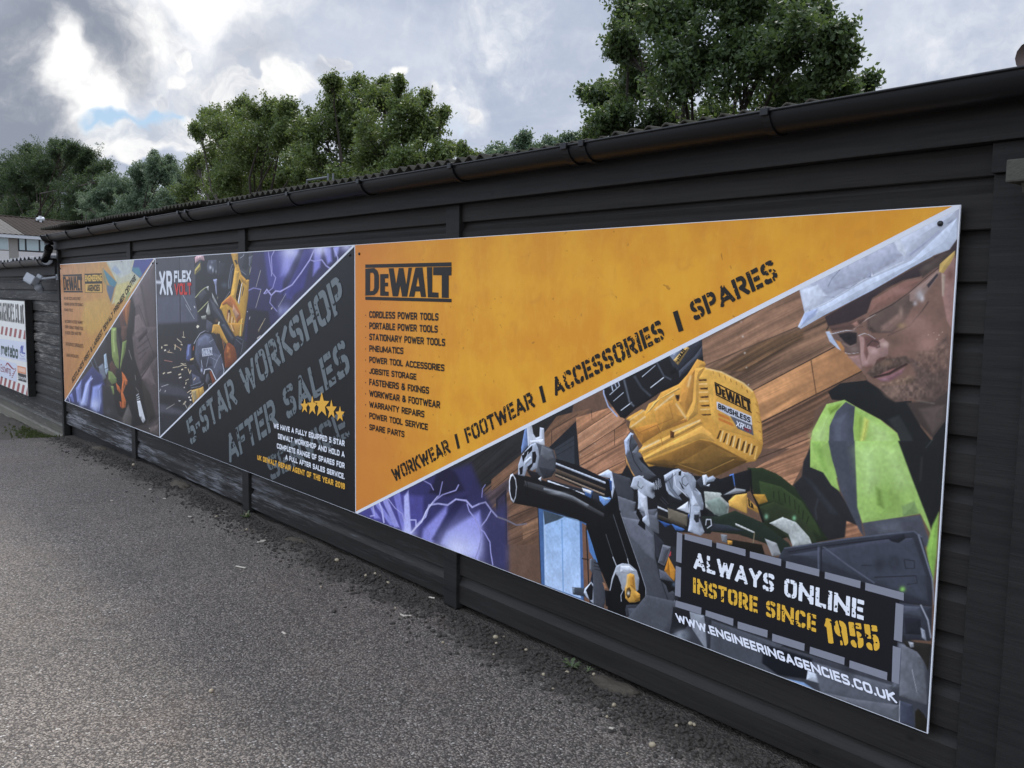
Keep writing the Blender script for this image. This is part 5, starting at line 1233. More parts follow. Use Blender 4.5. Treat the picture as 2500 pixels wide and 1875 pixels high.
ART[2] = '''
P 2c2d33 2.45 -53,1444,3097,1420,3097,1375,-28,-61
P 45464f 3.9 -55,1421,872,1409,845,925,-27,884
P 3b3c45 2.99 -55,1421,540,1407,492,902,-28,872
P 4d5060 19.6 24,1102,857,1132,846,935,8,897
P 25262c 2.9 515,1402,502,902,520,903,533,1402
P cdd0d6 12.2 -6,1204,129,1200,136,1225,2,1228
P 24252a 13.9 -96,881,846,935,837,778,-42,687
P 2a2b31 10.1 -42,687,836,757,680,37,-98,-71
P 42434c 24.4 26,437,525,446,700,386,19,343
P 4a4b54 20.5 14,273,453,273,633,249,8,202
P 24252b 20.5 19,343,520,369,517,324,14,285
P 2c2a52 6.13 1785,1404,3067,1421,3067,1376,2046,929,1653,839,1734,1213
P 1c1b2a 11.5 1717,1047,2008,1035,2045,911,1673,783
P 41408a 13.9 1956,1395,2443,1398,2326,1110,2012,1186
P 6d6dc0 15.2 2257,1399,2443,1402,2329,1263,2175,1247
P 1e1c44 10.6 2425,1395,2497,1397,2329,1229,2192,1126,2213,1212
P 34327a 10.4 2479,1393,2602,1397,2475,1179,2250,1109
P 7f7fd0 10.1 2602,1397,2688,1396,2669,1292,2583,1244
P 8888d8 9.91 2704,1396,2787,1398,2802,1321,2753,1306
P 9a9ae4 8.36 2819,1399,2883,1398,2867,1358,2835,1344
G dcdcf6 0.9 2304,1385,0.0075543,-0.00017513,-0.00053957,-0.019776
G b0b0ec 0.6 2255,1314,0.010412,-0.00025257,-0.00021801,-0.013053
G e0e0f8 0.8 2671,1387,0.0098546,-0.00014687,-0.00073165,-0.025101
G d4d4f4 0.8 2961,1393,0.012981,-0.00010829,-0.0010321,-0.032886
P aeaade 2.31 2596,1391,2543,1336,2434,1264,2323,1198,2171,1160,2110,1164,2053,1139,1991,1174,1941,1143,1955,1139,1991,1162,2051,1128,2116,1156,2174,1152,2333,1193,2446,1260,2555,1332,2609,1388
P a19ed6 2.16 2547,1331,2601,1322,2684,1328,2732,1296,2782,1279,2789,1285,2741,1301,2690,1335,2602,1328,2551,1337
P 9a97d0 2.37 2012,1393,2050,1273,2109,1238,2068,1179,1965,1143,1973,1139,2078,1176,2122,1239,2061,1275,2024,1393
P a19ed6 2.36 2094,1397,2052,1362,2060,1283,2049,1248,2061,1247,2072,1282,2064,1361,2105,1394
P 8c89c4 2.38 2046,1134,2023,1088,2125,1036,2134,1040,2036,1090,2058,1133
P b4b2e4 2.79 2814,1390,2861,1335,2845,1305,2856,1304,2873,1335,2825,1392
P 8885c0 2.46 1908,1171,1798,1180,1706,1161,1713,1155,1800,1173,1905,1165
G 9ea4d8 0.6 2248,1041,0.012935,-0.00031378,0.00045297,-0.019359
G aab0d8 0.6 2170,1047,0.025293,-0.00065789,0.00063583,-0.02872
P 191a1d 1.22 816,1406,1027,1404,1237,1402,1453,1406,1509,1362,1519,1306,1478,1207,1441,1140,1292,1077,1255,1042,1456,891,1283,884,1142,934,1088,950,994,954,918,963,862,1005,817,1076,827,1250,811,1323 bev=.4,12
P c79aa0 1.25 825,1384,884,1404,980,1403,1006,1359,968,1363,921,1367,832,1344 bev=.4,12
P d8b0b0 3.32 884,1397,961,1399,969,1370,883,1372 bev=.4,12
P 3a3c3e 1 821,1319,940,1371,946,1292,827,1254,808,1261 bev=.4,12
P a79548 1 820,1301,925,1346,927,1303,818,1265 bev=.4,12
P 2a2418 2.1 839,1281,918,1312,908,1316,829,1285
P 3e4250 3.25 1072,1361,1217,1361,1232,1299,1122,1263,1058,1277,1042,1319 bev=.4,12
P 262830 3.18 1252,1340,1365,1335,1335,1261,1229,1248 bev=.4,12
G cfd4dc 0.95 1106,1312,0.038892,-0.0019502,-0.00099921,-0.071779
G c0c6d0 0.9 1151,1294,0.091761,-0.0045069,-0.00056449,-0.048096
G a0a6b2 0.8 1204,1283,0.069754,-0.0033409,-0.00075703,-0.07261
G b0b6c2 0.8 1269,1347,0.11356,-0.0052798,-0.0039246,-0.20964
G 8a90a0 0.7 1135,1346,0.054869,-0.0027174,-0.0017583,-0.096165
P 8d93b4 2.02 1148,1231,1220,1234,1209,1193,1215,1124,1197,1134,1182,1193 bev=.4,12
P 25272e 1.95 1458,1330,1500,1332,1507,1313,1460,1180,1400,1159,1411,1213 bev=.4,12
P 6a7080 2.35 1478,1330,1451,1307,1405,1213,1411,1169,1423,1170,1417,1213,1462,1306,1488,1328
P 787e90 1.17 1487,1303,1461,1280,1431,1173,1437,1173,1467,1280,1493,1302
P a9aeb8 1.19 1431,1153,1379,1123,1326,1091,1330,1090,1383,1122,1436,1152
G 5a6a80 0.6 1341,1193,0.016497,-0.00073782,4.6842e-05,-0.049117
G b0b0a0 0.7 1223,1110,0.079954,-0.0037812,0.0011085,-0.096494
P 1d1e20 1.24 819,1102,929,1157,1025,1186,1081,1186,1134,1144,1204,1093,1238,1048,1147,1039,1112,1074,1058,1087,882,1012,853,1008,822,1073 bev=.4,12
P 3c3e46 3.34 869,1121,986,1164,1041,1136,925,1078 bev=.4,12
P c6c98a 1.25 824,1104,933,1152,1009,1173,1055,1180,1051,1185,1003,1177,924,1155,814,1107
P c6c98a 1.26 862,1003,926,1026,1062,1082,1053,1085,917,1029,853,1006
P a4a6a2 1.24 1025,1182,1072,1186,1070,1154,1052,1158 bev=.4,12
P 8f918e 1.22 1125,1144,1195,1089,1247,1045,1176,1075,1132,1109 bev=.4,12
P 9a9b92 1.66 1057,1077,1091,1017,1090,993,1043,988,1011,1008 bev=.4,12
P 8e8f86 1.26 919,977,1015,987,1013,958,937,956 bev=.4,12
G 2a2a2a 0.9 1080,971,0.01797,-0.00090482,0.0016228,-0.056608
P 4a4c58 3.32 1023,959,1124,934,1131,892,1047,875,1010,894 bev=.4,12
P c8952f 1 1453,1403,1576,1403,1566,1335,1619,1259,1682,1232,1737,1226,1717,1116,1682,1024,1630,898,1422,890,1290,1025,1255,1038,1292,1077,1441,1133,1478,1207,1519,1306 bev=.4,12
P d4a03a 2.33 1514,1286,1580,1279,1550,1147,1499,1110,1466,1126 bev=.4,12
P b98428 2.28 1595,1259,1682,1229,1696,1193,1618,1220 bev=.4,12
P b4652a 3.93 1292,1073,1441,1126,1498,1100,1594,1016,1601,983,1534,947,1463,1046,1370,1071,1309,1060 bev=.4,12
P b98a6a 5.47 1480,1070,1529,1034,1577,1005,1526,974,1470,1029 bev=.4,12
P 241c14 1 1509,1352,1542,1355,1565,1328,1549,1322 bev=.4,12
P 2a2018 1 1515,1401,1531,1402,1527,1391 bev=.4,12
P 2a1c10 1.19 1394,1031,1428,1035,1436,1012,1401,984,1384,1000 bev=.4,12
P a5622c 1.99 1386,1034,1366,969,1383,969,1403,1034
P e0b98a 2.38 1401,1015,1381,949,1400,949,1420,1014
P 8f4f22 1.98 1428,1015,1408,923,1423,923,1444,1015
P e0b98a 2.37 1452,989,1432,910,1449,910,1469,989
P 8f4f22 1.97 1474,983,1458,898,1472,898,1488,983
P dcb382 2.36 1489,970,1473,892,1490,892,1506,970
P 8f4f22 1.96 1512,953,1501,893,1512,893,1523,954
P c9a24a 1.55 1608,980,1633,984,1622,898,1573,896 bev=.4,12
P 2b2420 1 1524,1110,1577,1220,1594,1233,1609,1213,1547,1084 bev=.4,12
P c49030 1.16 1543,1107,1596,1213,1590,1213,1537,1107
P d6d6d6 1 1556,1084,1617,1200,1633,1210,1579,1068 bev=.4,12
P 26262a 1 1614,1118,1649,1190,1656,1174,1630,1128 bev=.4,12
P 2a2a30 1.15 1576,1081,1624,1187,1617,1187,1568,1081
P 34363f 1.51 1576,1401,1805,1400,1779,1321,1745,1232,1690,1226,1619,1265,1582,1331 bev=.4,12
P 23252b 2.26 1672,1391,1735,1392,1740,1325,1700,1287,1621,1304 bev=.4,12
P 5a5d6a 2.98 1734,1367,1796,1378,1779,1331,1740,1309 bev=.4,12
P b0b4c4 1.52 1601,1362,1651,1374,1668,1387,1661,1389,1645,1376,1597,1365
P 7d8294 1.9 1602,1287,1649,1270,1688,1257,1693,1259,1654,1273,1607,1289
P 8a90a0 1.5 1730,1325,1767,1302,1735,1258,1741,1257,1774,1302,1735,1326
P a9a070 1.5 1751,1303,1742,1271,1750,1270,1759,1302
P 2b2d34 1.22 1058,1087,1096,1109,1176,1078,1238,1045,1456,891,1353,887,1162,970,1082,1024 bev=.4,12
P 4a4d57 3.25 1095,1095,1167,1068,1373,928,1321,947,1147,1025 bev=.4,12
G 9a6b40 0.6 1198,954,0.02776,-0.001324,0.0022476,-0.07177
P 2a2c33 1.2 1245,930,1334,951,1500,859,1508,835,1472,797,1406,820 bev=.4,12
P 474a54 3.19 1280,928,1333,940,1483,848,1457,833 bev=.4,12
P c28f36 1.22 1136,927,1236,934,1253,924,1388,816,1362,804,1294,836,1170,868,1106,869 bev=.4,12
P b88430 1.18 1394,946,1635,954,1616,870,1509,859,1460,891 bev=.4,12
P e0b98a 1.98 1430,936,1470,893,1483,896,1443,938
P 8f4f22 1.58 1465,937,1489,901,1498,903,1475,939
P d9c060 2.33 1593,946,1573,869,1593,869,1612,946
P 2a2320 1.22 1197,873,1251,868,1325,747,1347,652,1302,642,1254,736,1175,795 bev=.4,12
P 7c3f1e 3.6 1362,811,1414,817,1522,786,1528,712,1407,656,1329,644,1316,747 bev=.4,12
P a8602c 5.61 1370,798,1421,780,1427,726,1360,749 bev=.4,12
G c98a50 0.5 1402,725,0.038897,-0.0016692,0.0045295,-0.073098
G 6a2e14 0.7 1382,675,0.023209,-0.0010049,0.0039721,-0.058238
P c07020 1.22 1282,842,1313,767,1320,768,1289,842
P d99040 1.21 1300,843,1324,795,1329,796,1305,843
P 2a2c36 1.18 1509,866,1559,870,1631,851,1587,753,1544,713,1505,778,1481,797 bev=.4,12
P 6a7082 1.17 1524,858,1627,844,1601,777,1575,749,1581,749,1607,777,1634,846,1527,861
P 8a90a0 1.17 1515,845,1604,816,1607,818,1518,847
P 4a4f60 1.26 826,806,896,846,993,864,1096,858,1193,782,1262,730,1304,677,1311,629,1282,588,1173,551,1093,613,980,604,949,569,893,605,808,666,790,701 bev=.4,12
P 636a80 8.45 866,815,993,850,1077,840,1102,784,931,761,853,764 bev=.4,12
P 3a3d4a 6.79 860,720,1023,708,1114,650,961,618,867,655 bev=.4,12
P 55596a 6.61 1118,735,1244,722,1275,626,1183,570,1131,630 bev=.4,12
P c9cedb 1.28 778,777,820,809,900,856,985,877,1050,876,1051,879,984,880,894,858,812,810,770,779
P 1f2026 2.11 834,805,903,843,994,864,1094,858,1099,865,993,872,890,848,818,808
P aab0c0 1.69 1038,702,997,631,1004,631,1045,702
P a0a6b8 1.65 1259,734,1194,691,1136,631,1144,630,1202,690,1266,733
P 9aa0b0 1.66 1077,700,1205,683,1208,686,1081,702
P 9aa0b0 1.66 1068,802,1143,827,1139,829,1063,805
P c0c6d4 1.28 903,672,919,622,927,623,910,672
P dde0e8 1.68 956,573,976,606,1055,618,1088,611,1132,575,1167,550,1179,553,1143,579,1099,615,1058,624,965,609,943,573
P b6bac6 2.45 1280,671,1304,628,1285,596,1298,596,1317,629,1292,673
P dfe3ea 1 926,748,1120,769,1119,771,925,751
P dfe3ea 1 928,697,1122,720,1121,723,927,700
P 48507a 1.76 652,768,724,775,717,660,675,642,614,653,617,706 bev=.4,12
P 6a76a4 4.39 662,761,703,763,688,680,636,677 bev=.4,12
P 1b1c20 1.3 724,779,794,775,770,708,746,639,884,612,921,586,851,558,766,626,705,622,623,639,717,660 bev=.4,12
P c8643a 1.74 762,763,750,729,762,729,774,763
P d0b070 1 687,662,764,678,763,663,706,652 bev=.4,12
P 2c2f3a 1.74 694,621,766,633,881,568,959,567,936,492,876,476,695,456,669,544 bev=.4,12
P 4d5164 6.09 722,563,870,545,897,503,737,478 bev=.4,12
P aab0bc 1.31 687,469,779,488,899,517,897,519,777,490,685,471
P a0a6b6 1.3 696,454,878,482,949,510,944,512,875,484,694,457
G b9c0da 0.95 907,599,0.046814,-0.0025165,0.0040296,-0.05478
P 17181c 1.27 979,583,1055,603,1101,585,1125,515,1039,468,953,464,947,522 bev=.4,12
P 4a4d58 3.39 997,577,1036,587,1062,546,1013,506,976,524 bev=.4,12
P 7a3a20 1.68 1055,603,1093,606,1154,539,1107,514 bev=.4,12
P b8bac2 1.27 1044,480,1040,507,1090,522,1087,524,1033,508,1036,479
P c69a48 1.74 704,438,876,472,935,488,952,442,750,352,730,350 bev=.4,12
P a8946a 3.52 714,435,796,450,802,376,751,364 bev=.4,12
P b07828 2.17 836,461,856,465,862,401,842,395 bev=.4,12
P e8d8b0 1 539,815,602,814,604,819,541,820
P d0c0a0 1 565,858,568,820,576,821,573,858
P e0d0b0 1 430,797,523,773,530,777,438,801
P e8d8b0 1.34 506,757,544,755,550,763,513,765
P f4ecd0 2.56 827,904,856,894,884,905,855,915
P e8d8b0 1 389,755,377,715,393,716,404,755
P e0b888 1 360,750,507,726,497,713,506,712,519,728,366,753
P e8d8b0 1 147,734,233,737,234,742,148,739
P e8d8b0 1.41 91,724,85,707,108,708,114,724
P f0e8d0 1.4 155,690,196,697,187,706,146,699
P e0c8a0 1 206,688,363,684,365,687,209,692
P e0c8a0 1 267,708,243,687,251,686,275,707
P c08070 1 144,617,326,619,328,623,146,621
P e8d8b0 1 495,617,601,621,602,625,496,620
P e8d8b0 1 330,574,463,592,539,609,621,612,622,616,537,613,461,595,329,578
P e8d0a0 1.33 579,591,621,594,621,600,579,597
P e8d8b0 1.35 512,570,549,576,544,584,506,577
P e8d8b0 1.41 114,509,162,523,150,529,102,515
P f0e0c0 1.39 210,523,301,537,297,544,205,529
P e8d8b0 1.36 451,527,505,539,498,546,443,534
P f0e8d8 1.36 460,505,514,517,507,523,453,511
P f0d8a0 1.32 641,590,680,555,713,584,702,585,681,564,652,592
P e8d8b0 1.34 597,490,585,471,600,472,611,490
P e8d8b0 1 591,498,659,515,656,518,587,501
P c8c8c8 1 73,409,232,441,229,444,70,412
P c8c8c8 1 26,367,57,390,48,391,16,368
P d8d8d0 1 150,375,163,390,153,390,140,375
P f0e8d8 1.35 556,442,578,446,573,453,552,449
P f0d8b0 1.33 624,412,708,440,701,443,617,415
P f0d8b0 1.33 675,407,717,422,710,425,668,410
P f0d8b0 1.33 702,388,724,409,712,409,691,389
P fff0e0 1.34 647,377,673,382,668,390,642,386
P fff0e0 1.33 666,360,702,365,699,374,663,369
P d8d8d0 1 434,338,469,339,443,332,447,330,487,341,436,341
P d8c8a8 1 534,318,589,350,581,351,526,319
P d8c8a8 1 550,316,599,347,592,349,542,317
P c8c0b0 1 161,243,352,303,348,305,157,245
P c8c0b0 1 569,322,610,295,617,297,577,324
P d8c8a8 1 695,344,620,298,627,297,702,343
P f0d0a8 1.31 758,515,795,536,787,538,750,516
P c8b898 1 1859,913,1966,993,1961,994,1854,914
P b8a070 1 1866,907,1943,976,1939,977,1862,908
P c8c0b0 1 1838,1181,1909,1284,1904,1285,1833,1181
P c8c0b0 1 1830,1055,1912,1168,1907,1169,1825,1055
P b0b0b8 1 2147,1065,2252,1145,2247,1146,2142,1066
P d8d0c0 1 2053,1049,2068,1060,2059,1062,2044,1051
P c0c0c0 1 572,1121,730,1012,737,1013,579,1122
P c0c0c0 1 623,1054,787,955,793,956,629,1056
P e0e0e0 1 784,1046,803,1031,816,1034,797,1048
P e0e0e0 1 1695,1028,1707,1024,1713,1026,1701,1031
P d0d0d0 1 1732,980,1744,996,1737,997,1724,980
P f0e8c8 1.63 1231,950,1221,931,1244,930,1253,949
P f4ecd0 2.56 823,898,852,891,880,908,851,914
P e8e0d8 1 1842,863,1895,883,1890,886,1836,866
'''
ART[3] = '''
P c08a3c 1.57 -194,1460,2962,1429,2954,1319,445,-72,-326,-157 grad=b87a44,1393,1039,60,921
P c4953f 23.9 856,1030,1690,1085,1669,874,1048,720,727,798
P b9b89a 7.21 1593,1396,2394,1403,2323,1308,2514,1248,2231,1119,1726,1023,1897,1211
P b3b8b0 10.9 1650,1387,2331,1398,2272,1289,1982,1251,1824,1301
P 93a3b4 9.2 1743,1323,1857,1359,2027,1299,1904,1280
P c3b672 10.9 1882,1194,2241,1226,2362,1179,2206,1119,1823,1012,1803,1086
P d0c080 5.34 1881,1046,2514,1248,2413,1195,2206,1123
P 38428a 1.38 2388,1405,2873,1405,2545,1256,2514,1248,2311,1308
P 3f7e90 8.69 2326,1336,2497,1333,2564,1279,2514,1252,2323,1308
P 30365e 3.61 2010,1404,2070,1404,2048,1386
P 3b7a8c 4.51 1500,1339,1897,1213,1825,1169,1673,1194,1566,1270
P 4a5f78 7.54 1587,1194,1825,1178,1778,1119,1700,1043,1596,1143
P 8a7d48 9.53 1470,1339,1579,1262,1613,1169,1503,1228
P 84965a 5.04 2083,1049,2207,1135,2270,1131,2149,1066
P 3a3432 1.58 2895,1408,2961,1407,2869,-149,-131,-186,9,3 bev=.3,25
P 57494a 9.67 2461,1195,2882,1376,2873,816,2644,806,2391,936,2305,1092 bev=.3,25
P 6b5c5c 6.84 2307,1124,2474,1198,2576,1133,2691,808,2620,805,2471,1016,2373,1014 bev=.3,25
P 4a3f3e 4.83 2510,1195,2557,1195,2698,907,2725,809,2667,807 bev=.3,25
P 6e5f5f 5.93 2341,935,2466,958,2667,807,2328,792 bev=.3,25
P 2f2a2c 2.92 2464,1023,2684,807,2697,809,2478,1025
P a0602f 4.05 2066,1017,2228,1079,2276,1052,2243,972,2142,849,2059,935 bev=.3,25
P 8a4a2a 6.15 2009,975,2090,993,2107,888,2043,906 bev=.3,25
P 5b3a30 4.13 1925,932,2023,975,2081,887,2097,783,1991,778 bev=.3,25
P 23211f 5.03 2267,1092,2372,1007,2334,856,2278,790,2137,784,2170,870 bev=.3,25
P 564a4a 7.53 2247,748,2503,856,2895,870,2897,663,2794,663,2452,461,2380,504 bev=.3,25
P 5e5152 12.1 2327,782,2719,834,2777,673,2474,499 bev=.3,25
P 4c4243 6.01 2452,461,2717,576,2896,645,2895,169,2737,151,2593,376 bev=.3,25
P 615455 7.53 2468,432,2696,545,2827,408,2738,388 bev=.3,25
P 231e1f 3.02 2476,437,2779,602,2764,604,2461,439
P 2c2728 2.97 2603,817,2787,656,2800,658,2617,819
P 3a2f31 6.04 2421,768,2649,849,2664,814,2437,726 bev=.3,25
P 3a2f31 6.05 2403,673,2704,766,2688,772,2386,679
P 3a2f31 6.06 2417,625,2680,700,2666,706,2402,631
P 3a2f31 6.08 2453,579,2625,656,2606,660,2433,583
P 1e1d1e 6.64 1512,760,1696,820,1886,571,1768,460,1589,420,1518,601 bev=.3,25
P 191919 4.82 1847,825,2255,840,2311,597,2486,427,2652,201,2569,71,2180,-1,1900,56,1555,84,1709,298,1547,444,1876,467,1955,639 bev=.3,25
P 2a2624 9.15 2486,427,2697,325,2808,159,2624,78,2546,251 bev=.3,25
P 7c8f48 2.46 1691,819,1847,825,1836,709,1889,558,1876,467,1772,492,1691,559,1678,689 bev=.3,25
P 93a65e 4.91 1727,808,1824,812,1813,695,1822,567,1740,607 bev=.3,25
P 728546 2.41 2003,711,2126,730,2077,627,1987,545,1917,458,1922,509,1976,640 bev=.3,25
P 5a3c30 4.77 1995,843,2157,849,2106,729,2003,711,1967,766 bev=.3,25
P 50352e 4.99 1596,487,1689,532,1812,463,1784,402,1632,410 bev=.3,25
P 6d8046 2.51 1568,432,1678,427,1804,384,1800,345,1667,314,1560,351 bev=.3,25
P 7d9050 2.52 1554,298,1710,305,1724,234,1658,221,1572,253 bev=.3,25
P c0622a 2.43 1958,454,2038,428,2115,384,2091,344,2032,364,1982,271,2058,201,2033,148,1949,132,1918,252,1971,372 bev=.3,25
P b85a28 2.47 1778,343,1882,313,1921,278,1898,256,1815,281 bev=.3,25
P a85028 2.47 1870,189,1932,182,1948,126,1886,139 bev=.3,25
P d07038 2.43 2019,427,2043,353,1965,276,1980,276,2060,354,2036,429
P 2b2c30 6.86 931,469,1529,708,1563,597,1486,292,1393,284,1265,396 bev=.3,25
P 6c7684 4.29 1258,443,1415,488,1493,359,1351,321 bev=.3,25
P 9fb4c4 2.54 1441,563,1516,584,1568,432,1496,386,1455,437 bev=.3,25
P 2b2f36 2.54 1459,435,1574,456,1568,461,1452,439
P 5a6470 4.41 991,478,1107,410,1139,416,1024,484
P 4a5460 4.37 1094,520,1205,431,1237,436,1127,525
P 343a66 12.4 0,9,1052,435,1357,376,1461,276,1591,1 bev=.3,25
P 7c88c4 9.33 449,172,677,279,622,49,486,36 bev=.3,25
P 9aa6dc 10.9 803,247,1016,342,1037,309,829,35,620,35 bev=.3,25
P 3a3f70 9 962,303,1061,297,932,45,855,37 bev=.3,25
P 7f8cc8 15.9 1054,240,1348,293,1330,128,1174,8,956,34 bev=.3,25
G c8d0f0 0.8 1109,78,0.0058589,-0.00065647,0.0016448,-0.015915
G b8c2ec 0.8 648,45,0.0094448,-0.0011529,0.002338,-0.022908
P 6a74b4 7.66 183,73,302,114,375,24,290,16 bev=.3,25
P c4ccf0 2.72 659,45,776,143,918,269,1072,323,1056,327,898,271,754,143,637,45
P a4aee0 2.63 1233,28,1291,124,1278,226,1262,224,1274,123,1216,27
P b4bce8 2.9 141,60,192,12,217,17,166,65
P 2a2a2c 11.9 1370,282,1622,303,1777,108,1893,-10,1591,1,1364,9 bev=.3,25
G 5a5860 0.5 1530,61,0.0088665,-0.00091138,0.0027063,-0.024798
P 55504c 8.12 1941,48,2117,188,2208,91,2181,6,1956,-9 bev=.3,25
P c8cace 1.56 2348,237,2434,249,2485,184,2552,100,2494,69,2404,113,2372,184 bev=.3,25
P c0c2c6 1.56 2338,277,2416,303,2405,306,2326,281
P c0c2c6 1.56 2345,259,2423,282,2413,286,2335,263
P c0c2c6 1.56 2346,243,2430,264,2422,269,2339,248
P 7a7470 1.56 2323,345,2397,314,2407,317,2333,348
P 2a2a2a 1.56 2390,114,2455,97,2448,119,2437,117,2446,103,2399,117
P 463e3c 7.56 2640,50,2895,169,2900,6,2654,3 grain=.3 bev=.3,25
P 5f5450 7.57 2657,46,2873,108,2867,25,2673,12 grain=.3 bev=.3,25
G d0cac4 0.8 2648,45,0.069271,-0.00542,0.025725,-0.20751
P 8f8a86 2.35 2312,450,2328,408,2339,409,2324,451
P 8f8a86 2.36 2163,650,2235,574,2247,575,2175,652
'''
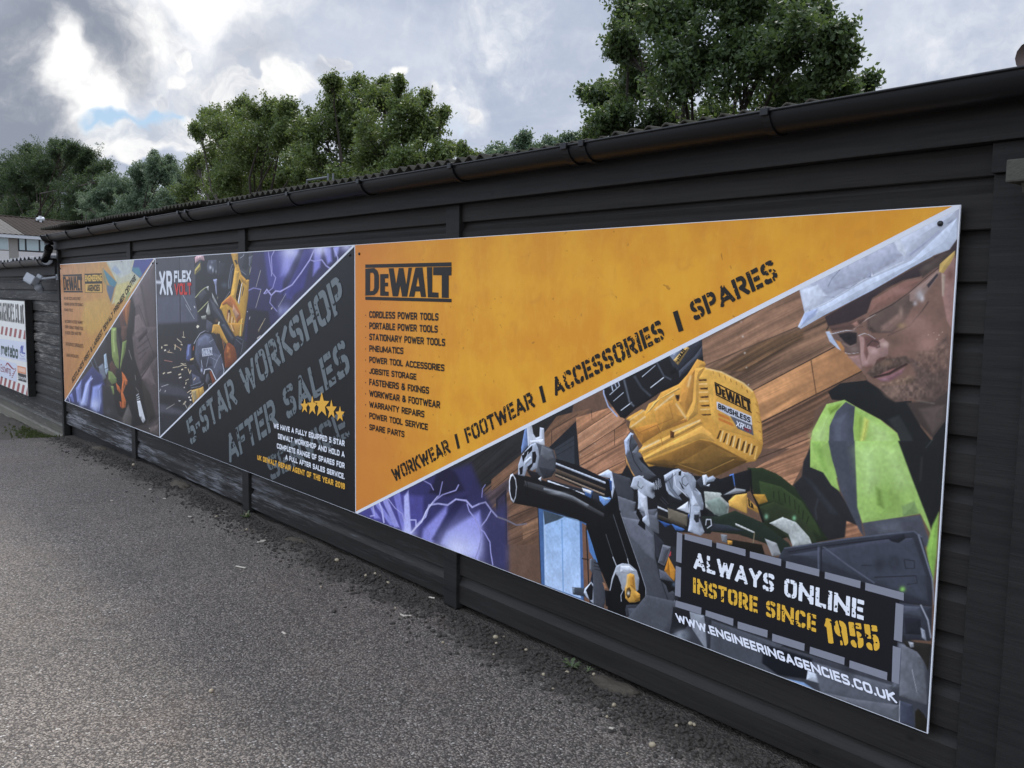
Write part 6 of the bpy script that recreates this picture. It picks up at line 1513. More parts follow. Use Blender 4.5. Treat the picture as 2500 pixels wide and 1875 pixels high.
TX = [(1, 'CORDLESS POWER TOOLS', [145.0, 1031.7, 748.9, 1035.6, 145.2, 1065.9], '17140f', 0.22, 0, 18, 'lettering', 4),
(1, '*', [105.9, 1040.3, 113.2, 1040.5, 106.0, 1046.3], '17140f', 0.9, 0, 6, 'bullet', 4),
(1, 'PORTABLE POWER TOOLS', [144.9, 975.8, 743.6, 980.6, 145.0, 1009.4], '17140f', 0.22, 0, 18, 'lettering', 4),
(1, '*', [105.7, 984.1, 113.0, 984.4, 105.7, 990.1], '17140f', 0.9, 0, 6, 'bullet', 4),
(1, 'STATIONARY POWER TOOLS', [144.7, 919.9, 801.9, 923.2, 144.8, 953.5], '17140f', 0.22, 0, 18, 'lettering', 4),
(1, '*', [105.5, 927.8, 112.8, 928.1, 105.5, 933.8], '17140f', 0.9, 0, 6, 'bullet', 4),
(1, 'PNEUMATICS', [144.5, 862.2, 459.3, 866.8, 144.6, 894.4], '17140f', 0.22, 0, 18, 'lettering', 4),
(1, '*', [105.2, 869.8, 112.6, 870.2, 105.3, 875.8], '17140f', 0.9, 0, 6, 'bullet', 4),
(1, 'POWER TOOL ACCESSORIES', [144.3, 806.0, 797.5, 809.6, 144.4, 837.5], '17140f', 0.22, 0, 18, 'lettering', 4),
(1, '*', [105.0, 813.2, 112.3, 813.6, 105.0, 819.2], '17140f', 0.9, 0, 6, 'bullet', 4),
(1, 'JOBSITE STORAGE', [144.1, 749.6, 571.8, 752.2, 144.2, 779.7], '17140f', 0.22, 0, 18, 'lettering', 4),
(1, '*', [104.8, 756.4, 112.1, 757.0, 104.8, 762.5], '17140f', 0.9, 0, 6, 'bullet', 4),
(1, 'FASTENERS & FIXINGS', [144.0, 691.5, 676.4, 695.5, 144.1, 724.7], '17140f', 0.22, 0, 18, 'lettering', 4),
(1, '*', [104.5, 698.0, 111.9, 698.6, 104.6, 704.1], '17140f', 0.9, 0, 6, 'bullet', 4),
(1, 'WORKWEAR & FOOTWEAR', [143.8, 634.0, 764.6, 638.1, 143.9, 667.3], '17140f', 0.22, 0, 18, 'lettering', 4),
(1, '*', [104.3, 640.2, 111.7, 640.8, 104.3, 646.2], '17140f', 0.9, 0, 6, 'bullet', 4),
(1, 'WARRANTY REPAIRS', [143.6, 578.0, 639.8, 581.7, 143.7, 609.8], '17140f', 0.22, 0, 18, 'lettering', 4),
(1, '*', [104.1, 583.7, 111.4, 584.5, 104.1, 589.8], '17140f', 0.9, 0, 6, 'bullet', 4),
(1, 'POWER TOOL SERVICE', [143.4, 521.0, 668.2, 525.3, 143.5, 552.1], '17140f', 0.22, 0, 18, 'lettering', 4),
(1, '*', [103.8, 526.4, 111.2, 527.2, 103.9, 532.5], '17140f', 0.9, 0, 6, 'bullet', 4),
(1, 'SPARE PARTS', [143.2, 461.6, 470.0, 465.7, 143.3, 492.8], '17140f', 0.22, 0, 18, 'lettering', 4),
(1, '*', [103.6, 466.6, 111.0, 467.5, 103.6, 472.7], '17140f', 0.9, 0, 6, 'bullet', 4),
(1, 'WORKWEAR', [381.8, 233.5, 851.9, 447.8, 347.7, 290.9], '17140f', 0.22, 1, 26, 'lettering', 4),
(1, 'I', [902.2, 471.1, 925.3, 480.4, 876.8, 532.4], '17140f', 0.3, 0, 20, 'lettering', 4),
(1, 'FOOTWEAR', [975.1, 506.4, 1421.3, 714.9, 947.1, 566.6], '17140f', 0.22, 1, 26, 'lettering', 4),
(1, 'I', [1466.0, 734.0, 1485.9, 741.9, 1440.6, 796.4], '17140f', 0.3, 0, 20, 'lettering', 4),
(1, 'ACCESSORIES', [1539.3, 768.7, 2083.4, 1017.2, 1510.2, 832.6], '17140f', 0.22, 1, 26, 'lettering', 4),
(1, 'I', [2139.0, 1041.0, 2156.4, 1047.1, 2110.8, 1106.8], '17140f', 0.3, 0, 20, 'lettering', 4),
(1, 'SPARES', [2204.5, 1080.0, 2517.0, 1215.5, 2176.2, 1139.5], '17140f', 0.22, 1, 28, 'lettering', 4),
(1, 'ALWAYS ONLINE', [2236.1, 257.2, 2840.4, 256.8, 2234.9, 313.7], 'e6e9ee', 0.22, 1, 28, 'lettering', 4),
(1, 'INSTORE SINCE', [2237.1, 175.1, 2695.4, 177.5, 2234.9, 226.5], 'dfae3c', 0.22, 1, 28, 'lettering', 4),
(1, '1955', [2732.2, 156.9, 2894.7, 182.6, 2718.9, 227.3], 'dfae3c', 0.24, 1, 28, 'lettering', 4),
(1, 'WWW.ENGINEERINGAGENCIES.CO.UK', [2173.4, 54.9, 2950.9, 53.0, 2163.1, 83.2], 'e6e9f2', 0.23, 0, 24, 'lettering', 4),
(1, 'BRUSHLESS', [2311.3, 803.1, 2435.9, 771.0, 2310.6, 820.1], '1a1a20', 0.22, 0, 16, 'lettering', 4),
(1, 'XR', [2383.5, 754.8, 2410.8, 748.1, 2384.5, 772.6], 'd8dae2', 0.2, 0, 16, 'lettering', 4),
(1, 'FLEX', [2411.8, 755.9, 2439.6, 750.6, 2410.6, 765.7], 'd8dae2', 0.2, 0, 14, 'lettering', 4),
(1, 'VOLT', [2413.7, 745.0, 2442.2, 739.2, 2412.5, 755.4], '94323c', 0.2, 0, 14, 'lettering', 4),
(1, 'DEWALT', [2156.6, 988.2, 2132.6, 948.7, 2168.2, 982.4], '1a1a1a', 0.24, 0, 12, 'lettering', 4),
(2, '5-STAR WORKSHOP', [679.7, 34.9, 2961.9, 1085.8, 588.5, 202.5], '677073', 0.21, 1, 32, 'lettering', 4),
(2, 'AFTER SALES', [1386.1, 11.9, 3005.6, 746.2, 1308.4, 179.6], '626b6e', 0.21, 1, 30, 'lettering', 4),
(2, 'SERVICE', [2025.4, 2.8, 2993.8, 406.4, 1942.5, 128.5], '565d60', 0.21, 1, 28, 'lettering', 3),
(2, 'WE HAVE A FULLY EQUIPPED 5 STAR', [2065.9, 333.5, 2932.0, 341.0, 2066.8, 365.3], 'dcdfe4', 0.24, 0, 18, 'lettering', 5),
(2, 'DEWALT WORKSHOP AND HOLD A', [2125.6, 276.1, 2931.5, 281.7, 2126.4, 307.7], 'dcdfe4', 0.24, 0, 18, 'lettering', 5),
(2, 'COMPLETE RANGE OF SPARES FOR', [2107.7, 214.9, 2930.9, 220.8, 2108.5, 246.7], 'dcdfe4', 0.24, 0, 18, 'lettering', 5),
(2, 'A FULL AFTER SALES SERVICE.', [2220.7, 163.1, 2930.4, 162.9, 2221.4, 193.5], 'dcdfe4', 0.24, 0, 18, 'lettering', 5),
(2, 'UK DEWALT REPAIR AGENT OF THE YEAR 2018', [1824.4, 102.2, 2933.1, 107.8, 1825.5, 135.4], 'dba53c', 0.25, 0, 18, 'lettering', 5),
(2, 'XR', [92.1, 1117.8, 370.3, 1117.1, 88.6, 1299.1], 'd4d8de', 0.2, 0, 22, 'lettering', 4),
(2, 'FLEX', [407.8, 1213.1, 748.2, 1214.7, 410.3, 1297.7], 'd4d8de', 0.26, 0, 18, 'lettering', 4),
(2, 'VOLT', [414.1, 1119.7, 751.6, 1126.0, 413.5, 1204.5], 'c23a34', 0.24, 0, 18, 'lettering', 4),
(3, 'ENGINEERING', [920.4, 1224.2, 1458.3, 1225.6, 919.3, 1283.5], 'd9b25a', 0.24, 0, 18, 'lettering', 4),
(3, 'AGENCIES', [982.8, 1131.9, 1384.4, 1135.7, 986.9, 1193.7], '17140f', 0.26, 0, 18, 'lettering', 4),
(3, "WE ARE SCOTLAND'S FIRST", [115.1, 1043.3, 732.2, 1046.0, 119.0, 1072.4], '5a3c1e', 0.17, 0, 14, 'lettering', 4),
(3, 'PREMIER CENTRE FOR DEWALT', [122.2, 985.3, 812.9, 990.1, 126.3, 1015.4], '5a3c1e', 0.17, 0, 14, 'lettering', 4),
(3, 'POWER TOOLS.', [114.5, 928.4, 448.4, 931.4, 118.2, 956.2], '5a3c1e', 0.17, 0, 14, 'lettering', 4),
(3, 'WE CARRY IN STOCK NEARLY', [117.2, 810.5, 794.0, 820.3, 121.4, 841.2], '5a3c1e', 0.17, 0, 14, 'lettering', 4),
(3, 'EVERY DEWALT POWER TOOL', [119.3, 756.0, 790.3, 761.9, 123.4, 786.8], '5a3c1e', 0.17, 0, 14, 'lettering', 4),
(3, 'IN BOTH 230V AND 110V', [122.7, 695.4, 716.1, 707.8, 127.2, 728.5], '5a3c1e', 0.17, 0, 14, 'lettering', 4),
(3, 'XR FLEXVOLT SPECIALISTS', [124.7, 581.4, 772.2, 591.8, 129.4, 616.2], '5a3c1e', 0.17, 0, 14, 'lettering', 4),
(3, 'LASER SPECIALISTS.', [124.3, 471.5, 595.6, 481.0, 128.4, 501.9], '5a3c1e', 0.17, 0, 14, 'lettering', 4),
(3, "SCOTLAND'S FIRST & LARGEST DEWALT PREMIER CENTRE", [338.0, 216.1, 2419.0, 1240.4, 304.0, 256.4], '17140f', 0.2, 0, 18, 'lettering', 4)]
FL = [(1, 'text_box', '15151a', 2, [[2170.4, 360.2, 2942.8, 365.4, 2939.3, 352.8, 2938.6, 112.2, 2932.5, 107.5, 2171.0, 114.1, 2173.4, 133.0]]),
(1, 'dashed_border', '83858f', 3, [[2159.3, 365.5, 2182.5, 363.3, 2182.9, 262.0, 2159.7, 262.6], [2159.0, 247.4, 2182.2, 246.5, 2183.9, 143.7, 2159.4, 143.7], [2192.5, 366.5, 2306.3, 369.0, 2306.1, 346.6, 2193.3, 346.4], [2324.3, 365.6, 2436.9, 368.4, 2437.4, 346.5, 2324.6, 347.4], [2453.1, 366.0, 2566.7, 368.4, 2566.8, 346.2, 2454.1, 346.2], [2583.9, 366.5, 2696.0, 368.1, 2695.7, 346.6, 2583.4, 345.2], [2713.9, 365.5, 2825.3, 366.8, 2825.1, 345.3, 2714.0, 345.5], [2839.6, 366.2, 2951.0, 366.3, 2951.5, 344.5, 2839.9, 344.1], [2930.0, 332.7, 2952.2, 332.6, 2953.7, 228.5, 2930.6, 227.9], [2928.7, 210.5, 2951.8, 210.3, 2951.5, 108.2, 2931.2, 108.7], [2163.9, 127.3, 2273.1, 132.7, 2272.3, 108.6, 2162.3, 104.9], [2291.0, 129.2, 2401.5, 132.3, 2401.5, 108.7, 2290.6, 109.9], [2418.3, 128.5, 2529.8, 133.0, 2529.9, 109.3, 2418.8, 105.6], [2547.2, 127.9, 2659.3, 131.2, 2659.0, 108.1, 2547.3, 104.3], [2677.4, 127.8, 2789.2, 130.7, 2789.0, 108.5, 2677.0, 106.2], [2804.6, 127.9, 2917.5, 130.4, 2917.6, 107.8, 2804.9, 105.9]]),
(3, 'text_box', '1b1610', 2, [[896.3, 1297.2, 1462.9, 1295.6, 1463.9, 1208.1, 896.9, 1206.3]]),
(3, 'text_box', '1b1610', 2, [[898.5, 1205.4, 1465.3, 1207.2, 1466.6, 1122.5, 896.4, 1118.8]]),
(3, 'text_box', 'c9a04e', 3, [[912.8, 1201.7, 1456.0, 1203.8, 1455.1, 1126.3, 910.1, 1123.4]]),
(2, 'star', 'e0a83c', 5, [[2475.7, 553.5, 2462.0, 523.0, 2424.4, 517.7, 2453.5, 501.3, 2442.9, 470.0, 2474.5, 490.7, 2505.2, 476.8, 2495.9, 505.7, 2525.1, 528.1, 2488.2, 525.6]]),
(2, 'star', 'e0a83c', 5, [[2569.5, 578.6, 2552.6, 538.2, 2505.8, 531.6, 2542.1, 509.5, 2528.8, 468.0, 2568.1, 495.2, 2606.2, 476.6, 2594.5, 515.0, 2630.7, 544.3, 2585.0, 541.5]]),
(2, 'star', 'e0a83c', 5, [[2681.3, 609.8, 2657.7, 558.6, 2591.4, 549.7, 2642.9, 522.1, 2624.4, 469.4, 2679.8, 504.5, 2733.5, 481.7, 2716.9, 529.9, 2767.4, 567.3, 2703.4, 563.2]]),
(2, 'star', 'e0a83c', 5, [[2790.2, 578.6, 2774.2, 539.6, 2729.3, 533.1, 2764.2, 511.8, 2751.7, 471.7, 2789.3, 498.1, 2825.8, 480.2, 2814.5, 517.3, 2849.1, 545.7, 2805.3, 542.9]]),
(2, 'star', 'e0a83c', 5, [[2884.5, 553.7, 2871.0, 522.2, 2833.2, 516.7, 2862.7, 499.9, 2852.2, 467.6, 2883.8, 489.0, 2914.7, 474.9, 2905.1, 504.6, 2934.2, 527.7, 2897.2, 525.1]])]
LI = [(1, [106.3, 1121.0, 848.0, 1120.5, 107.0, 1298.4], '14120e'),
(1, [2300.3, 845.1, 2439.2, 802.2, 2292.1, 887.9], '1a120a'),
(2, [932.1, 698.3, 1121.7, 721.3, 925.2, 749.4], 'c2c7d4'),
(2, [1552.4, 1085.8, 1614.1, 1208.1, 1523.7, 1110.3], '241c14'),
(3, [115.8, 1117.3, 817.1, 1120.9, 107.9, 1293.5], '1e1712')]
SCREWS = {1: [(2989.1, 1355.4),
(48.4, 1353.1)], 2: [(30.6, 1358.4),
(2991.7, 1349.2)], 3: [(28.8, 1354.2),
(2830.3, 1360.0)]}
PX = {1: -3038.5, 2: -6080.8, 3: -8969.1}
PW = {1: 3038.5, 2: 3042.3, 3: 2888.3}
LABEL = {1: 'nearest printed panel, orange with a long tool list and a man in a white helmet',
         2: 'middle printed panel, black with five gold stars below a disc cutter throwing sparks',
         3: 'farthest printed panel, orange with a blue flare beside two boxed logos'}
GAP = 2.0; MRG = 4.0
for n in (1, 2, 3):
    ox, w = PX[n], PW[n]; root = empty('printed_sign', ((ox+w/2)/1000, 0, 0)); tag(root, LABEL[n], 'sign', 'row of printed panels on the long shed')
    mb = MB(); mb.box((ox/1000+GAP/2000, 0, 0), ((ox+w)/1000-GAP/2000, .005, 1.4)); keep(mb.build('board', M_BOARD), root)
    H = 1400.0; sl_ = H/w; e = {1: 8, 2: 7, 3: 7}[n]     # half width of the white dividing line, vertical mm
    inn = lambda X, Y, w=w: (X > MRG) & (X < w-MRG) & (Y > 2) & (Y < H-2)
    if n == 1:
        below = lambda X, Y: inn(X, Y) & (Y < X*sl_-e+4)
        picture(ART[1], w, H, 2.1, .7, ox, -LAY, root, below)
        o = on_sign('orange_field', [(MRG, MRG*sl_+e-4), (w-MRG-3, H-2.0), (MRG, H-2.0)], [[0, 1, 2]], 0, 0, M_ORANGE, root)
        o.data.transform(Matrix.Translation((0, -LAY, 0))); o.location = (ox/1000, 0, 0)
    elif n == 2:
        above = lambda X, Y: inn(X, Y) & (Y > X*sl_+e-5)
        picture(ART[2], w, H, 4.0, .5, ox, -LAY, root, above)
        on_sign('black_field', [(MRG+3, 2), (w-MRG, 2), (w-MRG, (w-MRG)*sl_-e)], [[0, 1, 2]], ox, -LAY, M_BLACKF, root)
    else:
        picture(ART[3], w, H, 5.0, .33, ox, -LAY, root, inn)
    on_sign('dividing_line', [(3, 2), (3+e/sl_, 2), (w-3, H-2-e), (w-3, H-2), (w-3-e/sl_, H-2), (3, 2+e)], [[0, 1, 2, 3, 4, 5]], ox, -2*LAY, M_BOARD, root)
    for (pn, nm, hexc, lay, polys) in FL:
        if pn == n: flatpolys(nm, polys, hexc, ox, -LAY*(lay+.2), root)
    for (pn, P, hexc) in LI:
        if pn == n: logo(P, hexc, ox, -LAY*3.7, root)
    for (pn, s, P, hexc, t, st, N, nm, lay) in TX:
        if pn == n: lettering(s, P, hexc, t, st, N, nm, ox, -LAY*(lay+.5), root)
    for x, z in SCREWS[n]:
        mb = MB(); V = []; F = []
        for i, (rr, dy) in enumerate(((.0075, 0), (.0072, .003), (.005, .0055), (.002, .0066))):
            for k in range(14): a = 2*math.pi*k/14; V.append(((ox+x)/1000+rr*math.cos(a), -.0006-dy, z/1000+rr*math.sin(a)))
            if i: F += [[(i-1)*14+k, (i-1)*14+(k+1) % 14, i*14+(k+1) % 14, i*14+k] for k in range(14)]
        F.append([42+k for k in range(14)]); mb.add(V, F); keep(mb.build('screw', M_SCREW, None, True), root)

# ------------------------------------------------------------------ white brand board on the far shed
bx0, bx1, bz0, bz1, by = -12.75, -10.34, -.085, 1.02, -.062
bb = empty('trade_brand_sign', (bx0+1, by, bz0)); tag(bb, 'white framed board with red hazard stripes and trade logos on the far worn shed', 'sign')
mb = MB(); mb.box((bx0, by+.004, bz0), (bx1, .02, bz1), bev=.003); keep(mb.build('frame', M_TRIM), bb)
mb = MB(); mb.box((bx0+.02, by, bz0+.012), (bx1-.012, by+.0038, bz1-.016)); keep(mb.build('face', flat('white_brand_face', 'd6d6d0', .45, .3, .05, 15)), bb)
BB = [('text', ('ENGINEERINGAGENCIES.CO.UK', [-12650, 744.7911033438038, -10394.534228395842, 744.7911033438038, -12650, 970.4545969013884]), '2a2a26', {'t': 0.17, 'N': 18}),
('poly', [[-10396.8, 675.5, -10360.0, 675.5, -10362.1, 571.8, -10483.7, 571.8], [-10650.3, 675.5, -10528.6, 675.5, -10615.5, 571.8, -10737.2, 571.8], [-10903.7, 675.5, -10782.1, 675.5, -10869.0, 571.8, -10990.7, 571.8], [-11157.2, 675.5, -11035.5, 675.5, -11122.5, 571.8, -11244.1, 571.8], [-11410.7, 675.5, -11289.0, 675.5, -11375.9, 571.8, -11497.6, 571.8], [-11664.1, 675.5, -11542.5, 675.5, -11629.4, 571.8, -11751.1, 571.8], [-11917.6, 675.5, -11795.9, 675.5, -11882.9, 571.8, -12004.5, 571.8], [-12171.1, 675.5, -12049.4, 675.5, -12136.3, 571.8, -12258.0, 571.8], [-12424.5, 675.5, -12302.9, 675.5, -12389.8, 571.8, -12511.5, 571.8]], '94504f', {'name': 'hazard_stripe', 'lay': 1}),
('poly', [[-10600.3, 35.5, -10481.8, 35.5, -10586.3, -70.4, -10704.9, -70.4], [-10847.4, 35.5, -10728.8, 35.5, -10833.4, -70.4, -10952.0, -70.4], [-11094.5, 35.5, -10975.9, 35.5, -11080.4, -70.4, -11199.0, -70.4], [-11341.5, 35.5, -11223.0, 35.5, -11327.5, -70.4, -11446.1, -70.4], [-11588.6, 35.5, -11470.0, 35.5, -11574.6, -70.4, -11693.2, -70.4], [-11835.7, 35.5, -11717.1, 35.5, -11821.6, -70.4, -11940.2, -70.4], [-12082.7, 35.5, -11964.1, 35.5, -12068.7, -70.4, -12187.3, -70.4], [-12329.8, 35.5, -12211.2, 35.5, -12315.8, -70.4, -12434.3, -70.4], [-12576.9, 35.5, -12458.3, 35.5, -12562.8, -70.4, -12681.4, -70.4], [-10360.0, 28.7, -10360.0, 28.7, -10360.0, -70.4, -10457.8, -70.4]], '94504f', {'name': 'hazard_stripe', 'lay': 1}),
('poly', [[-11936.4, 510.1, -10340.8, 541.9, -10352.7, 313.1, -11984.9, 280.4]], 'c6cbd8', {'name': 'logo_patch', 'lay': 1}),
('poly', [[-11991.0, 251.5, -10887.4, 259.9, -10918.1, 40.9, -12040.1, 19.1]], 'c6cbd8', {'name': 'logo_patch', 'lay': 1}),
('poly', [[-10844.6, 240.8, -10401.6, 248.2, -10396.5, 169.8, -10839.9, 157.6]], 'cb8258', {'name': 'logo_patch', 'lay': 1}),
('poly', [[-10803.2, 226.1, -10432.5, 233.2, -10426.0, 184.6, -10792.4, 176.5]], 'dcb49c', {'name': 'logo_patch', 'lay': 2}),
('poly', [[-10832.2, 156.0, -10395.3, 165.6, -10399.7, 75.7, -10828.6, 66.9]], '26262a', {'name': 'logo_patch', 'lay': 1}),
('text', ('metabo', [-11769.5, 312.4, -10785.7, 321.4, -11742.4, 465.6]), '22403a', {'t': 0.22, 'N': 18, 'lay': 2}),
('text', ('Estwing', [-11831.9, 99.2, -11238.1, 104.9, -11817.3, 192.0]), '8a3c4a', {'t': 0.13, 'N': 16, 'lay': 2}),
('text', ('Strong-tie', [-10818.9, 86.6, -10408.6, 100.6, -10811.9, 124.6]), 'd8d8d4', {'t': 0.2, 'N': 12, 'lay': 2}),
('poly', [[-11536.1, 188.1, -11461.6, 230.1, -11394.2, 240.1, -11298.7, 231.9, -11135.8, 198.1, -11033.8, 187.5, -10918.4, 202.5, -10941.1, 189.8, -11077.5, 175.4, -11181.0, 181.4, -11325.0, 207.4, -11398.0, 220.6, -11455.1, 207.6, -11502.9, 188.2], [-10919.6, 195.8, -10945.3, 167.4, -11062.5, 145.2, -11114.8, 143.6, -10997.2, 163.5], [-10955.7, 166.6, -11024.0, 130.3, -11151.5, 116.0, -11161.1, 120.7, -11064.7, 133.9], [-11012.7, 135.6, -11092.2, 98.2, -11187.9, 90.7, -11197.7, 94.4, -11122.2, 104.8], [-11091.8, 100.5, -11128.8, 70.6, -11223.7, 69.8, -11222.8, 74.4, -11158.9, 77.2]], '8a3c4a', {'name': 'logo_wing', 'lay': 2}),
('poly', [[-10587.7, 491.0, -10538.9, 493.6, -10593.9, 402.6, -10652.6, 401.3, -10623.4, 454.7, -10652.6, 455.3], [-10529.2, 494.1, -10471.7, 495.0, -10523.8, 417.4, -10400.0, 418.2, -10403.0, 401.1, -10575.2, 399.4]], '38489a', {'name': 'logo_emblem', 'lay': 2}),
('poly', [[-10663.6, 448.2, -10690.7, 407.7, -10666.5, 378.8, -10591.2, 364.0, -10504.3, 365.1, -10424.7, 384.9, -10403.0, 401.1, -10444.3, 381.6, -10513.3, 368.8, -10580.6, 369.0, -10650.2, 382.0, -10674.8, 408.6]], '38489a', {'name': 'logo_emblem', 'lay': 2}),
('text', ('INDUSTRIAL', [-10695.5, 327.2, -10404.8, 337.3, -10692.3, 344.8]), '6a72a8', {'t': 0.16, 'N': 10, 'lay': 2})]
ox = 0.0
for kind, dat, hexc, extra in BB:
    y = by-LAY*(1+extra.get('lay', 0))
    if kind == 'text': lettering(dat[0], dat[1], hexc, extra['t'], 0, extra.get('N', 16), 'lettering', 0, y-LAY*2, bb)
    else: flatpolys(extra['name'], dat, hexc, 0, y, bb)

# ------------------------------------------------------------------ floodlight on the far shed
fl = empty('floodlight', (-9.35, -.1, 1.24)); tag(fl, 'pale grey twin-head floodlight with motion sensor on the worn shed wall', 'light')
M_LAMP = flat('grey_lamp_casting', '76797d', .45, .4, .12, 20); M_LENS = flat('lamp_glass', '6e757c', .15, .6, .05, 20)
rot = Matrix.Translation((-9.50, -.15, 1.245)) @ Matrix.Rotation(R(8), 4, 'Y') @ Matrix.Rotation(R(-28), 4, 'X')
mb = MB(); mb.box((-.20, -.035, -.045), (.17, .035, .045), rot, bev=.012); mb.box((-.02, .02, .03), (.16, .06, .085), rot, bev=.012)
for k in range(5): mb.box((-.15+k*.05, .036, -.035), (-.142+k*.05, .055, .03), rot)
head = keep(mb.build('lamp_head', M_LAMP), fl)
mb = MB(); mb.box((-.18, -.030, -.0525), (.15, .030, -.0455), rot, bev=.002); keep(mb.build('lens', M_LENS), fl)
mb = MB(); mb.tube([(-9.42, -.10, 1.25), (-9.25, -.07, 1.255), (-9.08, -.01, 1.27)], .014, 8); mb.box((-9.12, -.012, 1.24), (-9.05, .021, 1.30), bev=.004); keep(mb.build('bracket', M_LAMP), fl)
rot = Matrix.Translation((-9.34, -.12, 1.155)) @ Matrix.Rotation(R(30), 4, 'X')
mb = MB(); mb.tube([rot @ Vector((0, 0, .05)), rot @ Vector((0, 0, .02)), rot @ Vector((0, 0, -.02)), rot @ Vector((0, 0, -.045))], [.02, .042, .042, .02], 12); mb.tube([(-9.36, -.1, 1.23), (-9.35, -.11, 1.19)], .012, 8); keep(mb.build('sensor', M_LAMP, None, True), fl)

# ------------------------------------------------------------------ weathered block at the right end
tb = empty('timber_corbel', (.25, -.05, 1.40)); tag(tb, 'weathered grey timber block on a corbel at the near end of the long shed', 'corbel')
M_OLD = roofmat('weathered_grey_timber', '34342f', '5b5a52', '3f4034')
mb = MB(); mb.box((.150, -.12, 1.432), (.36, -.011, 1.484), bev=.004); keep(mb.build('block', M_OLD), tb)
mb = MB(); mb.extrude_x([(-.011, 1.4315), (-.10, 1.4315), (-.09, 1.41), (-.06, 1.395), (-.04, 1.36), (-.011, 1.35)], [.178, .30], closed=True, caps=True); keep(mb.build('corbel_foot', M_OLD), tb)

# ------------------------------------------------------------------ aerial on the roof
ae = empty('roof_aerial', (-5.3, 1.0, 1.75)); tag(ae, 'small grey metal aerial bracket standing on the shed roof', 'aerial')
M_GALV = flat('galvanised_steel', '5f6264', .55, .4, .15, 30, .3)
mb = MB(); mb.tube([(-5.10, 1, 1.72), (-5.10, 1, 2.045)], .008, 8); keep(mb.build('mast', M_GALV), ae)
mb = MB(); mb.tube([(-5.52, 1, 2.03), (-5.18, 1, 2.025)], .008, 6); mb.tube([(-5.52, 1, 2.03), (-5.53, 1, 1.99), (-5.50, 1, 1.97)], .007, 6); mb.tube([(-5.30, 1, 1.95), (-5.116, 1, 1.945)], .010, 6); mb.box((-5.31, .985, 1.93), (-5.28, 1.015, 1.99)); mb.tube([(-5.18, 1, 2.05), (-5.18, 1, 2.0)], .008, 6); keep(mb.build('arm', M_GALV), ae)

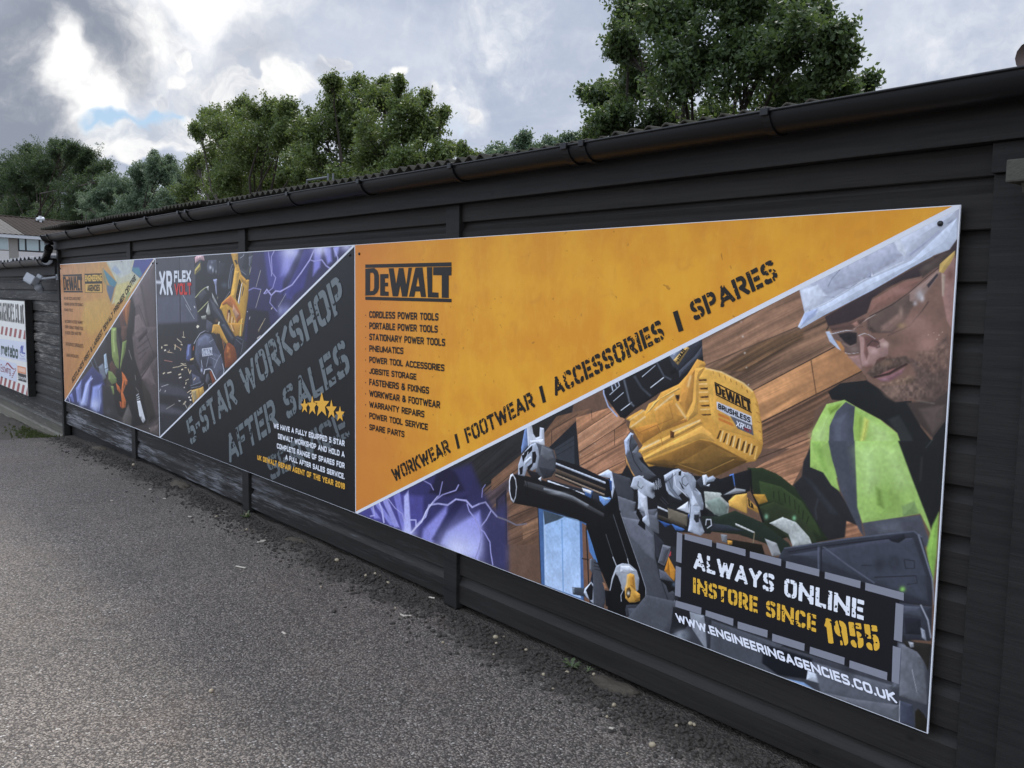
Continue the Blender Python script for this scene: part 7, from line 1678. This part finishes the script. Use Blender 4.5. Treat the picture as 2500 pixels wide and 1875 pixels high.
# ------------------------------------------------------------------ house beyond
HP = {'A': (-96.629, 15.388, 0.0), 'u': (-0.382, 0.9242, 0.0), 'n': (-0.9242, -0.382, 0.0), 'ze': 6.2, 'zr': 8.18, 'hip': 2.19, 'vent': 6.55, 'win': [0.76, 1.78, 1.76, 4.83, 2.51, 3.96, 4.7, 6.0]}
def house():
    root = empty('rendered_house', HP['A']); tag(root, 'grey and white house with brown tiled roof seen over the far shed', 'house')
    A, u, n, zt = Vector(HP['A']), Vector(HP['u']), Vector(HP['n']), HP['ze']; Z = Vector((0, 0, 1))
    Q = Matrix(((u.x, n.x, 0, A.x), (u.y, n.y, 0, A.y), (0, 0, 1, 0), (0, 0, 0, 1)))   # local x along the eave, y into the house, z up
    def bx(name, mat, a, b, parent, bev=0.0):
        mb = MB(); mb.box(a, b, Q, bev); return (keep(mb.build(name, mat), parent) if parent is root else keep2(mb.build(name, mat), parent, root))
    L0, L1, Dp = -9.0, 14.0, 8.0; base = -1.2
    bx('wall', flat('grey_render', '8f8c86', .85, .2, .12, 2), (L0, 0, base), (L1, Dp, zt-.32), root)
    bx('fascia', flat('white_fascia_paint', 'c4c8cc', .6, .3, .05, 2), (L0-.4, -.45, zt-.30), (L1+.4, Dp+.4, zt), root)
    p = HP['win']
    M_W = flat('white_cladding', 'c9c6c4', .7, .3, .06, 3); M_FR = flat('dark_window_frame', '25282c', .4, .4, .1, 5)
    M_FW = flat('white_window_frame', 'c9ccce', .5, .3, .05, 5)
    m, h, b = newmat('window_glass'); b.inputs['Base Color'].default_value = c4('9fb0b2'); b.inputs['Roughness'].default_value = .06; b.inputs['Specular IOR Level'].default_value = .9
    def window(x0, x1, z0, z1, splits, fm, t):
        w_ = bx('window', fm, (x0, -.06, z0), (x1, -.003, z1), root); e = [x0]+splits+[x1]
        for a, c in zip(e[:-1], e[1:]): bx('pane', m, (a+t, -.075, z0+t), (c-t, -.0605, z1-t), w_)
    window(p[2], p[3], p[6], p[7], [p[4], p[5]], M_FR, .10)
    window(p[2]-5.2, p[0], p[6]+.05, p[7]+.1, [p[2]-4.0, p[2]-2.7], M_FW, .06)
    bx('cladding_panel', M_W, (L0+.1, -.05, p[6]-1.3), (p[0]+.02, -.002, p[6]-.05), root); bx('cladding_panel', M_W, (p[1], -.05, p[6]-1.3), (L1-.1, -.002, p[6]-.05), root)
    # tiled gable roof, ribs and courses modelled: pale tiles on the left half of the terrace, brown on the right
    zr = HP['zr']; yr = Dp/2; e = .5; xs_ = HP['hip']; first = None
    for (xa, xb, nm, ha, hb) in ((L0-e, xs_, 'pale_roof_tiles', '4f4c49', '6b6763'), (xs_, L1+e, 'brown_roof_tiles', '231f1c', '3d3631')):
        m, h, b = newmat(nm); co = obco(h); h.put(b.inputs['Base Color'], h.mix(h.noise(co, 1.2, 8, .7), c4(ha), c4(hb))); b.inputs['Roughness'].default_value = .9; b.inputs['Specular IOR Level'].default_value = .08
        mb = MB(); ns = int((xb-xa)/.14)
        for face in (0, 1):
            V = []; F = []
            for i in range(ns+1):
                x = xa+(xb-xa)*i/ns
                for j in range(25):
                    y = -e+(yr+e)*j/24; V.append((x, y if face == 0 else Dp-y, zt+.03+(zr-zt)*j/24+.05*((i % 4) < 2)+.03*(j % 2)))
            for i in range(ns):
                for j in range(24): a = i*25+j; F.append([a, a+25, a+26, a+1])
            mb.add([tuple(Q @ Vector(v)) for v in V], F)
        rf = keep(mb.build('roof', m), root)
        mb = MB(); mb.tube([Q @ Vector((xa, yr, zr+.07)), Q @ Vector((xb, yr, zr+.07))], .10, 8); keep2(mb.build('ridge_tile', m), rf, root)
    v = HP['vent']; mb = MB(); mb.tube([Q @ Vector((v, yr-.6, zr-.3)), Q @ Vector((v, yr-.6, zr+.35))], .16, 8); mb.tube([Q @ Vector((v-.4, yr-.6, zr+.0)), Q @ Vector((v+.35, yr-.6, zr+.06))], [.16, .22], 8); keep2(mb.build('roof_vent', M_FW), rf, root)
house()

# ------------------------------------------------------------------ trees
def tree(name, label, lobes, base, leaf, dens, mat, seed, nbr=5, flatt=.8, clump=.16, sprig=.25):
    """lobes: (x, y, z, r); a trunk with limbs to every lobe, twigs, and many small leaf faces in clumps round the twig tips"""
    rn = np.random.RandomState(seed); root = empty(name, base); tag(root, label, 'tree', 'trees behind the sheds')
    L_ = np.array(lobes); zl = L_[:, 2].min(); hh = zl-base[2]           # the low boughs, mostly hidden by the sheds
    if hh > 1.2:
        lobes = list(lobes)+[(rn.uniform(L_[:, 0].min(), L_[:, 0].max())*.7+base[0]*.3, base[1]+rn.uniform(-.4, .8), base[2]+hh*rn.uniform(.45, .95), float(L_[:, 3].mean())*1.15) for _ in range(6)]
    mb = MB(); b = Vector(base); cen = Vector(np.mean([l[:3] for l in lobes], 0)); top = max(l[2] for l in lobes); spread = max(l[3] for l in lobes)
    fork = Vector((b.x*.6+cen.x*.4, b.y, b.z+(cen.z-b.z)*.45)); mid = b.lerp(fork, .5)+Vector((.06, .02, 0))*spread
    r0 = .035*(top-b.z)+.04
    mb.tube([b-Vector((0, 0, .3)), b+Vector((0, 0, .15)), mid, fork], [r0*1.3, r0, r0*.85, r0*.7], 9)
    P = []
    for (x, y, z, r) in lobes:
        c = Vector((x, y, z)); m1 = fork.lerp(c, .5)+Vector(rn.uniform(-.12, .12, 3))*(c-fork).length
        mb.tube([fork, m1, c], [r0*.2, r0*.12, r0*.05], 6)
        nb = max(7, int(nbr*2.3*(1+r)))
        for k in range(nb):
            d = rn.normal(size=3); d /= np.linalg.norm(d); d[2] *= flatt; d[2] += .15
            L = r*rn.uniform(.2, 1.0); e = c+Vector(d*L); st = m1.lerp(c, rn.uniform(.6, 1)); q = st.lerp(e, .55)+Vector(rn.uniform(-.1, .1, 3))*r
            mb.tube([st, q, e], [r0*.045, r0*.028, r0*.01], 4, False)
            bd = np.array((e-q).normalized()); out = np.array(e-cen); out = out/(np.linalg.norm(out)+1e-6)
            if rn.rand() < .13: continue                                # a bare spell, so the sky shows through
            for w in range(rn.randint(8, 15)):                          # leafy twigs that reach out of the branch
                t = rn.rand(); o = np.array(q.lerp(e, t)); td = bd*.7+out*.35+rn.normal(size=3)*.75+np.array([0, 0, .25]); td /= np.linalg.norm(td)
                tl = min(r*rn.uniform(.28, .75), .75+.25*r); m = int(dens/60*tl/leaf*3.7)+3
                u = rn.rand(m, 1)**.8; sag = np.array([0, 0, -.12])*u*u*tl
                P.append(o+td*u*tl+sag+rn.normal(size=(m, 3))*leaf*(.9+.5*clump)*(1.15-.6*u))
    keep(mb.build('trunk', M_BARK, None, True), root)
    P = np.concatenate(P); N = len(P)
    a = rn.normal(size=(N, 3)); a /= np.linalg.norm(a, axis=1)[:, None]; up = rn.normal(size=(N, 3))*.7+np.array([0, -.25, .6]); bb = np.cross(a, up); bb /= np.linalg.norm(bb, axis=1)[:, None]+1e-9
    s = (leaf*.6*rn.uniform(.55, 1.25, N))[:, None]; nrm = np.cross(a, bb)
    V = np.stack([P-a*s, P+bb*s*.55+nrm*s*.18, P+a*s*1.0, P-bb*s*.55+nrm*s*.18], 1).reshape(-1, 3).astype(np.float32)
    me = bpy.data.meshes.new('crown'); me.vertices.add(4*N); me.vertices.foreach_set('co', V.ravel()); me.loops.add(4*N); me.loops.foreach_set('vertex_index', np.arange(4*N, dtype=np.int32))
    me.polygons.add(N); me.polygons.foreach_set('loop_start', np.arange(0, 4*N, 4, dtype=np.int32)); me.update(calc_edges=True)
    keep(link('crown', me, mat), root); return N
TREES = [('sycamore_tree', 'tall dense dark green tree rising above the near half of the shed roof', [(-6.66, 6.6, 4.55, 0.56),
(-6.1, 7.08, 4.72, 0.61),
(-8.43, 7.94, 4.42, 0.55),
(-6.27, 6.54, 3.82, 0.6),
(-5.7, 6.91, 3.98, 0.64),
(-4.89, 6.6, 3.95, 0.41),
(-8.11, 7.1, 3.66, 0.36),
(-9.13, 7.83, 4.24, 0.23),
(-8.0, 7.12, 4.66, 0.34),
(-8.38, 7.67, 5.3, 0.33),
(-4.41, 6.64, 3.99, 0.18),
(-5.63, 8.23, 4.75, 0.19),
(-4.62, 6.77, 3.58, 0.26),
(-4.41, 6.86, 3.77, 0.15),
(-4.79, 7.49, 3.61, 0.19),
(-4.88, 8.23, 3.83, 0.11),
(-8.07, 8.02, 3.66, 0.55),
(-7.35, 8.44, 3.62, 0.59),
(-6.16, 8.02, 3.73, 0.43),
(-5.19, 7.27, 3.52, 0.29),
(-6.89, 7.32, 5.41, 0.75),
(-6.37, 7.93, 5.47, 0.7),
(-5.25, 7.04, 4.52, 0.29),
(-9.68, 8.21, 3.84, 0.17),
(-9.31, 8.33, 4.44, 0.33),
(-9.7, 8.02, 4.42, 0.09)], (-6.75, 7.5, -0.4), 0.062, 95, 'dark', 21, 5, 0.3),
('broad_tree', 'spreading airy green tree with open branches left of the roof aerial', [(-32.2, 11.42, 6.94, 1.07),
(-35.14, 11.96, 7.85, 0.66),
(-36.15, 11.84, 7.64, 0.44),
(-33.69, 12.72, 8.07, 0.74),
(-28.82, 11.34, 7.06, 0.85),
(-27.96, 11.68, 6.45, 1.11),
(-30.32, 11.54, 6.0, 1.33),
(-35.41, 12.38, 6.31, 1.0),
(-27.45, 11.44, 7.16, 0.46),
(-38.75, 12.62, 6.67, 0.72),
(-25.75, 11.02, 5.2, 0.78),
(-37.57, 12.12, 7.99, 0.21),
(-37.47, 12.63, 8.68, 0.28),
(-33.38, 12.49, 8.43, 0.29),
(-28.31, 11.38, 7.47, 0.25),
(-31.29, 11.01, 5.17, 0.9),
(-31.88, 12.54, 5.05, 0.94),
(-30.56, 12.92, 5.28, 0.91),
(-33.03, 12.4, 6.23, 0.96)], (-30.75, 12.0, -0.4), 0.085, 70, 'lit', 22, 5, 0.32),
('broad_tree', 'spreading airy green tree with open branches right of the roof aerial', [(-23.36, 11.03, 6.63, 0.73),
(-23.41, 11.89, 7.0, 0.68),
(-21.42, 11.53, 6.53, 0.7),
(-18.68, 10.56, 5.77, 0.52),
(-23.26, 10.44, 5.83, 0.72),
(-22.99, 11.37, 5.79, 0.97),
(-19.28, 10.33, 5.11, 0.85),
(-18.44, 10.78, 5.26, 0.48),
(-18.55, 11.24, 5.64, 0.25),
(-17.52, 10.82, 5.62, 0.12),
(-21.7, 10.0, 6.84, 0.27),
(-23.36, 11.77, 7.45, 0.22),
(-22.01, 11.77, 7.17, 0.21),
(-19.21, 10.6, 6.58, 0.19),
(-18.85, 11.18, 6.3, 0.19),
(-27.0, 11.96, 6.76, 0.55),
(-22.59, 11.69, 4.71, 0.97),
(-18.01, 10.13, 4.33, 0.71),
(-17.26, 10.59, 4.6, 0.36),
(-23.03, 10.58, 4.65, 0.96),
(-18.39, 11.64, 4.94, 0.21),
(-25.37, 11.25, 4.8, 0.78),
(-21.21, 10.22, 3.89, 0.79),
(-18.75, 10.0, 3.89, 0.72),
(-19.87, 11.88, 4.37, 0.56),
(-20.22, 10.28, 4.89, 0.65)], (-21.44, 11.0, -0.4), 0.08, 70, 'lit', 23, 5, 0.3),
('sapling', 'slim leafy shoot peeping over the gutter beside the low bushy treetops', [(-14.38, 9.18, 4.06, 0.17),
(-14.42, 9.08, 4.2, 0.09),
(-14.12, 9.2, 3.98, 0.12)], (-14.31, 9.0, -0.4), 0.06, 110, 'lit', 24, 5, 0.12),
('bushy_tree', 'low bushy treetops just showing above the middle of the gutter', [(-13.63, 9.3, 4.02, 0.23),
(-12.88, 9.07, 3.93, 0.19),
(-12.1, 8.82, 3.97, 0.2),
(-11.55, 8.75, 3.77, 0.19),
(-11.47, 8.93, 3.91, 0.14),
(-10.78, 8.69, 3.85, 0.16),
(-11.54, 9.15, 3.81, 0.23),
(-10.69, 8.95, 3.84, 0.16),
(-13.37, 9.04, 3.76, 0.25),
(-11.94, 8.89, 3.6, 0.31)], (-11.99, 9.0, -0.4), 0.06, 95, 'pale', 25, 5, 0.2),
('dense_tree', 'big dark round-headed tree behind the house at the far left', [(-153.04, 29.23, 17.38, 4.35),
(-139.28, 30.08, 17.39, 4.6),
(-126.61, 31.07, 16.3, 3.21),
(-175.16, 31.16, 17.39, 4.22),
(-153.59, 31.48, 13.91, 5.05),
(-119.97, 28.75, 11.97, 3.55),
(-132.39, 29.08, 19.34, 1.75),
(-150.7, 29.98, 20.86, 1.84),
(-118.85, 30.96, 16.06, 1.52),
(-108.77, 28.78, 13.49, 1.03),
(-122.81, 28.72, 18.49, 1.23),
(-169.12, 30.16, 20.85, 2.31),
(-128.3, 29.13, 19.94, 0.75),
(-125.28, 31.04, 18.51, 1.27),
(-157.33, 29.08, 20.85, 1.27),
(-192.68, 29.17, 20.81, 6.06),
(-229.61, 31.85, 18.98, 8.05),
(-121.79, 31.65, 12.32, 2.09),
(-140.01, 30.27, 21.44, 0.58),
(-157.61, 29.94, 11.53, 4.49),
(-142.7, 30.61, 10.2, 4.14),
(-125.78, 30.15, 9.34, 3.19),
(-187.55, 31.98, 13.24, 5.26),
(-110.89, 28.57, 8.98, 1.9)], (-145.25, 30.0, -0.4), 0.17, 60, 'far', 26, 6, 0.42),
('round_tree', 'pale grey-green bushy tree behind the far end of the long shed', [(-56.0, 16.82, 8.33, 1.1),
(-62.02, 17.76, 8.71, 1.04),
(-56.03, 17.56, 7.91, 1.12),
(-66.98, 17.88, 8.02, 1.4),
(-67.84, 16.72, 7.42, 1.17),
(-76.31, 18.15, 8.44, 0.85),
(-61.9, 17.94, 7.1, 1.65),
(-51.16, 16.3, 6.22, 1.17),
(-68.8, 17.58, 8.58, 0.77),
(-58.71, 17.39, 9.54, 0.47),
(-57.74, 17.93, 9.11, 0.57),
(-73.16, 17.86, 6.64, 1.26),
(-64.35, 17.6, 6.12, 1.7),
(-57.85, 17.89, 5.78, 1.57),
(-70.8, 16.25, 7.29, 0.54)], (-60.84, 17.0, -0.4), 0.1, 95, 'pale', 27, 6, 0.3),
('hedge_tree', 'low bright green tree filling the gap below the open branches behind the long shed', [(-43.43, 14.37, 6.52, 0.68),
(-40.68, 14.1, 5.89, 0.88),
(-36.64, 13.4, 5.68, 0.8),
(-34.74, 13.84, 5.56, 0.95),
(-33.0, 14.45, 5.63, 0.93),
(-43.62, 14.02, 5.72, 0.8),
(-28.77, 13.49, 5.32, 0.74),
(-38.08, 14.57, 5.36, 0.92),
(-45.21, 14.73, 7.02, 0.37),
(-34.42, 14.77, 5.11, 0.86)], (-37.86, 14.0, -0.4), 0.085, 75, 'lit', 28, 5, 0.28)]
LM = {'dark': leafmat('sycamore_leaves', '28331f', '4b5c36', '7a9248'), 'far': leafmat('dark_far_leaves', '1d281d', '3e4e32', '66803e'), 'pale': leafmat('grey_green_leaves', '36463a', '5f7058', '7d9460'), 'lit': leafmat('bright_green_leaves', '303c22', '5f6f3b', '8a9c48')}
for (nm, lb, lobes, base, leaf, dens, mk, sd_, nbr, clump) in TREES: tree(nm, lb, lobes, base, leaf, dens, LM[mk], sd_, nbr, .8, clump)

# ------------------------------------------------------------------ loose bits on the ground
def rock(r, seed, flat_=.6, n=2):
    bm = bmesh.new(); bmesh.ops.create_icosphere(bm, subdivisions=n, radius=1); rn = np.random.RandomState(seed); o = rn.rand(3)*9
    for v in bm.verts:
        k = 1+.5*(float(fbm(np.array(v.co.x*1.3+o[0]), np.array(v.co.y*1.3+v.co.z+o[1]), 2))-.5); v.co = Vector((v.co.x*r*k, v.co.y*r*k*.8, v.co.z*r*k*flat_))
    V = [v.co[:] for v in bm.verts]; F = [[v.index for v in f.verts] for f in bm.faces]; bm.free(); return V, F
def zg(x, y): return float(g_height(np.array(x, float), np.array(y, float)))
shapes = [rock(1, s, .6, 1) for s in range(8)]; mb = MB(); rn = np.random.RandomState(11)
for k in range(4200):
    x = -9+9.1*rn.rand()**.8; y = -.02-abs(rn.normal())*.12
    if y < -.62: continue
    r = rn.uniform(.004, .012)*(1.5 if rn.rand() < .06 else 1); V, F = shapes[rn.randint(8)]; a = rn.rand()*6.28; z = zg(x, y)+r*.25
    mb.add([(x+r*(p[0]*math.cos(a)-p[1]*math.sin(a)), y+r*(p[0]*math.sin(a)+p[1]*math.cos(a)), z+r*p[2]) for p in V], F)
o = mb.build('loose_gravel', M_STONE); tag(o, 'loose dark grit gathered along the foot of the black shed', 'gravel', kind='stuff')
PEB = [(-1.379, -0.147, 0.0085),
(-1.324, -0.077, 0.0085),
(-1.257, -0.002, 0.0085),
(-1.777, -0.061, 0.0113),
(-1.722, -0.101, 0.0074),
(-1.592, -0.052, 0.0073),
(-1.024, -0.134, 0.0094),
(-0.98, -0.215, 0.0061),
(-0.771, -0.029, 0.0091),
(-0.762, -0.022, 0.0075),
(-0.751, -0.243, 0.0115),
(-0.769, -0.341, 0.0042),
(-1.639, -0.181, 0.0054),
(-1.254, -0.213, 0.0049),
(-1.17, -0.11, 0.0065),
(-0.792, -0.077, 0.006),
(-1.776, -0.017, 0.0057),
(-2.811, -0.019, 0.0092),
(-2.768, -0.018, 0.0068),
(-2.338, -0.197, 0.0062),
(-1.864, -0.269, 0.0056),
(-1.986, -1.191, 0.0096),
(-4.353, -0.03, 0.0173),
(-4.035, -0.174, 0.0081),
(-2.79, -0.335, 0.0066),
(-3.127, -0.063, 0.012),
(-2.816, -0.071, 0.0091),
(-2.661, -0.036, 0.0089),
(-4.46, -0.191, 0.0086),
(-6.535, -0.069, 0.0148)]
for i, (x, y, r) in enumerate(PEB):
    V, F = rock(r, 40+i, .75); o = mesh('pebble', V, F, M_PEB, None, True); o.location = (x, y, zg(x, y)+r*.55); o.rotation_euler = (0, 0, i*1.3)
    tag(o, 'small pale pebble lying on the tarmac near the shed wall', 'pebble', 'pale pebbles along the shed')
CH = [(-2.207, -0.217, 0.034, 0.975),
(-2.343, 0.007, 0.031, 0.507),
(-0.91, -0.266, 0.015, 0.405),
(-2.229, -0.229, 0.031, 0.064),
(-3.33, -0.51, 0.061, 0.493),
(-3.724, -0.225, 0.041, 1.546),
(-3.743, -0.202, 0.032, 1.052),
(-2.351, -0.738, 0.027, 0.037),
(-5.298, -0.588, 0.019, 1.2),
(-5.124, -0.293, 0.02, 0.644),
(-4.534, -0.335, 0.024, 0.727),
(-5.492, -0.27, 0.02, 0.644)]
for i, (x, y, l, a) in enumerate(CH):
    mb = MB(); mb.box((-l/2, -.004, -.0025), (l/2, .004, .0025), bev=.0012); o = mb.build('wood_chip', M_CHIP); o.location = (x, y, zg(x, y)+.006); o.rotation_euler = (0, R(2), a)
    tag(o, 'thin pale splinter of wood lying on the tarmac', 'splinter', 'pale splinters on the tarmac')
RUB = [(-1.132, -0.02, 0.11, 0.06, 0.022),
(-5.513, -0.048, 0.15, 0.07, 0.035),
(-7.671, -0.02, 0.16, 0.07, 0.03),
(-3.636, -0.05, 0.1, 0.05, 0.018)]
RL = ['broad flat lump of rough concrete under the shed wall below the web address', 'pale lump of broken concrete under the shed wall by the third batten', 'small lump of broken concrete at the foot of the far end of the wall', 'rough concrete lump half buried below the middle printed panel']
for i, (x, y, rx, ry, rz) in enumerate(RUB):
    V, F = rock(1, 70+i, 1, 4); V = [tuple(np.array(v)*(1+.35*(float(fbm(np.array(v[0]*4.0+i), np.array(v[1]*4.0+v[2]*3), 3))-.5))) for v in V]; o = mesh('concrete_lump', [(v[0]*rx, v[1]*ry, v[2]*rz) for v in V], F, flat('rough_concrete', '4a443b', .9, .2, .5, 40, grain=1.0), None, False); o.location = (x, y, zg(x, y)-rz*.2); tag(o, RL[i], 'rubble')
M_WEED = leafmat('weed_leaves', '47543a', '76825e', '84944e')
WL = ['small leafy weed sprouting from the grit below the www address', 'tiny green seedling just right of the leafy weed', 'little pale weed at the foot of the second batten from the far end']
for i, (x, y, s, n) in enumerate([(-1.357, -0.023, 0.042, 14),
(-1.293, 0.004, 0.024, 7),
(-4.334, -0.041, 0.05, 12)]):
    mb = MB(); rn = random.Random(i+5)
    for k in range(n):
        a = k*2.4+rn.random(); L = s*rn.uniform(.6, 1.1); ca, sa = math.cos(a), math.sin(a); h0 = s*rn.uniform(.2, .8)
        pr = [(0, 0), (.3, .16), (.45, .07), (.62, .2), (.78, .08), (1, 0)]
        V = []
        for t, w in pr:
            zz = h0*math.sin(t*2.0); 
            for sg in (1, -1): V.append((L*t*ca-sg*w*L*sa, L*t*sa+sg*w*L*ca, zz))
        mb.add(V, [[2*q, 2*q+1, 2*q+3, 2*q+2] for q in range(len(pr)-1)])
    o = mb.build('weed', M_WEED); o.location = (x, y, zg(x, y)); tag(o, WL[i], 'weed')
# moss along the foot of the far shed
mb = MB(); rn = np.random.RandomState(5)
for k in range(420):
    x = -9.9+rn.normal()*.35; y = -.04-abs(rn.normal())*.12; s = rn.uniform(.008, .02); z = zg(x, y)+rn.uniform(0, .012); a = rn.rand()*6.3
    mb.add([(x-s*math.cos(a), y-s*math.sin(a), z), (x+s*math.cos(a), y+s*math.sin(a), z), (x+rn.uniform(-.5, .5)*s, y, z+s*1.6)], [[0, 1, 2]])
o = mb.build('moss', leafmat('green_moss', '3a4028', '555c36', '5c6a34')); tag(o, 'patch of green moss at the foot of the far worn shed', 'moss', kind='stuff')
